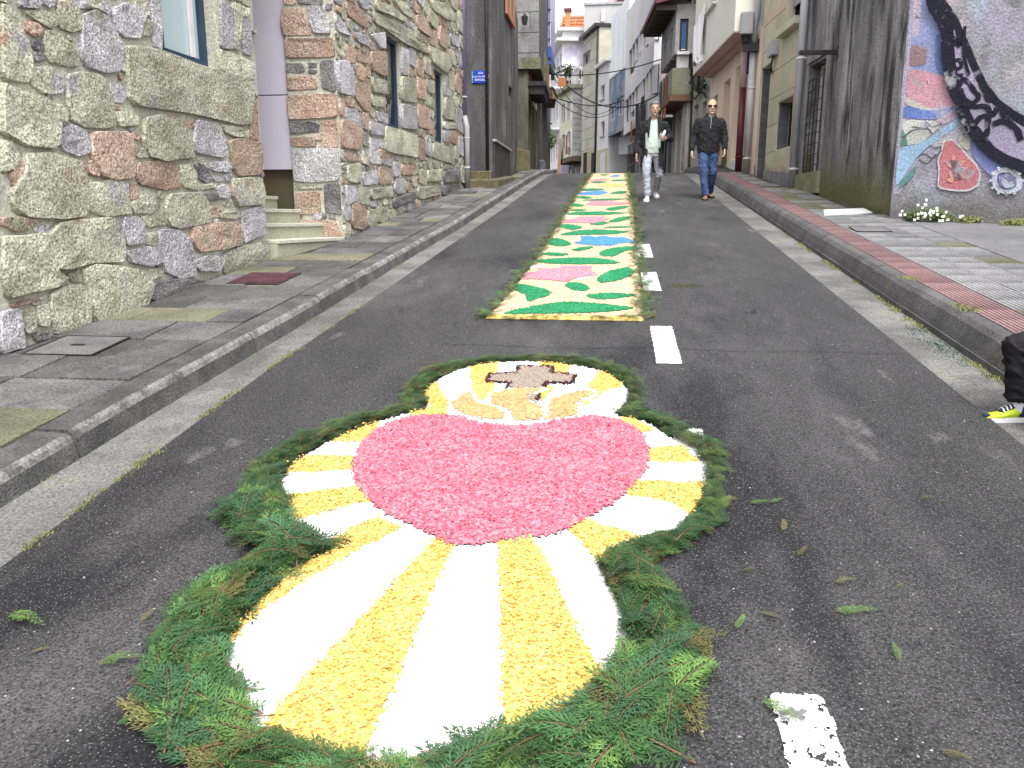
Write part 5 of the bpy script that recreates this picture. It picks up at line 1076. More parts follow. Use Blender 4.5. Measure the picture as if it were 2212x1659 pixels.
mb = MB(); mb.fbox(e2, 0, 2.6, ztr+.95, ztr+1.02, -.32, -.24); mb.fbox(F2c, 0, F2c.len, ztr+.95, ztr+1.02, -.32, -.24); mb.build('handrail', M['pipe_w'], rl)

# ------------------------------------------------------------------ left-hand row beyond the rubble house
M['dkconc'] = mat('dark_concrete', (.06, .059, .061, 1), (.125, .122, .126, 1), scale=2.2, stretch=(1, 1, .3), grain=.55, gscale=40, bump=.9, bscale=25, detail=9, spots=[((.21, .207, .21, 1), 1.7, .57, .68), ((.03, .029, .031, 1), 2.3, .58, .68)], moss=((.09, .085, .045, 1), .35, .25))
YL = 17.72
FS = Fac((F2.pt(F2.len, 0)[0]-1.5, YL), (gx(1063, YL), YL), side=(0, 0))
FL2 = Fac((gx(1063, YL), YL), (gx(1119, 22.6), 22.6), side=(0, 18))
zs0, zs1 = FL2.P(1093, 0)[1], FL2.P(1118, 45)[1]
t = thing('dark_house', 'dark weathered concrete house carrying the blue street sign', 'house', FL2.pt(1, gz(19)))
hole = FL2.rect(*Z4(556, 822), *Z4(588, 920)); orw = FL2.rect(*Z4(512, -30), *Z4(590, 200))
mb = MB(); wall_mesh(mb, FS, 0, FS.len, 1, zs0+3, [], .1); wall_mesh(mb, FL2, 0, FL2.len, 1, zs1, [hole], .3)
a, b = FL2.pt(0, 0), FL2.pt(FL2.len, 0)
mb.add([FL2.pt(0, zs1), FL2.pt(FL2.len, zs1), FL2.pt(0, zs0+2.2)], [(0, 1, 2)])
mb.quad(FL2.pt(FL2.len, 1), FL2.pt(FL2.len, 1, -4), FL2.pt(FL2.len, zs1, -4), FL2.pt(FL2.len, zs1))
mb.quad(FL2.pt(0, zs0+2.2), FL2.pt(FL2.len, zs1), FL2.pt(FL2.len, zs1, -5), FL2.pt(0, zs0+2.2, -5))
mb.build('wall', M['dkconc'], t)
MB().fbox(FL2, hole[0], hole[1], hole[2], hole[3], -.34, -.28).build('vent', M['dark'], t)
wf = window(FL2, (orw[0], orw[1], orw[2], orw[2]+1.5), t, mat('red_frame', (.38, .12, .08, 1), (.42, .2, .14, 1), scale=2), mat('green_shutter', (.14, .17, .08, 1)), depth=-.08, fw=.14, bars=(1, 0))
mb = MB(); mb.fbox(FL2, .05, FL2.len*.55, gz(18.5), FL2.P(1080, 316)[1], .003, .05); mb.build('plinth', mat('black_plinth', (.03, .03, .032, 1), (.06, .058, .06, 1), scale=5, grain=.3, gscale=40), t)
MB().fbox(FL2, .02, FL2.len*.58, FL2.P(1080, 316)[1]+.003, FL2.P(1080, 316)[1]+.05, .003, .09).build('plinth_cap', M['pipe'], t)
for px, z0, z1 in ((1075, 250, 330), (1090, 240, 330), (1105, 250, 330)):
    s_ = FL2.P(px, 280)[0]; MB().fbox(FL2, s_-.02, s_+.02, FL2.P(px, z1)[1], FL2.P(px, 0 if px == 1075 else z0)[1], .003, .03).build('render_rib', M['dkconc'], t)
downpipe('thin black pipe running down the dark concrete house', FS.len-.1, gz(17.7)+.1, zs0+2.5, .035, M['black'], .05, 3, fc=FS)
# mossy step at its foot
sp_ = thing('mossy_step', 'low mossy stone step at the foot of the dark house', 'step', (gx(1050, 17.3), 17.3, gz(17.3)+.13))
M['mosstone'] = mat('mossy_stone', (.09, .085, .04, 1), (.15, .12, .08, 1), scale=5, grain=.4, gscale=50, bump=.6, spots=[((.2, .11, .07, 1), 3, .6, .68)])
xa, xb = gx(1008, 17.4), gx(1112, 19.5)
bevel(MB().hexa([(xa, 17.45, 2.0), (gx(1075, 17.3), 17.3, 2.0), (xb, 19.6, 2.2), (xa, 19.6, 2.2), (xa, 17.45, gz(17.4)+.30), (gx(1075, 17.3), 17.3, gz(17.4)+.30), (xb, 19.6, gz(19.5)+.22), (xa, 19.6, gz(19.5)+.22)]).build('lower_tread', M['mosstone'], sp_), .03)
bevel(MB().hexa([(xa, 17.6, 2.2), (gx(1060, 17.5), 17.5, 2.2), (gx(1060, 17.5), 17.72, 2.2), (xa, 17.72, 2.2), (xa, 17.6, gz(17.4)+.48), (gx(1060, 17.5), 17.5, gz(17.4)+.48), (gx(1060, 17.5), 17.72, gz(17.4)+.48), (xa, 17.72, gz(17.4)+.48)]).build('upper_tread', M['mosstone'], sp_), .02)
# blue street sign
sa, sb = at_y(1022, 180, YL-.03), at_y(1055, 152, YL-.03)
sg = thing('street_sign', 'blue enamel street name sign with white lettering on dark concrete', 'sign', ((sa[0]+sb[0])/2, YL-.03, sa[2]))
bevel(MB().box(sa[0], sb[0], YL-.03, YL-.004, sa[2], sb[2]).build('plate', mat('blue_enamel', (.015, .045, .36, 1), (.018, .055, .42, 1), scale=4, rough=.3), sg), .006)
MB().box(sa[0]-.03, sa[0]-.002, YL-.028, YL-.006, sa[2]+.01, sb[2]-.01).build('edge_strip', mat('teal_edge', (.1, .32, .36, 1), rough=.5), sg)
MW = mat('sign_white', (.78, .8, .85, 1), rough=.5)
sc_ = (sa[0]+sb[0])/2
for tx, dz, sz in (('RÚA', .80, .055), ('JUAN VILLAVERDE', .52, .045), ('BARCALA', .27, .06)):
    text_mesh('lettering', tx, sz*1.0, MW, sg, Matrix.Translation((sc_, YL-.032, sa[2]+(sb[2]-sa[2])*dz)) @ Matrix.Rotation(math.pi/2, 4, 'X'))
# old balcony house
Y3 = 23.6
FO = Fac((gx(1141, Y3), Y3), (gx(1167, 29.5), 29.5), side=(0, 25)); PO = FO.pt
zo = at_y(1141, 150, Y3)[2]
t, eo = block('old_house', 'old blackened house with a dark balcony and dark red upper wall', 'house', FO, 0, FO.len, 2, zo, 4, mat('blackened_render', (.05, .05, .035, 1), (.12, .12, .085, 1), scale=2.5, stretch=(1, 1, .4), grain=.4, gscale=35, bump=.6), [(.3, 1.0, 2.6, 5.0), (1.8, 2.5, 2.6, 5.0), (3.4, 4.2, 2.6, 5.0)], dep=.25)
for q in ((.3, 1.0, 2.6, 5.0), (1.8, 2.5, 2.6, 5.0), (3.4, 4.2, 2.6, 5.0)): MB().fbox(FO, q[0]+.03, q[1]-.03, q[2], q[3]-.03, -.22, -.16).build('door', M['offwhite'] if q[0] == 1.8 else M['black'], t)
mb = MB(); mb.fbox(FO, -.1, FO.len, zo+.003, zo+.3, -3.5, .35); mb.build('eave', mat('mossy_eave', (.10, .10, .06, 1), (.2, .19, .14, 1), scale=4, grain=.3, gscale=30), t)
zc0, zc1_ = at_y(1141, 195, Y3)[2], at_y(1141, 128, Y3)[2]
mb = MB(); mb.fbox(FO, .2, 3.6, FO.P(1146, 190)[1], zo-.1, .003, .06); mb.build('red_cladding', mat('dark_red_board', (.12, .03, .02, 1), (.17, .07, .03, 1), scale=2, stretch=(1, 1, .2)), t)
zb3 = at_y(1141, 176, Y3)[2]
mb = MB(); mb.fbox(FO, -.05, 2.2, zb3-.12, zb3, .003, .5); bs_ = mb.build('balcony_slab', M['black'], t)
for k in range(5): MB().fbox(FO, .02+k*.45, .14+k*.45, zb3-.34, zb3-.123, .004, .46).build('joist', M['black'], bs_)
for k in range(9): MB().fbox(FO, 0+k*.26, .04+k*.26, zb3+.002, zb3+.8, .44, .48).build('baluster', M['mosstone'], bs_)
for k in range(3): MB().fbox(FO, .2+k*1.3, .5+k*1.3, 5.3, zb3-.4, .003, .05).build('shutter', M['offwhite'] if k else M['black'], t)
o = MB(); lx = at_y(1133, 45, 23.4); t_ = thing('wall_lantern', 'small dark lantern high on the grey ashlar gable', 'lantern', lx)
# grey ashlar gable behind
YG = 29.85; xg0, xg1 = gx(1112, YG), gx(1163.5, YG)
tg = thing('ashlar_gable', 'grey ashlar end wall rising behind the old house', 'building', ((xg0+xg1)/2, YG, 3))
FG = Fac((xg0, YG), (xg1, YG), side=(0, 0)); MB().box(xg0, xg1, YG, YG+6, 2, 15).build('wall', M['dkconc'], tg)
M['ashd'] = mat('dark_ashlar', (.15, .148, .15, 1), (.21, .205, .2, 1), scale=1.5, grain=.3, gscale=25, rnd=.14, bump=.3)
ashlar(FG, 0, FG.len, 6, 15, [], .68, 1.1, M['ashd'], tg, seed=20, th=.02, j=.012)
lx = at_y(1133, 45, YG-.3); t_.location = lx
MB().tube([(lx[0], lx[1], lx[2]+.2), (lx[0], lx[1], lx[2]+.13), (lx[0], lx[1], lx[2]-.12)], [.03, .13, .08], 8).build('lamp_head', M['black'], t_); MB().box(lx[0]-.03, lx[0]+.03, lx[1], YG-.005, lx[2]+.2, lx[2]+.25).build('bracket', M['black'], t_)
# gallery house with blue bay and wooden balcony
FB = Fac((gx(1160, 30.1), 30.1), (gx(1184, 40), 40), side=(0, 32))
zg = 16.0
tb, eb = block('gallery_house', 'house with a projecting lilac and blue glazed bay at the crest', 'house', FB, 0, FB.len, 2, zg, 4, M['offwhite'], [(.8, 1.6, 3, 5.2), (3, 3.9, 3, 5.2), (6, 7, 3, 5.2)], dep=.2)
for q in ((.8, 1.6, 3, 5.2), (3, 3.9, 3, 5.2), (6, 7, 3, 5.2)): MB().fbox(FB, q[0]+.03, q[1]-.03, q[2], q[3]-.03, -.2, -.14).build('door', M['black'], tb)
YB = 34.0; bx0, bx1 = gx(1158, YB), gx(1189, YB); zq = lambda y_: at_y(1175, y_, YB)[2]
M['lilacb'] = mat('lilac_glazing', (.22, .2, .42, 1), (.32, .3, .5, 1), scale=1.2, rough=.3); M['blueb'] = mat('blue_band', (.03, .09, .38, 1), (.04, .12, .45, 1), scale=2, rough=.4)
for y0, y1, m_, nm in ((101, -60, M['lilacb'], 'bay_glazing'), (124, 101.5, M['blueb'], 'bay_band'), (131, 124.5, M['black'], 'bay_band'), (138, 131.5, M['blueb'], 'bay_band'), (154, 138.5, M['black'], 'bay_base')):
    MB().box(bx0, bx1, YB, YB+2.2, zq(y0), zq(y1)).build(nm, m_, tb)
for k, (x_, w_) in enumerate(((1164, 1.2), (1172, 1.2), (1180, 1.6), (1187, 1.2))):
    MB().box(gx(x_, YB), gx(x_+w_, YB), YB-.05, YB-.003, zq(100), zq(-58)).build('mullion', M['pipe_w'] if k == 2 else M['lilac'], tb)
for y_ in (20, 48, 84): MB().box(bx0+.02, bx1-.02, YB-.06, YB-.004, zq(y_+1.2), zq(y_)).build('transom', M['navy'], tb)
for k in range(4): MB().box(gx(1180.5, YB), gx(1182.5, YB), YB-.07, YB-.051, zq(58+k*11+7), zq(58+k*11)).build('pane_light', M['white'], tb)
# wooden balcony
YW = 31.0; wx0, wx1 = gx(1147, YW), gx(1187, YW); w_ = lambda y_: at_y(1170, y_, YW)[2]
M['wood'] = mat('old_wood', (.16, .085, .04, 1), (.23, .15, .08, 1), scale=4, stretch=(1, 1, .3), grain=.2, gscale=20)
wb = MB(); wb.hexa([(wx0, YW, w_(212)), (wx1+.25, YW, w_(214)), (wx1, YW+2.6, w_(214)), (wx0, YW+2.6, w_(212)), (wx0, YW, w_(190)), (wx1+.08, YW, w_(190)), (wx1, YW+2.6, w_(190)), (wx0, YW+2.6, w_(190))]); wbo = wb.build('balcony', M['wood'], tb)
MB().box(wx0, wx1+.15, YW-.06, YW+2.6, w_(190)+.003, w_(188)).build('balcony_floor', M['balc'], wbo)
for k in range(5): MB().box(wx0+.03, wx1+.1, YW-.04, YW-.003, w_(196+k*4), w_(195+k*4)).build('plank', M['mosstone'], wbo)
for k in range(10): x = wx0+.3+(wx1-wx0-.3)*k/9; MB().box(x, x+.035, YW-.03, YW+.005, w_(187.8), w_(162)).build('baluster', M['pipe_w'] if k % 2 else M['terra'], wbo)
MB().box(wx0+.3, wx1, YW-.03, YW+.02, w_(162), w_(160.5)).build('handrail', M['maroon'], wbo)
oc = MB(); oc.box(wx0+1.0, wx0+1.3, YW+.2, YW+.25, w_(186), w_(166)); oc.build('door', mat('orange_door', (.35, .13, .05, 1), rough=.6), tb)
# dark louvre box, sign, planter below
YC = 36.0
l0, l1 = gx(1167, YC), gx(1187, YC); zl = lambda y_: at_y(1176, y_, YC)[2]
MB().box(l0, l1, YC, YC+.5, zl(260), zl(221)).build('louvre_box', M['black'], tb)
for k in range(8): MB().box(l0+.02, l1-.02, YC-.04, YC-.003, zl(225+k*4.4+1.6), zl(225+k*4.4)).build('louvre_slat', M['pipe'], tb)
MB().box(l0, l1+.1, YC-.1, YC+.5, zl(266), zl(262)).build('louvre_sill', M['white'], tb)
s0_, s1__ = gx(1172, YC), gx(1184, YC)
hs_ = thing('hanging_sign', 'small orange hanging shop sign under the dark louvre', 'sign', ((s0_+s1__)/2, YC, zl(285)))
MB().box(s0_, s1__, YC, YC+.15, zl(284), zl(268)).build('panel', mat('orange_sign', (.42, .13, .03, 1), (.5, .18, .04, 1), scale=6), hs_); MB().box(s0_-.02, s1__+.02, YC-.01, YC+.16, zl(288), zl(284.3)).build('lower_band', M['maroon'], hs_)
hp = thing('wall_plant', 'trailing green plant growing out over the street at the crest', 'plant', (gx(1180, 35), 35, at_y(1180, 305, 35)[2])); mb = MB(); leafball(mb, (gx(1180, 35), 35, at_y(1180, 300, 35)[2]), .5, 260, .1, rr, (1, .7, .8)); mb.build('foliage', M['leafmid'], hp)
MB().tube([(gx(1176, 35), 35.3, at_y(1180, 308, 35)[2]), (gx(1180, 35), 35, at_y(1180, 300, 35)[2])], .04, 5).build('stem', M['wood'], hp)
# low block at the foot of the old house
lb_ = thing('garden_wall', 'low mossy wall stub at the foot of the old house', 'wall', (gx(1128, 22.9), 22.9, gz(22.9)+.1))
bevel(MB().hexa([(gx(1107, 22.2), 22.2, 2.2), (gx(1146, 22.7), 22.7, 2.2), (gx(1140, 23.5), 23.5, 2.2), (gx(1107, 23.5), 23.5, 2.2), (gx(1107, 22.2), 22.2, at_y(1110, 318, 22.4)[2]), (gx(1146, 22.7), 22.7, at_y(1140, 326, 22.6)[2]), (gx(1140, 23.5), 23.5, at_y(1140, 322, 23)[2]), (gx(1107, 23.5), 23.5, at_y(1110, 318, 23)[2])]).build('wall', M['mosstone'], lb_), .03)
o = MB().box(gx(1163, 26), gx(1178, 26), 26, 26.9, 2.7, at_y(1170, 345, 26)[2]).build('waste_bin', mat('grey_bin', (.09, .09, .1, 1), (.12, .12, .13, 1), scale=3, rough=.5), None, loc=(gx(1170, 26), 26.4, 2.9)); bevel(o, .05); tag(o, 'dark grey bin standing at the crest by the left kerb', 'bin')

# ------------------------------------------------------------------ overhead cables
def sag(name, label, a, b, s, r=.014, n=14):
    pts = [(a[0]+(b[0]-a[0])*t, a[1]+(b[1]-a[1])*t, a[2]+(b[2]-a[2])*t-s*4*t*(1-t)) for t in np.linspace(0, 1, n)]
    o = MB().tube(pts, r, 5).build(name, M['cable'], None, True, loc=pts[0]); tag(o, label, 'cable', 'cables strung across the street')
sag('overhead_cable', 'upper black cable slung from the blue bay to the stone house', at_y(1187, 160, 33.9), at_y(1434, 126, 33), .25, .022)
sag('overhead_cable', 'middle black cable sagging deepest across the street', at_y(1187, 146, 33.9), at_y(1432, 198, 32.5), 1.0, .026)
sag('overhead_cable', 'lower thick black cable crossing to the clad house', at_y(1196, 209, 31.2), at_y(1349, 216, 41.5), .3, .022)
sag('overhead_cable', 'lowest thin black cable crossing to the clad house', at_y(1196, 212, 31.2), at_y(1349, 222, 41.4), .7, .015)
sag('overhead_cable', 'thin grey cable hanging slack below the middle cable', at_y(1187, 150, 33.9), at_y(1349, 205, 41.4), 1.3, .014)
# ------------------------------------------------------------------ flower carpets
def petal_mat(name, a, b, c, sc=95, bump=.6):
    m = bpy.data.materials.new(name); m.use_nodes = True; nt = m.node_tree; N, L = nt.nodes, nt.links
    bs = N['Principled BSDF']; bs.inputs['Roughness'].default_value = .9; bs.inputs['Specular IOR Level'].default_value = .15
    tc = N.new('ShaderNodeTexCoord'); v = N.new('ShaderNodeTexVoronoi'); v.inputs['Scale'].default_value = sc; L.new(tc.outputs['Object'], v.inputs['Vector'])
    cr = N.new('ShaderNodeValToRGB'); e = cr.color_ramp.elements; e[0].position = .1; e[0].color = a; e[1].position = .95; e[1].color = c; k = e.new(.5); k.color = b
    sp = N.new('ShaderNodeSeparateColor'); L.new(v.outputs['Color'], sp.inputs[0])
    n = N.new('ShaderNodeTexNoise'); n.inputs['Scale'].default_value = 5; n.inputs['Detail'].default_value = 6; L.new(tc.outputs['Object'], n.inputs['Vector'])
    mx = N.new('ShaderNodeMath'); mx.operation = 'MULTIPLY_ADD'; mx.inputs[1].default_value = .75; L.new(sp.outputs[0], mx.inputs[0])
    mr = N.new('ShaderNodeMapRange'); mr.inputs['From Min'].default_value = .35; mr.inputs['From Max'].default_value = .68; mr.inputs['To Max'].default_value = .2; L.new(n.outputs['Fac'], mr.inputs['Value'])
    L.new(mr.outputs[0], mx.inputs[2]); L.new(mx.outputs[0], cr.inputs[0]); L.new(cr.outputs[0], bs.inputs['Base Color'])
    b_ = N.new('ShaderNodeBump'); b_.inputs['Strength'].default_value = bump; b_.inputs['Distance'].default_value = .006
    L.new(v.outputs['Distance'], b_.inputs['Height']); L.new(b_.outputs[0], bs.inputs['Normal'])
    return m
PT = {'white': petal_mat('white_petals', (.62, .62, .62, 1), (.68, .68, .68, 1), (.72, .72, .72, 1), bump=.35),
      'yellow': petal_mat('yellow_petals', (.58, .38, .085, 1), (.62, .44, .13, 1), (.66, .52, .23, 1)),
      'pink': petal_mat('pink_petals', (.42, .075, .12, 1), (.49, .15, .20, 1), (.56, .27, .31, 1), 85),
      'peach': petal_mat('peach_petals', (.48, .24, .10, 1), (.54, .30, .14, 1), (.58, .37, .2, 1)),
      'taupe': petal_mat('taupe_sawdust', (.20, .155, .125, 1), (.26, .21, .175, 1), (.33, .28, .24, 1)),
      'dark': petal_mat('dark_bark', (.03, .008, .012, 1), (.05, .015, .018, 1), (.08, .03, .03, 1)),
      'cream': petal_mat('cream_petals', (.48, .33, .19, 1), (.55, .42, .27, 1), (.6, .49, .35, 1), 70),
      'green': petal_mat('green_sawdust', (.010, .12, .045, 1), (.018, .19, .08, 1), (.045, .27, .13, 1), 70),
      'rose': petal_mat('rose_sawdust', (.42, .12, .18, 1), (.48, .2, .25, 1), (.56, .32, .36, 1), 70),
      'blue': petal_mat('blue_sawdust', (.035, .15, .48, 1), (.06, .21, .58, 1), (.13, .30, .66, 1), 70)}
def gpoly(pts, f=None): return [tuple(road(*(f(*p) if f else p))[:2]) for p in pts]
ZH = zoomer(1500, 1380, 1.8433)
PAIRS = [((1140,785),(1140,771)),((1210,790),(1215,772)),((1270,798),(1285,780)),((1320,815),(1345,795)),((1350,838),(1392,825)),((1357,860),(1400,865)),((1340,882),(1402,892)),((1322,898),(1440,903)),((1360,908),(1465,914)),((1400,918),(1490,928)),((1440,945),(1525,945)),((1480,972),(1572,965)),((1510,1000),(1580,1000)),((1522,1035),(1575,1035)),((1515,1080),(1583,1090)),((1495,1115),(1590,1130)),((1460,1145),(1560,1150)),((1410,1175),(1500,1170)),((1340,1203),(1430,1215)),((1290,1215),(1395,1235)),((1310,1260),(1440,1280)),((1345,1320),(1480,1330)),((1358,1390),(1510,1400)),((1345,1450),(1525,1470)),((1305,1480),(1510,1540)),((1250,1535),(1480,1590)),((1190,1575),(1440,1640)),((1120,1605),(1380,1690)),((1050,1632),(1250,1730)),((950,1662),(1000,1760)),((850,1675),(840,1780)),((780,1662),(700,1750)),((700,1650),(600,1710)),((620,1625),(450,1690)),((560,1590),(340,1630)),((520,1540),(300,1560)),((490,1470),(300,1500)),((483,1410),(325,1430)),((510,1360),(345,1370)),((560,1300),(390,1310)),((620,1245),(470,1265)),((690,1202),(540,1222)),((708,1192),(555,1200)),((660,1175),(510,1170)),((630,1135),(480,1130)),((612,1085),(485,1100)),((612,1045),(500,1060)),((630,1010),(520,1020)),((665,985),(560,985)),((720,955),(620,955)),((790,925),(700,920)),((850,905),(770,900)),((915,888),(845,885)),((925,870),(850,865)),((918,850),(865,838)),((945,825),(905,805)),((1000,800),(970,785)),((1070,787),(1060,773))]
INN = np.array(gpoly([p[0] for p in PAIRS])); OUT = np.array(gpoly([p[1] for p in PAIRS]))
def catmull(P_, k=5):
    n = len(P_); o = []
    for i in range(n):
        p0, p1, p2, p3 = P_[i-1], P_[i], P_[(i+1) % n], P_[(i+2) % n]
        for t in np.arange(k)/k: o.append(.5*(2*p1+(p2-p0)*t+(2*p0-5*p1+4*p2-p3)*t*t+(-p0+3*p1-3*p2+p3)*t**3))
    return np.array(o)
OUTLINE = catmull(INN)
YEL = [gpoly(p) for p in ([(815,1125),(868,1148),(760,1205),(650,1270),(560,1335),(500,1400),(470,1430),(470,1370),(560,1310),(620,1240),(690,1190),(715,1180),(760,1150)],
  [(940,1172),(980,1190),(960,1230),(920,1320),(880,1420),(840,1520),(800,1610),(765,1680),(700,1670),(620,1640),(548,1600),(600,1545),(680,1450),(760,1370),(850,1270)],
  [(1075,1180),(1145,1168),(1180,1220),(1220,1310),(1260,1400),(1310,1470),(1320,1490),(1240,1560),(1150,1610),(1088,1640),(1085,1590),(1085,1450),(1080,1300)],
  [(1225,1150),(1265,1122),(1290,1140),(1370,1163),(1420,1180),(1340,1215),(1285,1215),(1265,1190)],
  [(600,1080),(770,1058),(785,1078),(800,1092),(720,1108),(650,1130),(610,1115)],[(620,1020),(650,990),(765,993),(762,1022),(605,1030)],[(715,962),(800,918),(822,918),(800,950),(785,962)],
  [(1403,977),(1470,968),(1510,1006),(1400,1006)],[(1380,1047),(1530,1050),(1515,1090),(1490,1118),(1440,1090),(1350,1075)])]
YEL += [gpoly(p, ZH) for p in ([(355,350),(450,290),(480,350),(550,430),(520,510),(545,540),(400,555),(270,565),(262,515),(420,470),(375,420)],[(700,180),(910,145),(890,250),(880,330),(850,430),(830,450),(740,420),(710,320)],[(1220,130),(1450,155),(1420,230),(1330,230),(1310,180),(1200,170)],
  [(1650,210),(1840,295),(1815,330),(1700,360),(1620,420),(1520,490),(1500,450),(1610,380),(1560,340)],[(1750,590),(1830,555),(1900,565),(2060,640),(2000,665),(1930,680),(1850,620)],[(1250,330),(1330,330),(1220,440),(1195,395)])]
HEART = catmull(np.array(gpoly([(1100,921),(1040,914),(980,905),(900,905),(830,925),(785,960),(765,1000),(765,1040),(785,1075),(820,1110),(880,1140),(940,1170),(985,1190),(1060,1183),(1130,1172),(1190,1165),(1250,1140),(1310,1105),(1350,1075),(1390,1030),(1402,995),(1395,960),(1370,930),(1320,910),(1250,905),(1180,917)])), 4)
FLAMES = [gpoly(p, ZH) for p in ([(575,450),(650,385),(710,380),(720,430),(780,460),(880,480),(950,530),(950,578),(800,573),(680,548),(585,500)],[(850,440),(860,390),(950,360),(1080,345),(1240,350),(1150,380),(1110,400),(1150,450),(1230,480),(1245,540),(1200,583),(1015,588),(1008,530),(960,485),(865,460)],[(1300,430),(1400,390),(1550,360),(1610,370),(1600,400),(1500,430),(1480,480),(1490,550),(1400,558),(1245,582),(1290,520),(1290,460)])]
CROSS = gpoly([(1060,182),(1310,187),(1300,232),(1475,247),(1448,308),(1270,298),(1240,340),(975,343),(992,303),(830,294),(845,243),(1043,232)], ZH)
CROSSFOOT = gpoly([(1135,390),(1215,385),(1192,452),(1130,425)], ZH)
CLINES = [gpoly(p, ZH) for p in ([(1240,335),(1270,300),(1450,308),(1477,245),(1302,230),(1312,186),(1062,180),(1042,231),(843,241),(826,296),(994,304),(968,352)], [(1213,385),(1190,450)])]
def granular(cells, xs, ys_, inside, lab, names, root, h0, amp, loc):
    "one granular patch mesh per label"
    nx, ny = len(xs)-1, len(ys_)-1
    X, Y = np.meshgrid(xs, ys_, indexing='ij')
    return X, Y
carpet = thing('flower_carpet', 'petal carpet of a flaming pink heart with a cross and yellow rays on the street', 'flower carpet', (-.4, 3, gz(3)))
hx = .0085
xs = np.arange(OUTLINE[:, 0].min()-.02, OUTLINE[:, 0].max()+.02, hx); yy = [OUTLINE[:, 1].min()-.02]
while yy[-1] < OUTLINE[:, 1].max()+.02: yy.append(yy[-1]+hx*min(1.35, max(1, yy[-1]/3)))
yy = np.array(yy); Xc, Yc = np.meshgrid((xs[:-1]+xs[1:])/2, (yy[:-1]+yy[1:])/2, indexing='ij')
pc = np.stack([Xc.ravel(), Yc.ravel()], 1); pj = pc + NR.normal(0, .006, pc.shape)
lab = np.full(len(pc), -1); ins = inpoly(pj, OUTLINE)
LB = {}
def setlab(mask, nm, m, h):
    k = len(LB); LB[k] = (nm, m, h); lab[mask & ins] = k
for y_ in YEL: setlab(inpoly(pj, y_), 'yellow_ray', 'yellow', .020)
setlab(inpoly(pj, HEART), 'heart', 'pink', .024)
hm = segdist(pj, [tuple(p) for p in gpoly([(1020,912),(1060,918),(1100,922),(1140,921),(1180,917)])]) < .03; setlab(hm, 'flame_outline', 'white', .022)
# white flame outlines lie round the flames
for f in FLAMES: setlab(segdist(pj, list(f)+[f[0]]) < .028, 'flame_outline', 'white', .022)
setlab(inpoly(pj, CROSS), 'cross', 'taupe', .026); setlab(inpoly(pj, CROSSFOOT), 'cross', 'taupe', .026)
for f in FLAMES: setlab(inpoly(pj, f), 'flame', 'peach', .026)
for c_ in CLINES: setlab(segdist(pj, c_) < .0105, 'cross_outline', 'dark', .028)
# white rays: the connected remainder
G_ = lab.reshape(Xc.shape); I_ = ins.reshape(Xc.shape); seen = (G_ >= 0) | ~I_
for i0 in range(0, G_.shape[0], 6):
    for j0 in range(0, G_.shape[1], 6):
        if seen[i0, j0]: continue
        st = [(i0, j0)]; seen[i0, j0] = True; comp = []
        while st:
            a, b = st.pop(); comp.append((a, b))
            for u, v in ((a+1, b), (a-1, b), (a, b+1), (a, b-1)):
                if 0 <= u < G_.shape[0] and 0 <= v < G_.shape[1] and not seen[u, v]: seen[u, v] = True; st.append((u, v))
        if len(comp) > 10:
            k = len(LB); LB[k] = ('white_ray', 'white', .018)
            for a, b in comp: G_[a, b] = k
for _ in range(60):
    un = (G_ < 0) & I_
    if not un.any(): break
    for ax, dl in ((0, 1), (0, -1), (1, 1), (1, -1)):
        sh_ = np.roll(G_, dl, ax); m_ = (G_ < 0) & I_ & (sh_ >= 0); G_[m_] = sh_[m_]
G_[(G_ < 0)] = -1
def patch_meshes(G_, xs, yy, XX, YY, LB, root, amp, jit, edge=True):
    nx, ny = G_.shape
    rnd = NR.uniform(0, 1, (nx+1, ny+1)); jx, jy = NR.uniform(-1, 1, (2, nx+1, ny+1))*jit
    pad = np.full((nx+2, ny+2), -1); pad[1:-1, 1:-1] = G_
    onedge = (pad[:-1, :-1] < 0) | (pad[1:, :-1] < 0) | (pad[:-1, 1:] < 0) | (pad[1:, 1:] < 0)
    gzv = np.vectorize(gz)(YY)
    ro = origin(root)
    for k, (nm, mm, h) in LB.items():
        ii, jj = np.nonzero(G_ == k)
        if not len(ii): continue
        idx = np.stack([ii*(ny+1)+jj, (ii+1)*(ny+1)+jj, (ii+1)*(ny+1)+jj+1, ii*(ny+1)+jj+1], 1)
        u, inv = np.unique(idx, return_inverse=True); inv = inv.reshape(idx.shape)
        Z = np.where(onedge, .002, h+amp*(rnd-.5)) + gzv
        vs = np.stack([(XX+jx).ravel()[u]-ro[0], (YY+jy).ravel()[u]-ro[1], Z.ravel()[u]-ro[2]], 1)
        me = bpy.data.meshes.new(nm); me.vertices.add(len(vs)); me.vertices.foreach_set('co', vs.ravel())
        me.loops.add(inv.size); me.loops.foreach_set('vertex_index', inv.ravel().astype(np.int32))
        me.polygons.add(len(inv)); me.polygons.foreach_set('loop_start', np.arange(0, inv.size, 4, dtype=np.int32))
        me.materials.append(PT[mm]); me.update(calc_edges=True); me.validate(); link(nm, me, root)
XX, YY = np.meshgrid(xs, yy, indexing='ij')
patch_meshes(G_, xs, yy, XX, YY, LB, carpet, .012, .0028)
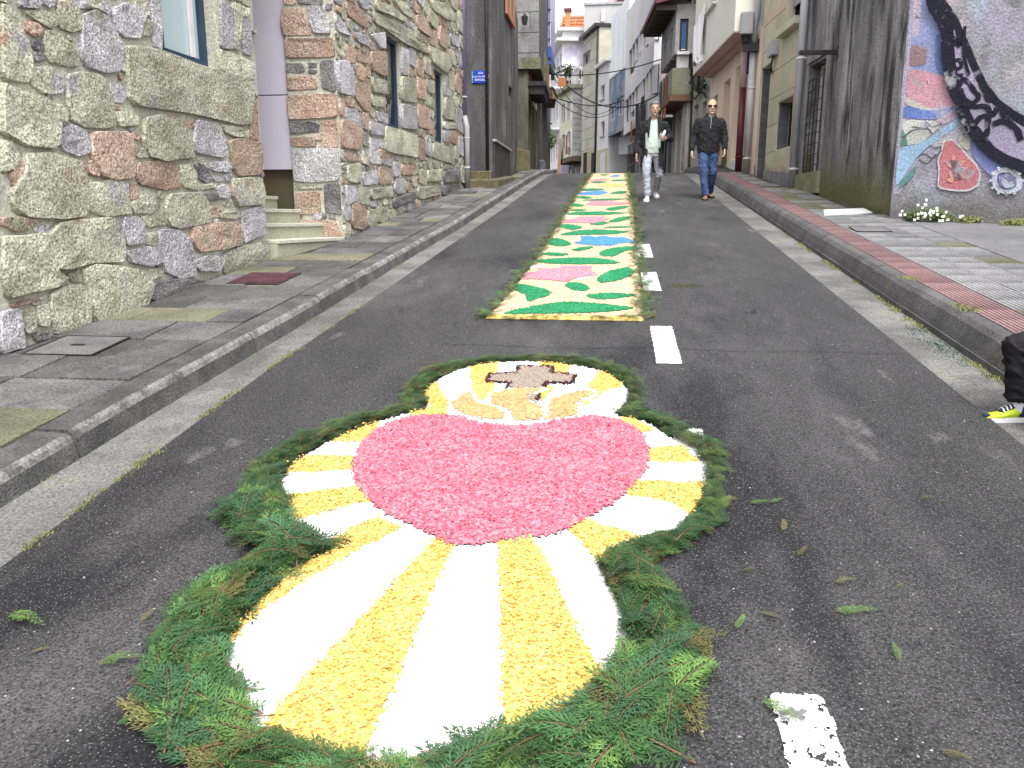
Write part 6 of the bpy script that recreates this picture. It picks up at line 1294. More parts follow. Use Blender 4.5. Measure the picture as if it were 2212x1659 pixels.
# loose petals lying on and along the coloured fields
for mm, n_ in (('yellow', 6000), ('pink', 6000), ('peach', 500)):
    ks = [k for k in LB if LB[k][1] == mm]; ii, jj = np.nonzero(np.isin(G_, ks)); pick = NR.choice(len(ii), n_); V = []; o_ = origin(carpet)
    for i, j in zip(ii[pick], jj[pick]):
        x, y = Xc[i, j]+NR.normal(0, .009), Yc[i, j]+NR.normal(0, .009); z = gz(y)+.026+NR.uniform(0, .004)-o_[2]; r = NR.uniform(.004, .0085); a = NR.uniform(0, 6.28); t1, t2 = NR.uniform(-.002, .002, 2)
        c, s = math.cos(a)*r, math.sin(a)*r; V += [(x+c-o_[0], y+s-o_[1], z+t1), (x-s*.7-o_[0], y+c*.7-o_[1], z+t2), (x-c-o_[0], y-s-o_[1], z-t1), (x+s*.7-o_[0], y-c*.7-o_[1], z-t2)]
    me = bpy.data.meshes.new('loose_petals'); me.from_pydata(V, [], [(4*k, 4*k+1, 4*k+2, 4*k+3) for k in range(n_)]); me.materials.append(PT[mm]); me.update(); tag(link('loose_petals', me, carpet), kind='stuff')

# the long carpet up the hill
ZP = zoomer(1700, 600, 2.011)
LEFT = gpoly([(1052,690),(1105,632),(1160,562),(1212,478),(1245,425),(1268,392),(1280,374)]); RIGHT = gpoly([(1384,690),(1378,600),(1372,520),(1366,450),(1360,400),(1354,374)])
yr = [6.42]
while yr[-1] < 23.4: yr.append(yr[-1]+.014*(yr[-1]/6.4)**1.4)
yr = np.array(yr); NX = 110
le = np.interp(yr, [p[1] for p in LEFT], [p[0] for p in LEFT]); ri = np.interp(yr, [p[1] for p in RIGHT], [p[0] for p in RIGHT])
U = np.linspace(0, 1, NX+1); YY = np.repeat(yr[None, :], NX+1, 0); XX = le[None, :]+(ri-le)[None, :]*U[:, None]
XX[0] += NR.uniform(-.03, .015, len(yr)); XX[-1] += NR.uniform(-.01, .03, len(yr))
Xc = (XX[:-1, :-1]+XX[1:, 1:])/2; Yc = (YY[:-1, :-1]+YY[1:, 1:])/2
pc = np.stack([Xc.ravel(), Yc.ravel()], 1); pj = pc+NR.normal(0, .006, pc.shape)
long_c = thing('flower_carpet', 'long cream carpet of petals with green leaves and flowers running uphill', 'flower carpet', (-.3, 6.5, gz(6.5)))
lab = np.zeros(len(pc), int); LB = {0: ('petal_ground', 'cream', .018)}; ins = np.ones(len(pc), bool)
LEAVES = [[(635,1330),(900,1270),(1110,1240),(1350,1250),(1670,1285),(1550,1310),(1300,1330),(800,1337)],[(690,1125),(720,1095),(800,1100),(950,1130),(1015,1165),(980,1195),(900,1215),(830,1237),(800,1180)],[(1130,1100),(1180,1080),(1260,1090),(1325,1125),(1290,1150),(1200,1145),(1140,1120)],[(1300,1190),(1450,1165),(1560,1170),(1690,1185),(1560,1210),(1400,1220)],[(1390,1045),(1480,990),(1610,960),(1660,970),(1680,1010),(1600,1050),(1500,1075),(1410,1085)],[(870,905),(1000,890),(1200,880),(1400,885),(1575,920),(1500,930),(1200,933),(1000,928)],[(895,845),(1000,838),(1170,850),(1060,868)],[(980,740),(1050,722),(1130,740),(1175,770),(1120,788),(1020,780)],[(1180,815),(1260,795),(1355,788),(1320,810),(1230,828)],[(1400,850),(1450,815),(1560,795),(1690,788),(1690,810),(1600,830),(1520,870),(1430,865)],[(1085,697),(1200,665),(1380,652),(1550,660),(1640,670),(1500,690),(1300,695)],[(1060,620),(1150,608),(1265,630),(1200,655),(1120,640)],[(1325,605),(1400,590),(1480,595),(1400,618)],[(1430,635),(1550,625),(1670,628),(1560,640)],[(1475,590),(1550,555),(1640,545),(1650,560),(1560,588)],[(1110,525),(1300,505),(1620,515),(1400,535)],[(1145,450),(1200,438),(1285,455),(1220,465)],[(1455,485),(1540,465),(1640,460),(1600,480),(1500,498)],[(1160,495),(1240,485),(1300,492),(1230,503)],[(1260,415),(1400,402),(1630,400),(1500,415)],[(1220,385),(1280,378),(1345,395),(1270,402)],[(1490,360),(1540,342),(1620,338),(1600,358)],[(1230,332),(1300,318),(1450,322),(1350,337)],[(1330,268),(1400,260),(1470,264),(1390,275)],[(1500,248),(1600,243),(1630,250),(1540,257)],[(1400,205),(1450,200),(1480,206),(1430,212)]]
FLOWERS = [('rose',[(750,1060),(820,1040),(760,1010),(920,990),(910,970),(1090,965),(1090,945),(1340,950),(1330,985),(1390,1020),(1300,1040),(1210,1045),(1150,1078),(1000,1065),(860,1055)]),('blue',[(1190,760),(1260,740),(1250,705),(1340,705),(1370,715),(1430,700),(1500,715),(1600,715),(1660,735),(1690,755),(1560,765),(1520,780),(1400,782),(1330,778)]),('rose',[(1070,590),(1130,570),(1200,565),(1250,545),(1440,545),(1470,570),(1450,585),(1350,600),(1180,597)]),('rose',[(1290,450),(1330,420),(1450,418),(1640,435),(1600,450),(1450,458),(1360,455)]),('blue',[(1205,365),(1290,345),(1430,335),(1480,352),(1400,368),(1280,370)]),('yellow',[(1370,300),(1450,280),(1640,283),(1600,298)]),('rose',[(1310,252),(1420,235),(1480,245),(1380,260)]),('blue',[(1480,218),(1540,205),(1580,215),(1520,224)]),('white',[(830,945),(950,940),(960,960),(850,968)]),('white',[(1215,1052),(1330,1035),(1340,1050),(1230,1068)]),('white',[(1100,548),(1180,540),(1190,552),(1110,556)]),('yellow',[(1150,480),(1220,470),(1240,478),(1170,486)]),('yellow',[(1440,560),(1490,552),(1500,560),(1460,566)])]
STEMS = [([(570,1312),(800,1262),(1050,1207),(1250,1182),(1400,1142),(1412,1112),(1350,1082),(1280,1072)],.03),([(1690,915),(1500,880),(1220,850),(1130,830),(1150,800),(1220,785)],.03),([(1110,682),(1200,660),(1450,640),(1510,610),(1450,596)],.035),([(1640,520),(1400,498),(1290,480),(1330,462)],.035),([(1200,404),(1350,392),(1480,375)],.04),([(1300,340),(1450,312),(1600,300)],.04)]
for s_, w in STEMS: setlab(segdist(pj, gpoly(s_, ZP)) < w, 'stem', 'taupe', .020)
for f_ in LEAVES: setlab(inpoly(pj, [tuple(q) for q in catmull(np.array(gpoly(f_, ZP)), 3)]), 'leaf', 'green', .024)
for c_, f_ in FLOWERS: setlab(inpoly(pj, gpoly(f_, ZP)), 'flower' if c_ != 'white' else 'petal_patch', c_, .024)
PT['stem'] = petal_mat('stem_sawdust', (.42, .27, .2, 1), (.5, .35, .27, 1), (.58, .44, .35, 1), 70)
for k in LB:
    if LB[k][0] == 'stem': LB[k] = ('stem', 'stem', LB[k][2])
setlab((np.abs(pj[:, 1]-6.43) < .05+.02*NR.rand(len(pj))), 'petal_edge', 'yellow', .022)
patch_meshes(lab.reshape(Xc.shape), U, yr, XX, YY, LB, long_c, .010, .003)

# ------------------------------------------------------------------ cypress sprigs
LEAF = [mat('cypress_green', (.028, .08, .026, 1), (.06, .135, .042, 1), scale=14, rough=.6, rnd=.4), mat('cypress_bluish', (.028, .08, .035, 1), (.055, .125, .055, 1), scale=14, rough=.6, rnd=.3),
        mat('cypress_bright', (.06, .13, .03, 1), (.11, .19, .05, 1), scale=14, rough=.6, rnd=.3), mat('cypress_dry', (.085, .085, .028, 1), (.15, .14, .05, 1), scale=14, rough=.7, rnd=.25)]
TWIG = mat('cypress_twig', (.10, .05, .03, 1), (.16, .09, .05, 1), scale=20, rough=.8)
def sprig_geo(rr, det=2):
    "flat cypress spray one unit long along +X: verts, faces, n_twig_faces first"
    vs, tw, lf = [], [], []
    bend = rr.uniform(-.25, .25); zc = rr.uniform(.0, .14)
    def sp(t): return np.array([t, bend*t*t, .03+zc*math.sin(t*3.0)])
    def leaf(p, d, l, w, z=0):
        n = np.array([-d[1], d[0], 0]); b = len(vs); up = np.array([0, 0, rr.uniform(-.02, .035)])
        vs.extend([p, p+d*l*.45+n*w+up*.5, p+d*l+up, p+d*l*.45-n*w+up*.5]); lf.append((b, b+1, b+2, b+3))
    ts = np.linspace(0, .97, 7)
    for a, b_ in zip(ts[:-1], ts[1:]):
        p, q = sp(a), sp(b_); i = len(vs); w = .012*(1-a*.7); vs.extend([p+[0, w, .004], p-[0, w, -.004], q-[0, w*.8, -.004], q+[0, w*.8, .004]]); tw.append((i, i+1, i+2, i+3))
    nb = 11 if det > 1 else 7
    for k in range(nb):
        t = .1+.86*k/nb; base = sp(t); tang = sp(t+.02)-sp(t); th0 = math.atan2(tang[1], tang[0])
        for sg in (-1, 1):
            th = th0+sg*math.radians(rr.uniform(30, 46)); L_ = (.36*(1-t)**.75+.07)*rr.uniform(.75, 1.15); d = np.array([math.cos(th), math.sin(th), rr.uniform(-.06, .12)])
            leaf(base, d, L_, .013)
            m_ = max(2, int((5 if det > 1 else 3)*L_/.4))
            for q in range(m_):
                u = (q+.7)/(m_+.4); pb = base+d*L_*u
                for s2 in (-1, 1):
                    t2 = th+s2*math.radians(rr.uniform(28, 44)); d2 = np.array([math.cos(t2), math.sin(t2), rr.uniform(-.05, .1)]); leaf(pb, d2, L_*.44*(1.15-u*.7), .0115)
    leaf(sp(.95), np.array([math.cos(th0), math.sin(th0), 0.02]), .14, .02)
    return np.array(vs), tw, lf
rs = random.Random(11)
GEO = {d: [sprig_geo(rs, d) for _ in range(7)] for d in (1, 2)}
SPM = {}
def sprig_mesh(g, mi, det=2):
    if (g, mi, det) not in SPM:
        v, tw, lf = GEO[det][g]; me = bpy.data.meshes.new('sprig'); me.from_pydata([tuple(q) for q in v], [], tw+lf); me.materials.append(TWIG); me.materials.append(LEAF[mi])
        me.polygons.foreach_set('material_index', [0]*len(tw)+[1]*len(lf)); me.update(); SPM[g, mi, det] = me
    return SPM[g, mi, det]
def sprig_M(x, y, z, ang, size, tilt=0, roll=0):
    sl = math.atan(G)
    return Matrix.Translation((x, y, gz(y)+z)) @ Matrix.Rotation(sl if y < 23 else 0, 4, 'X') @ Matrix.Rotation(ang, 4, 'Z') @ Matrix.Rotation(-tilt, 4, 'Y') @ Matrix.Rotation(roll, 4, 'X') @ Matrix.Scale(size, 4)
def garland(name, label, cat, items, loc, nsep):
    "items: (apparent size, geo, leaf kind, det, matrix)"
    t = thing(name, label, cat, loc); o = np.array(loc); items = sorted(items, key=lambda i: -i[0]); rest_v, rest_f, rest_m = [], [], []; nb = 0
    T = Matrix.Translation(-Vector(loc))
    for k, (ap, g, mi, det, Mx) in enumerate(items):
        if k < nsep:
            ob = link('sprig', sprig_mesh(g, mi, det), t); ob.matrix_local = T @ Mx
        else:
            v, tw, lf = GEO[det][g]; A = np.array(T @ Mx); w = v@A[:3, :3].T+A[:3, 3]; rest_v.append(w)
            for f in tw: rest_f.append(tuple(i+nb for i in f)); rest_m.append(0)
            for f in lf: rest_f.append(tuple(i+nb for i in f)); rest_m.append(1+mi)
            nb += len(v)
    if rest_v:
        me = bpy.data.meshes.new('sprig_pile'); me.from_pydata(np.concatenate(rest_v).tolist(), [], rest_f)
        for m_ in [TWIG]+LEAF: me.materials.append(m_)
        me.polygons.foreach_set('material_index', rest_m); me.update(); tag(link('sprig_pile', me, t), kind='stuff')
    return t
items = []; n = len(INN)
for i in range(n):
    a0, a1, b0, b1 = INN[i], INN[(i+1) % n], OUT[i], OUT[(i+1) % n]
    ar = abs(np.cross(a1-a0, b0-a0))/2+abs(np.cross(b1-a1, b0-a1))/2; tg_ = (a1-a0); tang = math.atan2(tg_[1], tg_[0])
    yc = (a0[1]+b0[1])/2; cnt = ar*(980 if yc < 3.2 else 1000); cnt = int(cnt)+(rs.random() < cnt % 1)
    wdt = np.hypot(*(b0-a0))
    for _ in range(cnt):
        u, w = rs.random(), rs.random(); p = (a0*(1-u)+a1*u)*(1-w)+(b0*(1-u)+b1*u)*w
        sz = rs.uniform(.12, .30)*(1 if yc < 3.6 else .7); sz = min(sz, (.085 if yc < 3 else .055)+wdt*(.55 if yc < 3 else .42)); w = (.10+.78*w) if yc < 3 else (.16+.56*w); p = (a0*(1-u)+a1*u)*(1-w)+(b0*(1-u)+b1*u)*w
        ang = tang+rs.gauss(0, .55)+(math.pi if rs.random() < .35 else 0)
        oo = np.array([math.cos(ang), math.sin(ang)])*sz*.45; p = p-oo
        z = rs.uniform(.003, .034 if yc < 3 else .02)*(.4+1.1*math.sin(math.pi*min(1, max(0, w))))
        mi = rs.choices((0, 1, 2, 3), (46, 24, 22, 8))[0]
        items.append((sz/p[1]*(1+z*6), rs.randrange(7), mi, 2 if p[1] < 3.3 else 1, sprig_M(p[0], p[1], z, ang, sz, rs.uniform(-.08, .12), rs.uniform(-.22, .22))))
print('garland sprigs', len(items))
garland('fir_garland', 'thick green garland of cypress sprigs wound round the heart carpet', 'garland', items, (-.4, 2.0, gz(2)), 290)
items = []
def border(pts, wd, den, szr, side):
    for a, b in zip(pts[:-1], pts[1:]):
        a, b = np.array(a), np.array(b); L_ = np.hypot(*(b-a)); ang0 = math.atan2(*(b-a)[::-1]); nn = np.array([-(b-a)[1], (b-a)[0]])/L_*side
        for _ in range(int(L_*den)):
            p = a+(b-a)*rs.random()+nn*rs.uniform(-.03, wd); sz = rs.uniform(*szr); ang = ang0+rs.gauss(0, .9)
            items.append((sz/p[1], rs.randrange(7), rs.choices((0, 1, 2, 3), (50, 10, 15, 25))[0], 1, sprig_M(p[0], p[1], rs.uniform(.003, .03), ang, sz, rs.uniform(-.1, .3), rs.uniform(-.5, .5))))
border(LEFT, .07, 85, (.06, .13), 1); border(RIGHT, .09, 90, (.06, .14), -1); border([LEFT[0], RIGHT[0]], .05, 60, (.06, .12), -1)
border([(LEFT[0][0]-.16, 6.42), LEFT[0]], .06, 60, (.08, .16), 1)
garland('fir_border', 'thin border of cypress sprigs along the long petal carpet', 'garland', items, (-.3, 6.5, gz(6.5)), 280)

# loose sprigs and leaves on the asphalt, each one a thing
LIT = [(205,1440,.15,.3,2,'pale green sprig lying alone left of the garland'),(66,1412,.07,.4,3,'small dry sprig near the lower left of the road'),(302,1352,.10,1.5,3,'dry upright sprig just outside the garland at left'),(15,1332,.2,-.2,2,'bright sprig at the left edge of the road'),(1937,1272,.05,.6,3,'tiny dry sprig on open asphalt right of the heart'),(1602,1236,.06,.2,3,'thin dry twig beside the garland waist at right'),(1587,1365,.09,1.0,2,'yellow green sprig lying right of the garland'),(1800,1263,.10,.3,3,'dry curled sprig above the green one on the right lane'),(1795,1326,.15,.1,2,'green two-armed sprig on the right lane'),(1944,1436,.09,1.6,2,'green upright sprig low on the right lane'),(1634,1512,.16,-.7,2,'bright sprig touching the nearest lane dash'),(1660,1090,.08,.4,0,'small green sprig outside the right lobe of the garland'),(1690,1155,.12,1.3,3,'dark dry sprig standing on the right lane'),(1722,1206,.10,.9,3,'brown leaf lying below the dark dry sprig'),(1985,1080,.07,.2,0,'green sprig far right on the asphalt'),(2030,1000,.05,.3,3,'tiny dry scrap near the right gutter'),(1615,1092,.10,.2,2,'sprig loosened from the right lobe of the garland'),(1640,1328,.09,-.3,3,'dry twig between garland and right lane'),(245,1572,.07,.5,0,'small sprig left of the garland foot'),(2025,1625,.10,-.5,3,'dry twig at the bottom right corner of the road'),(300,975,.08,.4,2,'thin green blade in the left gutter'),(1310,1520,.1,.7,0,'sprig strayed onto the yellow ray'),(700,1122,.09,.3,3,'grey twig lying on a white ray at left'),(470,1125,.16,.1,3,'dry twig poking out of the garland at left'),(340,1395,.2,.25,3,'brown twig sticking out of the garland low at left')]
for k, (px, py, sz, ang, mi, lb) in enumerate(LIT):
    p = road(px, py); o = link('loose_sprig', sprig_mesh(k % 7, mi, 2)); zz_ = .006 if k not in (21, 22) else .03
    o.matrix_world = sprig_M(p[0], p[1], zz_, ang, sz*(.8 if mi == 3 else .95), .05, .1) @ Matrix.Diagonal((1, .55, 1, 1)); tag(o, lb, 'sprig', 'loose sprigs fallen on the road')
# pale pebbles and petal crumbs on the asphalt
rp = random.Random(3); mb = MB()
for _ in range(900):
    y = 1.2+rp.random()**1.6*9; x = rp.uniform(-2.2, 2.05)
    if inpoly(np.array([[x, y]]), OUT)[0]: continue
    r = rp.uniform(.002, .0055); z = gz(y)+.001; c = [(x+r*math.cos(a)*rp.uniform(.7, 1.2), y+r*math.sin(a)*rp.uniform(.7, 1.2), z) for a in (0, 1.57, 3.14, 4.71)]; mb.add(c+[(x, y, z+r*.7)], [(0, 1, 4), (1, 2, 4), (2, 3, 4), (3, 0, 4)])
tag(mb.build('road_grit', mat('pale_grit', (.42, .42, .42, 1), (.3, .3, .3, 1), scale=30), loc=(0, 3, gz(3))), 'pale grit scattered over the asphalt', kind='stuff')
# spilled coloured sawdust
PT['spill'] = petal_mat('spilt_sawdust', (.30, .36, .14, 1), (.42, .44, .2, 1), (.35, .42, .34, 1), 70)
for nm, px, py, r_, m_, lb, dz in (('sawdust_spill', 1478, 617, .14, 'spill', 'faint yellow green sawdust spilt on the right lane', 0), ('sawdust_spill', 2025, 745, .26, 'green', 'green sawdust spilt along the right gutter', -.02)):
    c = road(px, py, dz); mb = MB()
    for _ in range(420):
        a, q = rp.uniform(0, 6.28), r_*rp.random()**.7; x, y = c[0]+q*math.cos(a)*(1.3 if m_ == 'spill' else .45), c[1]+q*math.sin(a)*(.8 if m_ == 'spill' else 2.3)
        if m_ == 'green': x = min(2.44, x+(c[1]-y)*.0)
        r = rp.uniform(.003, .008); z = gz(y)+dz+.002; mb.add([(x+r, y, z), (x, y+r, z+.002), (x-r, y, z), (x, y-r, z+.003)], [(0, 1, 2, 3)])
    tag(mb.build(nm, PT[m_], loc=tuple(c)), lb, 'sawdust', kind='stuff')
# weeds in the gutters
def blades(mb, x, y, z, n_, h, spread):
    for _ in range(n_):
        a = rp.uniform(0, 6.28); bx, by = x+rp.gauss(0, spread), y+rp.gauss(0, spread*1.8); l = h*rp.uniform(.5, 1.2); dx, dy = math.cos(a)*l*.6, math.sin(a)*l*.6; w = .0035
        mb.add([(bx-w, by, z), (bx+w, by, z), (bx+dx*.5+w*.6, by+dy*.5, z+l*.6), (bx+dx*.5-w*.6, by+dy*.5, z+l*.6), (bx+dx, by+dy, z+l*.75)], [(0, 1, 2, 3), (3, 2, 4)])
M['weed'] = mat('weed_olive', (.13, .14, .04, 1), (.24, .23, .09, 1), scale=9, rough=.8)
mb = MB()
for _ in range(330):
    y = 1.4+rp.random()**1.5*5.5
    if mnoise.noise((0, y*2.2, 2)) < -.05: continue
    blades(mb, lerp(AL, y)+rp.gauss(0, .012), y, gz(y)-.006, rp.randint(3, 8), .022, .012)
for _ in range(140):
    y = rp.uniform(2.5, 9); blades(mb, lerp(KB, y)+.02+rp.gauss(0, .03), y, gz(y)-.012, 4, .02, .02) if mnoise.noise((5, y*1.4, 2)) > .1 else None
tag(mb.build('gutter_weeds', M['weed'], loc=(-2.3, 3, gz(3))), 'olive weeds growing along the left gutter joint', 'weeds', kind='stuff')
mb = MB()
for _ in range(330):
    y = rp.uniform(4.8, 12)
    if mnoise.noise((9, y*1.6, 2)) < 0: continue
    blades(mb, KR-.015-abs(rp.gauss(0, .03)), y, gz(y)-.018, 5, .028, .015)
for px, py in ((2090, 670), (2075, 663), (1960, 602)):
    c = road(px, py, .2)
    for _ in range(14): blades(mb, c[0]+rp.gauss(0, .02), c[1]+rp.gauss(0, .08), c[2]-.003, 5, .04, .015)
tag(mb.build('gutter_weeds', M['weed'], loc=(2.4, 6, gz(6))), 'olive weeds and grass tufts along the right kerb', 'weeds', kind='stuff')
# daisies at the foot of the mural
M['petal_w'] = mat('daisy_white', (.75, .75, .72, 1), rough=.7); M['daisy_y'] = mat('daisy_yellow', (.6, .38, .03, 1), rough=.7)
def daisy(px, py, n_, r_, lb, k):
    s_, z = FM.P(px, py, .12); b = FM.pt(s_, gz(FM.pt(s_, 0)[1])+.21, .13); t = thing('daisy_clump', lb, 'daisies', b, 'daisies at the foot of the mural')
    rr = random.Random(k); mb = MB(); leafball(mb, (b[0], b[1], b[2]+r_*.3), r_, 420, .022, rr, (1.3, .35, .55)); mb.build('foliage', M['leafmid'], t)
    fl, ce = MB(), MB()
    for _ in range(n_):
        x = np.array([b[0]+rr.gauss(0, r_*.7), b[1]+rr.gauss(0, .05)-.08, b[2]+abs(rr.gauss(r_*.35, r_*.35))])
        fl = MB(); m_ = 8
        vs = [tuple(x)]+[(x[0]+.022*math.cos(a*2*math.pi/m_)*(1 if a % 2 else .7), x[1]-.006+.004*math.sin(a), x[2]+.022*math.sin(a*2*math.pi/m_)*(1 if a % 2 else .7)) for a in range(m_)]
        f_ = fl.add(vs, [(0, 1+a, 1+(a+1) % m_) for a in range(m_)]).build('flower', M['petal_w'], t)
        MB().add([(x[0]+.007*math.cos(a), x[1]-.012, x[2]+.007*math.sin(a)) for a in np.linspace(0, 6.28, 7)[:-1]], [tuple(range(6))]).build('flower_centre', M['daisy_y'], f_)
daisy(2000, 462, 26, .2, 'largest clump of white daisies at the left foot of the mural', 1)
daisy(2035, 472, 12, .14, 'smaller clump of white daisies beside the large one', 2)
daisy(1975, 445, 6, .1, 'few white daisies climbing from the mural corner', 3)
for k, (px, lb) in enumerate(((2095, 'low olive weeds in the middle of the mural foot'), (2195, 'low olive weeds at the right end of the mural foot'))):
    s_, z = FM.P(px, 475, .08); b = FM.pt(s_, gz(FM.pt(s_, 0)[1])+.2, .06); mb = MB(); leafball(mb, (b[0], b[1], b[2]+.03), .13, 300, .022, random.Random(k), (1.6, .5, .45)); tag(mb.build('weed_clump', M['weed'], loc=b), lb, 'weeds', 'weeds at the foot of the mural')
# ------------------------------------------------------------------ people
def cap(mb, p, q, r0, r1, n=12):
    p, q = Vector(p), Vector(q); d = (q-p); L_ = d.length; d = d/L_ if L_ > 1e-6 else Vector((0, 0, 1)); pts, rs_ = [], []
    for a in (80, 55, 30, 0): pts.append(p-d*r0*math.sin(math.radians(a))); rs_.append(r0*math.cos(math.radians(a)))
    for a in (0, 30, 55, 80): pts.append(q+d*r1*math.sin(math.radians(a))); rs_.append(r1*math.cos(math.radians(a)))
    mb.tube(pts, rs_, n)
def loft(mb, rings, n=18):
    "rings: (x, y, z, rx, ry)"
    vs = []; 
    for x, y, z, rx, ry in rings:
        for k in range(n): a = 2*math.pi*k/n; vs.append((x+rx*math.cos(a), y+ry*math.sin(a), z))
    m_ = len(rings); fs = [(i*n+k, i*n+(k+1) % n, (i+1)*n+(k+1) % n, (i+1)*n+k) for i in range(m_-1) for k in range(n)]
    fs += [tuple(range(n-1, -1, -1)), tuple((m_-1)*n+k for k in range(n))]; mb.add(vs, fs)
def ball(mb, c, r, n=12):
    rx, ry, rz = r if isinstance(r, (tuple, list)) else (r, r, r); rings = []
    for a in np.linspace(-85, 85, 9): a = math.radians(a); rings.append((c[0], c[1], c[2]+rz*math.sin(a), rx*math.cos(a), ry*math.cos(a)))
    loft(mb, rings, n)
def remesh(name, mb, m, parent, vox=.01, smooth=2, cut=None, fold=0, fs=(9, 9, 5)):
    me = bpy.data.meshes.new(name); me.from_pydata(mb.v, [], mb.f); ob = bpy.data.objects.new('tmp', me); COL.objects.link(ob)
    bm = bmesh.new(); bm.from_mesh(me); bmesh.ops.recalc_face_normals(bm, faces=bm.faces); bm.to_mesh(me); bm.free()
    md = ob.modifiers.new('r', 'REMESH'); md.mode = 'VOXEL'; md.voxel_size = vox
    s_ = ob.modifiers.new('s', 'SMOOTH'); s_.iterations = smooth; s_.factor = .5
    dg = bpy.context.evaluated_depsgraph_get(); out = bpy.data.meshes.new_from_object(ob.evaluated_get(dg)); bpy.data.objects.remove(ob)
    out.name = name
    if cut:
        bm = bmesh.new(); bm.from_mesh(out); bmesh.ops.delete(bm, geom=[f for f in bm.faces if cut(f.calc_center_median())], context='FACES'); bm.to_mesh(out); bm.free()
    if fold:
        for v in out.vertices:
            c, n = v.co, v.normal; k = mnoise.noise((c.x*fs[0], c.y*fs[1], c.z*fs[2]+c.x*6)); f = (1-abs(k)*2.2)**3 if abs(k) < .45 else 0
            v.co = c + n*(fold*(f-.3) + fold*.7*mnoise.noise((c.x*14, c.y*14, c.z*22)))
        out.update()
    out.materials.clear(); out.materials.append(m); out.polygons.foreach_set('use_smooth', [True]*len(out.polygons))
    return link(name, out, parent)
M['skin1'] = mat('skin_ruddy', (.40, .23, .17, 1), (.48, .30, .22, 1), scale=12, rough=.55); M['skin2'] = mat('skin_tan', (.50, .33, .23, 1), (.55, .37, .27, 1), scale=12, rough=.5)
M['blackcloth'] = mat('black_cloth', (.010, .010, .012, 1), (.02, .02, .023, 1), scale=7, rough=.85, bump=.5, bscale=14); M['mint'] = mat('mint_shirt', (.42, .52, .47, 1), (.50, .60, .54, 1), scale=6, bump=.5, bscale=16)
M['pale_denim'] = mat('pale_denim', (.24, .27, .33, 1), (.40, .41, .44, 1), scale=6, bump=.7, bscale=16); M['denim'] = mat('blue_denim', (.022, .04, .11, 1), (.06, .095, .20, 1), scale=6, bump=.7, bscale=14)
M['greyhair'] = mat('grey_hair', (.10, .09, .09, 1), (.2, .19, .19, 1), scale=40, rough=.7, bump=.5, bscale=120); M['brown_leather'] = mat('tan_leather', (.20, .10, .05, 1), (.27, .15, .08, 1), scale=8, rough=.5); M['sole'] = mat('dark_sole', (.02, .02, .022, 1), rough=.7)
M['eye'] = mat('eye_dark', (.02, .015, .012, 1), rough=.2); M['lip'] = mat('lip', (.3, .12, .1, 1), rough=.5)
def hand(mb, w, d, side, curl=.5, s=1.0, thumb=(0, -1, 0)):
    "palm from wrist w along unit d; five unequal bent fingers; side: unit across the palm"
    w, d, sd, th = Vector(w), Vector(d).normalized(), Vector(side).normalized(), Vector(thumb).normalized(); nrm = d.cross(sd)
    for k in range(4): o = sd*(k-1.5)*.019*s; cap(mb, w+o*.7, w+d*.085*s+o, .016*s, .014*s, 8)
    for k, L_ in enumerate((.072, .082, .077, .06)):
        o = w+d*.088*s+sd*(k-1.5)*.02*s; a = o+(d*math.cos(curl*.6)+th*math.sin(curl*.6))*L_*.5*s; b = a+(d*math.cos(curl*1.6)+th*math.sin(curl*1.6))*L_*.5*s
        cap(mb, o, a, .0105*s, .0095*s, 7); cap(mb, a, b, .0095*s, .008*s, 7)
    b0 = w+d*.025*s-sd*.032*s; b1 = b0+(d*.6-sd*.6+th*.35)*.05*s; b2 = b1+(d*.9+th*.4)*.032*s; cap(mb, b0, b1, .0125*s, .011*s, 7); cap(mb, b1, b2, .011*s, .009*s, 7)
def head(mb, c, s=1.0, lean=0):
    x, y, z = c                                            # c = centre of the skull, facing -Y
    ball(mb, (x, y+.008*s, z+.03*s), (.077*s, .096*s, .092*s)); loft(mb, [(x, y-.03*s, z-.125*s, .028*s, .03*s), (x, y-.028*s, z-.112*s, .044*s, .048*s), (x, y-.018*s, z-.08*s, .058*s, .07*s), (x, y-.01*s, z-.03*s, .069*s, .084*s), (x, y-.006*s, z+.02*s, .072*s, .088*s)])
    cap(mb, (x, y-.092*s, z+.012*s), (x, y-.112*s, z-.03*s), .010*s, .015*s, 8); cap(mb, (x-.035*s, y-.082*s, z+.026*s), (x+.035*s, y-.082*s, z+.026*s), .011*s, .011*s, 8)
    for g in (-1, 1): ball(mb, (x+g*.079*s, y+.008*s, z-.008*s), (.011*s, .02*s, .033*s), 8)
    cap(mb, (x-.02*s, y-.083*s, z-.068*s), (x+.02*s, y-.083*s, z-.068*s), .011*s, .011*s, 8); ball(mb, (x, y-.07*s, z-.108*s), (.024*s, .022*s, .018*s), 8)
    cap(mb, (x, y+.02*s, z-.07*s), (x, y+.035*s+lean, z-.22*s), .054*s, .062*s)
def face_bits(c, s, parent, eyes=True):
    x, y, z = c
    if eyes:
        for g in (-1, 1): mb = MB(); ball(mb, (x+g*.031*s, y-.083*s, z+.004*s), (.013*s, .009*s, .007*s), 8); mb.build('eye', M['eye'], parent, True).location = (0, 0, 0)
    mb = MB(); cap(mb, (x-.022*s, y-.092*s, z-.066*s), (x+.022*s, y-.092*s, z-.066*s), .0045*s, .0045*s, 6); mb.build('mouth', M['lip'], parent, True)
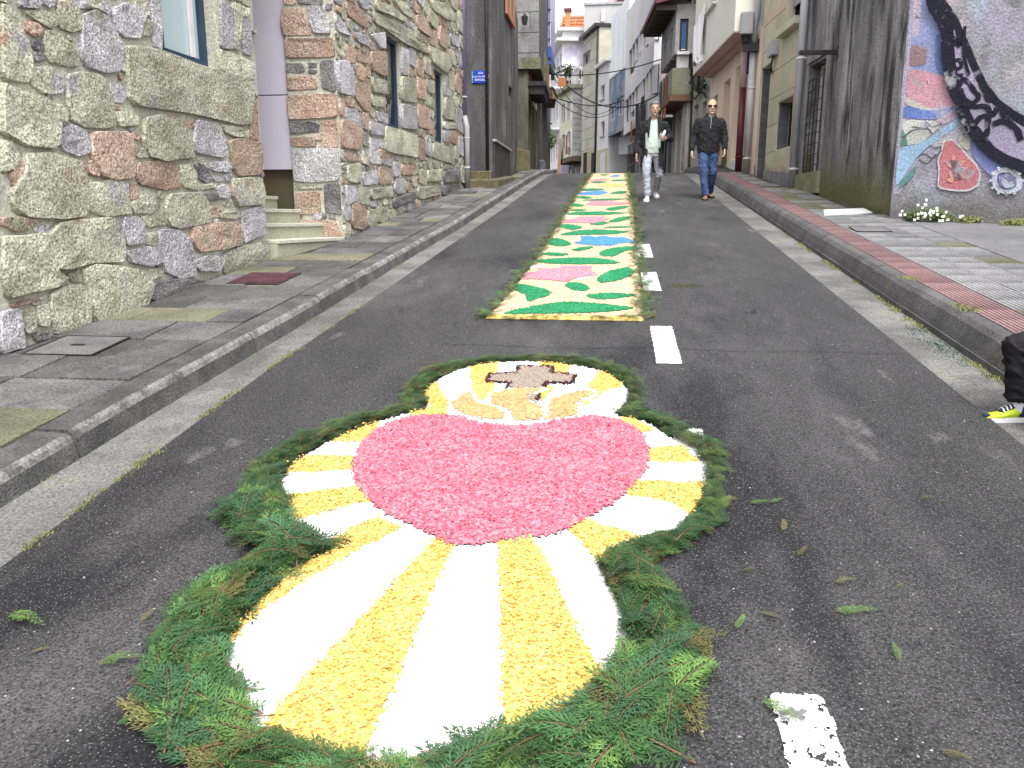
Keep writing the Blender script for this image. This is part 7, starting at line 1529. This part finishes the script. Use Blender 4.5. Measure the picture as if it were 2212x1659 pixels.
def shoe(name, toe, heel, m, sole_m, parent, w=.05, h=.075):
    t, h_ = Vector(toe), Vector(heel); d = (t-h_); L_ = d.length; d.normalize(); sd = d.cross(Vector((0, 0, 1))).normalized(); up = sd.cross(d)
    def ring(u, wd, z0, z1, n=10): c = h_+d*L_*u; return [c+sd*wd*math.cos(a)+up*(z0+(z1-z0)*(.5+.5*math.sin(a))) for a in np.linspace(0, 2*math.pi, n+1)[:-1]]
    prof = [(0, .018, .02, h*.8), (.05, .033, .018, h*1.05), (.25, .036, .018, h*1.12), (.42, .037, .018, h*.95), (.6, .044, .018, h*.7), (.8, w, .018, h*.6), (.93, .04, .018, h*.5), (.98, .026, .018, h*.44), (1, .012, .02, h*.34)]
    mb = MB(); n = 10; vs = [v for p in prof for v in ring(*p)]; m_ = len(prof); mb.add(vs, [(i*n+k, i*n+(k+1) % n, (i+1)*n+(k+1) % n, (i+1)*n+k) for i in range(m_-1) for k in range(n)]+[tuple(range(n-1, -1, -1)), tuple((m_-1)*n+k for k in range(n))])
    o = fix_normals(mb.build(name, m, parent, True)); sb = MB(); pts = [h_+d*L_*u+sd*wd*g for g in (1, -1) for u, wd in (((0, .022), (.06, .037), (.4, .039), (.62, .046), (.8, w+.004), (.95, .038), (1.02, .012)) if g == 1 else ((1.02, .012), (.95, .038), (.8, w+.004), (.62, .046), (.4, .039), (.06, .037), (0, .022)))]
    k = len(pts); sb.add([p for p in pts]+[p+up*.026 for p in pts], [tuple(range(k-1, -1, -1)), tuple(range(k, 2*k))]+[(i, (i+1) % k, k+(i+1) % k, k+i) for i in range(k)]); fix_normals(sb.build('sole', sole_m, o)); return o
def person(label, base): return thing('person', label, 'person', base)
# --- man in an open black coat (local: x to the right in the picture, y away, z up)
b1 = road(1405, 431); P1 = person('grey haired man walking in open black coat, mint shirt and pale jeans', (b1[0], b1[1], gz(b1[1])))
class LMB(MB):
    "collects in the person's own frame"
    def build(s, name, m, parent=None, smooth=False, loc=None):
        o = origin(parent); s.v = [(v[0]+o[0], v[1]+o[1], v[2]+o[2]) for v in s.v]; return _MB.build(s, name, m, parent, smooth, loc)
_MB = MB
def on_person():
    global MB; MB = LMB
def off_person():
    global MB; MB = _MB
on_person()
S1 = 1.03; hc = (.02, -.05, 1.635*S1)
dz = G                                                            # the street falls towards the camera
ff, rf_ = (-.07, -.30, -.30*dz), (.12, .36, .36*dz+.03)
mb = MB(); head(mb, hc, 1.12); loft(mb, [(.01, .02, .84, .15, .10), (.01, .02, 1.0, .16, .11), (.01, .01, 1.2, .18, .12), (.01, .01, 1.4, .17, .10), (.015, .01, 1.47, .10, .07)])
cap(mb, (-.20, .02, 1.40), (-.27, .06, 1.13), .05, .042); cap(mb, (-.27, .06, 1.13), (-.30, -.02, .87), .04, .03); hand(mb, (-.30, -.03, .86), (-.02, -.12, -1), (.2, -1, 0), .55, 1.1, (1, 0, 0))
cap(mb, (.22, .02, 1.40), (.33, .08, 1.15), .05, .042); cap(mb, (.33, .08, 1.15), (.24, -.16, 1.13), .04, .03); hand(mb, (.23, -.18, 1.13), (-.6, -.35, .15), (0, -.3, 1), 1.0, 1.1, (0, -1, 0))
for hx_, kn, an in (((-.09, .02, .88), (-.10, -.17, .47), (ff[0], ff[1]+.08, .09+ff[2])), ((.10, .02, .88), (.15, .06, .47), (rf_[0], rf_[1]+.03, .11+rf_[2]))): cap(mb, hx_, kn, .075, .055); cap(mb, kn, an, .05, .036)
remesh('body', mb, M['skin1'], P1, .0085, 2)
face_bits(hc, 1.12, P1)
mb = MB(); x, y, z = hc; ball(mb, (x, y+.018, z+.055), (.101, .122, .104)); ball(mb, (x, y+.05, z+.0), (.096, .09, .09)); remesh('hair', mb, M['greyhair'], P1, .009, 1, cut=lambda c: (c.y < y-.05 and c.z < z+.082) or c.z < z-.07)
mb = MB(); loft(mb, [(.01, .0, .86, .165, .125), (.01, -.01, 1.0, .175, .14), (.01, -.01, 1.2, .19, .135), (.01, 0, 1.38, .18, .115), (.015, .0, 1.47, .10, .085), (.018, .0, 1.50, .075, .075)]); remesh('shirt', mb, M['mint'], P1, .012, 2, fold=.006)
mb = MB(); loft(mb, [(.01, .03, .61, .235, .165), (.01, .03, .9, .215, .16), (.01, .02, 1.1, .215, .155), (.01, .02, 1.3, .225, .145), (.01, .02, 1.41, .20, .12), (.015, .02, 1.49, .11, .09), (.017, .025, 1.535, .088, .085)])
cap(mb, (-.205, .02, 1.385), (-.275, .06, 1.13), .083, .073); cap(mb, (-.275, .06, 1.13), (-.30, -.01, .90), .072, .062); cap(mb, (.22, .02, 1.385), (.335, .08, 1.15), .083, .076); cap(mb, (.335, .08, 1.15), (.26, -.12, 1.135), .074, .062)
def openf(c): w = .075+.035*max(0, (1.45-c.z)/.7); return (c.y < -.02 and abs(c.x-.015) < w) or c.z < .62 or (c.z > 1.525)
remesh('coat', mb, M['blackcloth'], P1, .011, 2, cut=openf, fold=.012)
for g in (-1, 1): mb = MB(); mb.tube([(.015+g*.07, -.055, 1.53), (.015+g*.10, -.115, 1.44), (.015+g*.105, -.15, 1.30), (.015+g*.10, -.155, 1.15)], [.02, .035, .03, .01], 8); mb.build('lapel', M['blackcloth'], P1, True)
mb = MB(); loft(mb, [(.01, .02, .80, .155, .12), (.01, .01, .90, .17, .13), (.01, .01, .97, .165, .125)])
for hx_, kn, an in (((-.085, .02, .86), (-.10, -.17, .47), (ff[0], ff[1]+.09, .12+ff[2])), ((.095, .02, .86), (.15, .06, .47), (rf_[0], rf_[1]+.03, .14+rf_[2]))): cap(mb, hx_, kn, .10, .075); cap(mb, kn, an, .073, .062); cap(mb, (an[0], an[1], an[2]+.05), an, .066, .068)
remesh('trousers', mb, M['pale_denim'], P1, .011, 1, fold=.012, fs=(8, 8, 13))
shoe('shoe', (ff[0]-.04, ff[1]-.15, ff[2]-.02), (ff[0]+.01, ff[1]+.13, ff[2]+.01), M['white'], M['white'], P1, .055, .095); shoe('shoe', (rf_[0]+.02, rf_[1]-.13, rf_[2]-.045), (rf_[0]-.01, rf_[1]+.14, rf_[2]+.02), M['white'], M['white'], P1, .055, .095)
off_person()
o = _MB().tube([(b1[0]+.16, b1[1]-.24, gz(b1[1])+1.10), (b1[0]+.21, b1[1]-.25, gz(b1[1])+1.24), (b1[0]+.22, b1[1]-.25, gz(b1[1])+1.27)], [.03, .028, .012], 10).build('paper_roll', M['white'], None, True, loc=(b1[0]+.18, b1[1]-.24, gz(b1[1])+1.1)); tag(o, 'white rolled paper held in the hand of the man in the open coat', 'paper')
# --- bald man in a zipped black jacket
b2 = road(1521, 429); P2 = person('bald man walking in zipped black jacket, dark sunglasses and blue jeans', (b2[0], b2[1], gz(b2[1])))
on_person()
hc = (.06, -.04, 1.70); ff, rf_ = (.005, -.22, -.22*dz), (.12, .16, .16*dz+.01)
mb = MB(); head(mb, hc, 1.14); loft(mb, [(.03, .02, .9, .16, .11), (.03, .01, 1.2, .19, .13), (.04, .01, 1.44, .18, .11), (.05, .01, 1.53, .10, .07)])
for g, el, wr in ((-1, (-.25, .06, 1.17), (-.285, -.03, .90)), (1, (.33, .05, 1.17), (.335, -.07, .92))):
    cap(mb, (.04+g*.20, .02, 1.45), el, .05, .043); cap(mb, el, wr, .04, .032); hand(mb, (wr[0], wr[1]-.01, wr[2]-.01), (0, -.15, -1), (-g*.3, -1, 0), .9, 1.12, (-g, 0, 0))
for hx_, kn, an in (((-.06, .02, .93), (-.05, -.11, .50), (ff[0], ff[1]+.06, .09+ff[2])), ((.12, .02, .93), (.14, -.02, .50), (rf_[0], rf_[1]+.03, .1+rf_[2]))): cap(mb, hx_, kn, .08, .058); cap(mb, kn, an, .052, .038)
remesh('body', mb, M['skin2'], P2, .0085, 2); face_bits(hc, 1.14, P2, False)
mb = MB(); x, y, z = hc
for g in (-1, 1): mb.tube([(x+g*.012, y-.112, z+.012), (x+g*.04, y-.115, z+.01), (x+g*.075, y-.085, z+.014), (x+g*.087, y-.03, z+.012), (x+g*.092, y+.01, z+.006)], [.014, .021, .017, .006, .004], 8)
mb.build('sunglasses', M['black'], P2, True)
mb = MB(); loft(mb, [(.03, .02, .86, .20, .145), (.03, .02, .95, .215, .155), (.03, .015, 1.15, .22, .16), (.035, .01, 1.35, .235, .15), (.04, .015, 1.46, .205, .125), (.05, .015, 1.54, .115, .095), (.055, .02, 1.60, .09, .09)])
for g, el, wr in ((-1, (-.25, .06, 1.17), (-.285, -.02, .935)), (1, (.33, .05, 1.17), (.335, -.06, .955))): cap(mb, (.04+g*.205, .02, 1.43), el, .088, .078); cap(mb, el, wr, .076, .06)
remesh('jacket', mb, M['blackcloth'], P2, .011, 2, cut=lambda c: c.z < .865 or c.z > 1.592, fold=.011)
mb = MB(); mb.tube([(.055, -.078, 1.585), (.05, -.105, 1.50), (.045, -.135, 1.42), (.04, -.15, 1.3)], [.006]*4, 6); mb.build('zip', M['pipe'], P2)
mb = MB(); loft(mb, [(.052, -.02, 1.50, .07, .075), (.055, -.015, 1.575, .07, .08)]); mb.build('undershirt', M['pipe'], P2, True)
mb = MB(); loft(mb, [(.03, .02, .85, .17, .13), (.03, .015, 1.0, .175, .135)])
for hx_, kn, an in (((-.055, .02, .91), (-.05, -.11, .50), (ff[0], ff[1]+.07, .10+ff[2])), ((.115, .02, .91), (.14, -.02, .50), (rf_[0], rf_[1]+.04, .11+rf_[2]))): cap(mb, hx_, kn, .105, .082); cap(mb, kn, an, .08, .07)
remesh('trousers', mb, M['denim'], P2, .011, 1, fold=.011, fs=(8, 8, 13))
shoe('shoe', (ff[0]-.03, ff[1]-.14, ff[2]-.02), (ff[0]+.01, ff[1]+.14, ff[2]+.01), M['brown_leather'], M['sole'], P2, .056, .09); shoe('shoe', (rf_[0]+.04, rf_[1]-.12, rf_[2]-.015), (rf_[0], rf_[1]+.15, rf_[2]+.015), M['brown_leather'], M['sole'], P2, .056, .09)
off_person()
# --- child seated on the right kerb, mostly out of the frame
f0 = road(2156, 907, -.02); P3 = person('child sitting on the kerb in black trousers and yellow navy trainers', (f0[0], f0[1], gz(f0[1])-.02))
on_person()
cz = .22                                                          # kerb top above the gutter; child faces -X
mb = MB(); hip = (.46, .04, cz+.10)
legs = (((.42, .06, cz+.11), (.052, .0, .41), (.085, 0, .085)), ((.42, -.14, cz+.11), (.16, -.26, .40), (.20, -.27, .085)))
for h_, k_, a_ in legs: cap(mb, h_, k_, .06, .045); cap(mb, k_, a_, .04, .03)
loft(mb, [(.47, -.04, cz+.08, .09, .11), (.46, -.04, cz+.25, .08, .11), (.42, -.04, cz+.40, .08, .12), (.39, -.04, cz+.48, .05, .06)])
H = LMB(); head(H, (0, 0, 0), .95); c_, s__ = math.cos(-math.pi/2), math.sin(-math.pi/2); mb.add([(.33+v[0]*c_-v[1]*s__, -.04+v[0]*s__+v[1]*c_, cz+.66+v[2]) for v in H.v], H.f)
cap(mb, (.42, .08, cz+.42), (.155, .03, .53), .034, .03); cap(mb, (.155, .03, .53), (.22, -.03, .75), .03, .024); hand(mb, (.22, -.03, .76), (.1, -.1, 1), (0, 1, .1), .8, .8, (1, 0, 0))
cap(mb, (.42, -.16, cz+.42), (.34, -.24, cz+.26), .034, .03); cap(mb, (.34, -.24, cz+.26), (.22, -.22, .46), .03, .024); hand(mb, (.22, -.22, .46), (-1, .1, -.05), (0, 1, 0), .7, .8, (0, 0, -1))
remesh('body', mb, M['skin2'], P3, .008, 2)
mb = MB(); ball(mb, (.345, -.04, cz+.71), (.095, .082, .085)); ball(mb, (.375, -.04, cz+.66), (.075, .08, .09)); remesh('hair', mb, mat('brown_hair', (.06, .035, .02, 1), (.1, .06, .035, 1), scale=40, bump=.5, bscale=90), P3, .009, 1, cut=lambda c: c.x < .29 and c.z < cz+.735)
mb = MB(); loft(mb, [(.47, -.04, cz+.02, .11, .16), (.465, -.04, cz+.2, .10, .15)])
for h_, k_, a_ in legs: cap(mb, h_, k_, .085, .076); cap(mb, k_, (a_[0], a_[1], a_[2]+.05), .074, .062)
remesh('trousers', mb, mat('black_tracksuit', (.005, .0045, .007, 1), (.010, .009, .014, 1), scale=6, rough=.8, bump=.4, bscale=14), P3, .01, 2, cut=lambda c: c.z < .105, fold=.012, fs=(10, 10, 16))
M['navycloth'] = mat('navy_jacket', (.012, .03, .075, 1), (.02, .05, .11, 1), scale=6, rough=.6, bump=.4, bscale=16)
mb = MB(); loft(mb, [(.47, -.04, cz+.08, .115, .155), (.465, -.04, cz+.25, .11, .15), (.43, -.04, cz+.40, .10, .145), (.40, -.04, cz+.49, .06, .07)])
cap(mb, (.42, .09, cz+.41), (.155, .03, .53), .056, .055); cap(mb, (.155, .03, .53), (.215, -.025, .735), .055, .044); cap(mb, (.42, -.17, cz+.41), (.34, -.245, cz+.26), .056, .05); cap(mb, (.34, -.245, cz+.26), (.24, -.225, .465), .05, .042)
remesh('jacket', mb, M['navycloth'], P3, .01, 2)
M['neon'] = mat('neon_upper', (.50, .62, .03, 1), (.42, .55, .03, 1), scale=20, rough=.5); M['sock'] = mat('white_sock', (.66, .66, .72, 1), rough=.8); M['navyshoe'] = mat('navy_upper', (.01, .018, .05, 1), (.015, .03, .07, 1), scale=9, rough=.5)
for a_ in (legs[0][2], legs[1][2]):
    toe, heel = (a_[0]-.165, a_[1]-.0, -.012), (a_[0]+.065, a_[1], .0)
    s_ = shoe('shoe', toe, heel, M['neon'], M['white'], P3, .043, .08)
    mb = MB(); cap(mb, (a_[0]+.01, a_[1], .055), (a_[0], a_[1], .14), .036, .037); mb.build('sock', M['sock'], P3, True)
    # navy heel counter, toe cap, eyestay and laces
    mb = MB(); loft(mb, [(a_[0]+.03, a_[1], .03, .046, .040), (a_[0]+.03, a_[1], .06, .046, .039), (a_[0]+.028, a_[1], .083, .040, .036)]); mb.build('heel_counter', M['navyshoe'], s_, True)
    mb = MB(); ball(mb, (a_[0]-.140, a_[1], .020), (.030, .038, .014), 10); mb.build('toe_cap', M['navyshoe'], s_, True)
    mb = MB(); cap(mb, (a_[0]-.07, a_[1], .050), (a_[0]-.012, a_[1], .078), .018, .024, 8); mb.build('tongue', M['navyshoe'], s_, True)
    for k in range(4): mb = MB(); u = k/3; xx, zz_ = a_[0]-.072+.05*u, .066+.032*u; mb.tube([(xx, a_[1]-.030, zz_-.016), (xx, a_[1]-.012, zz_), (xx, a_[1]+.012, zz_), (xx, a_[1]+.03, zz_-.016)], .0045, 5); mb.build('lace', M['sock'], s_)
off_person()
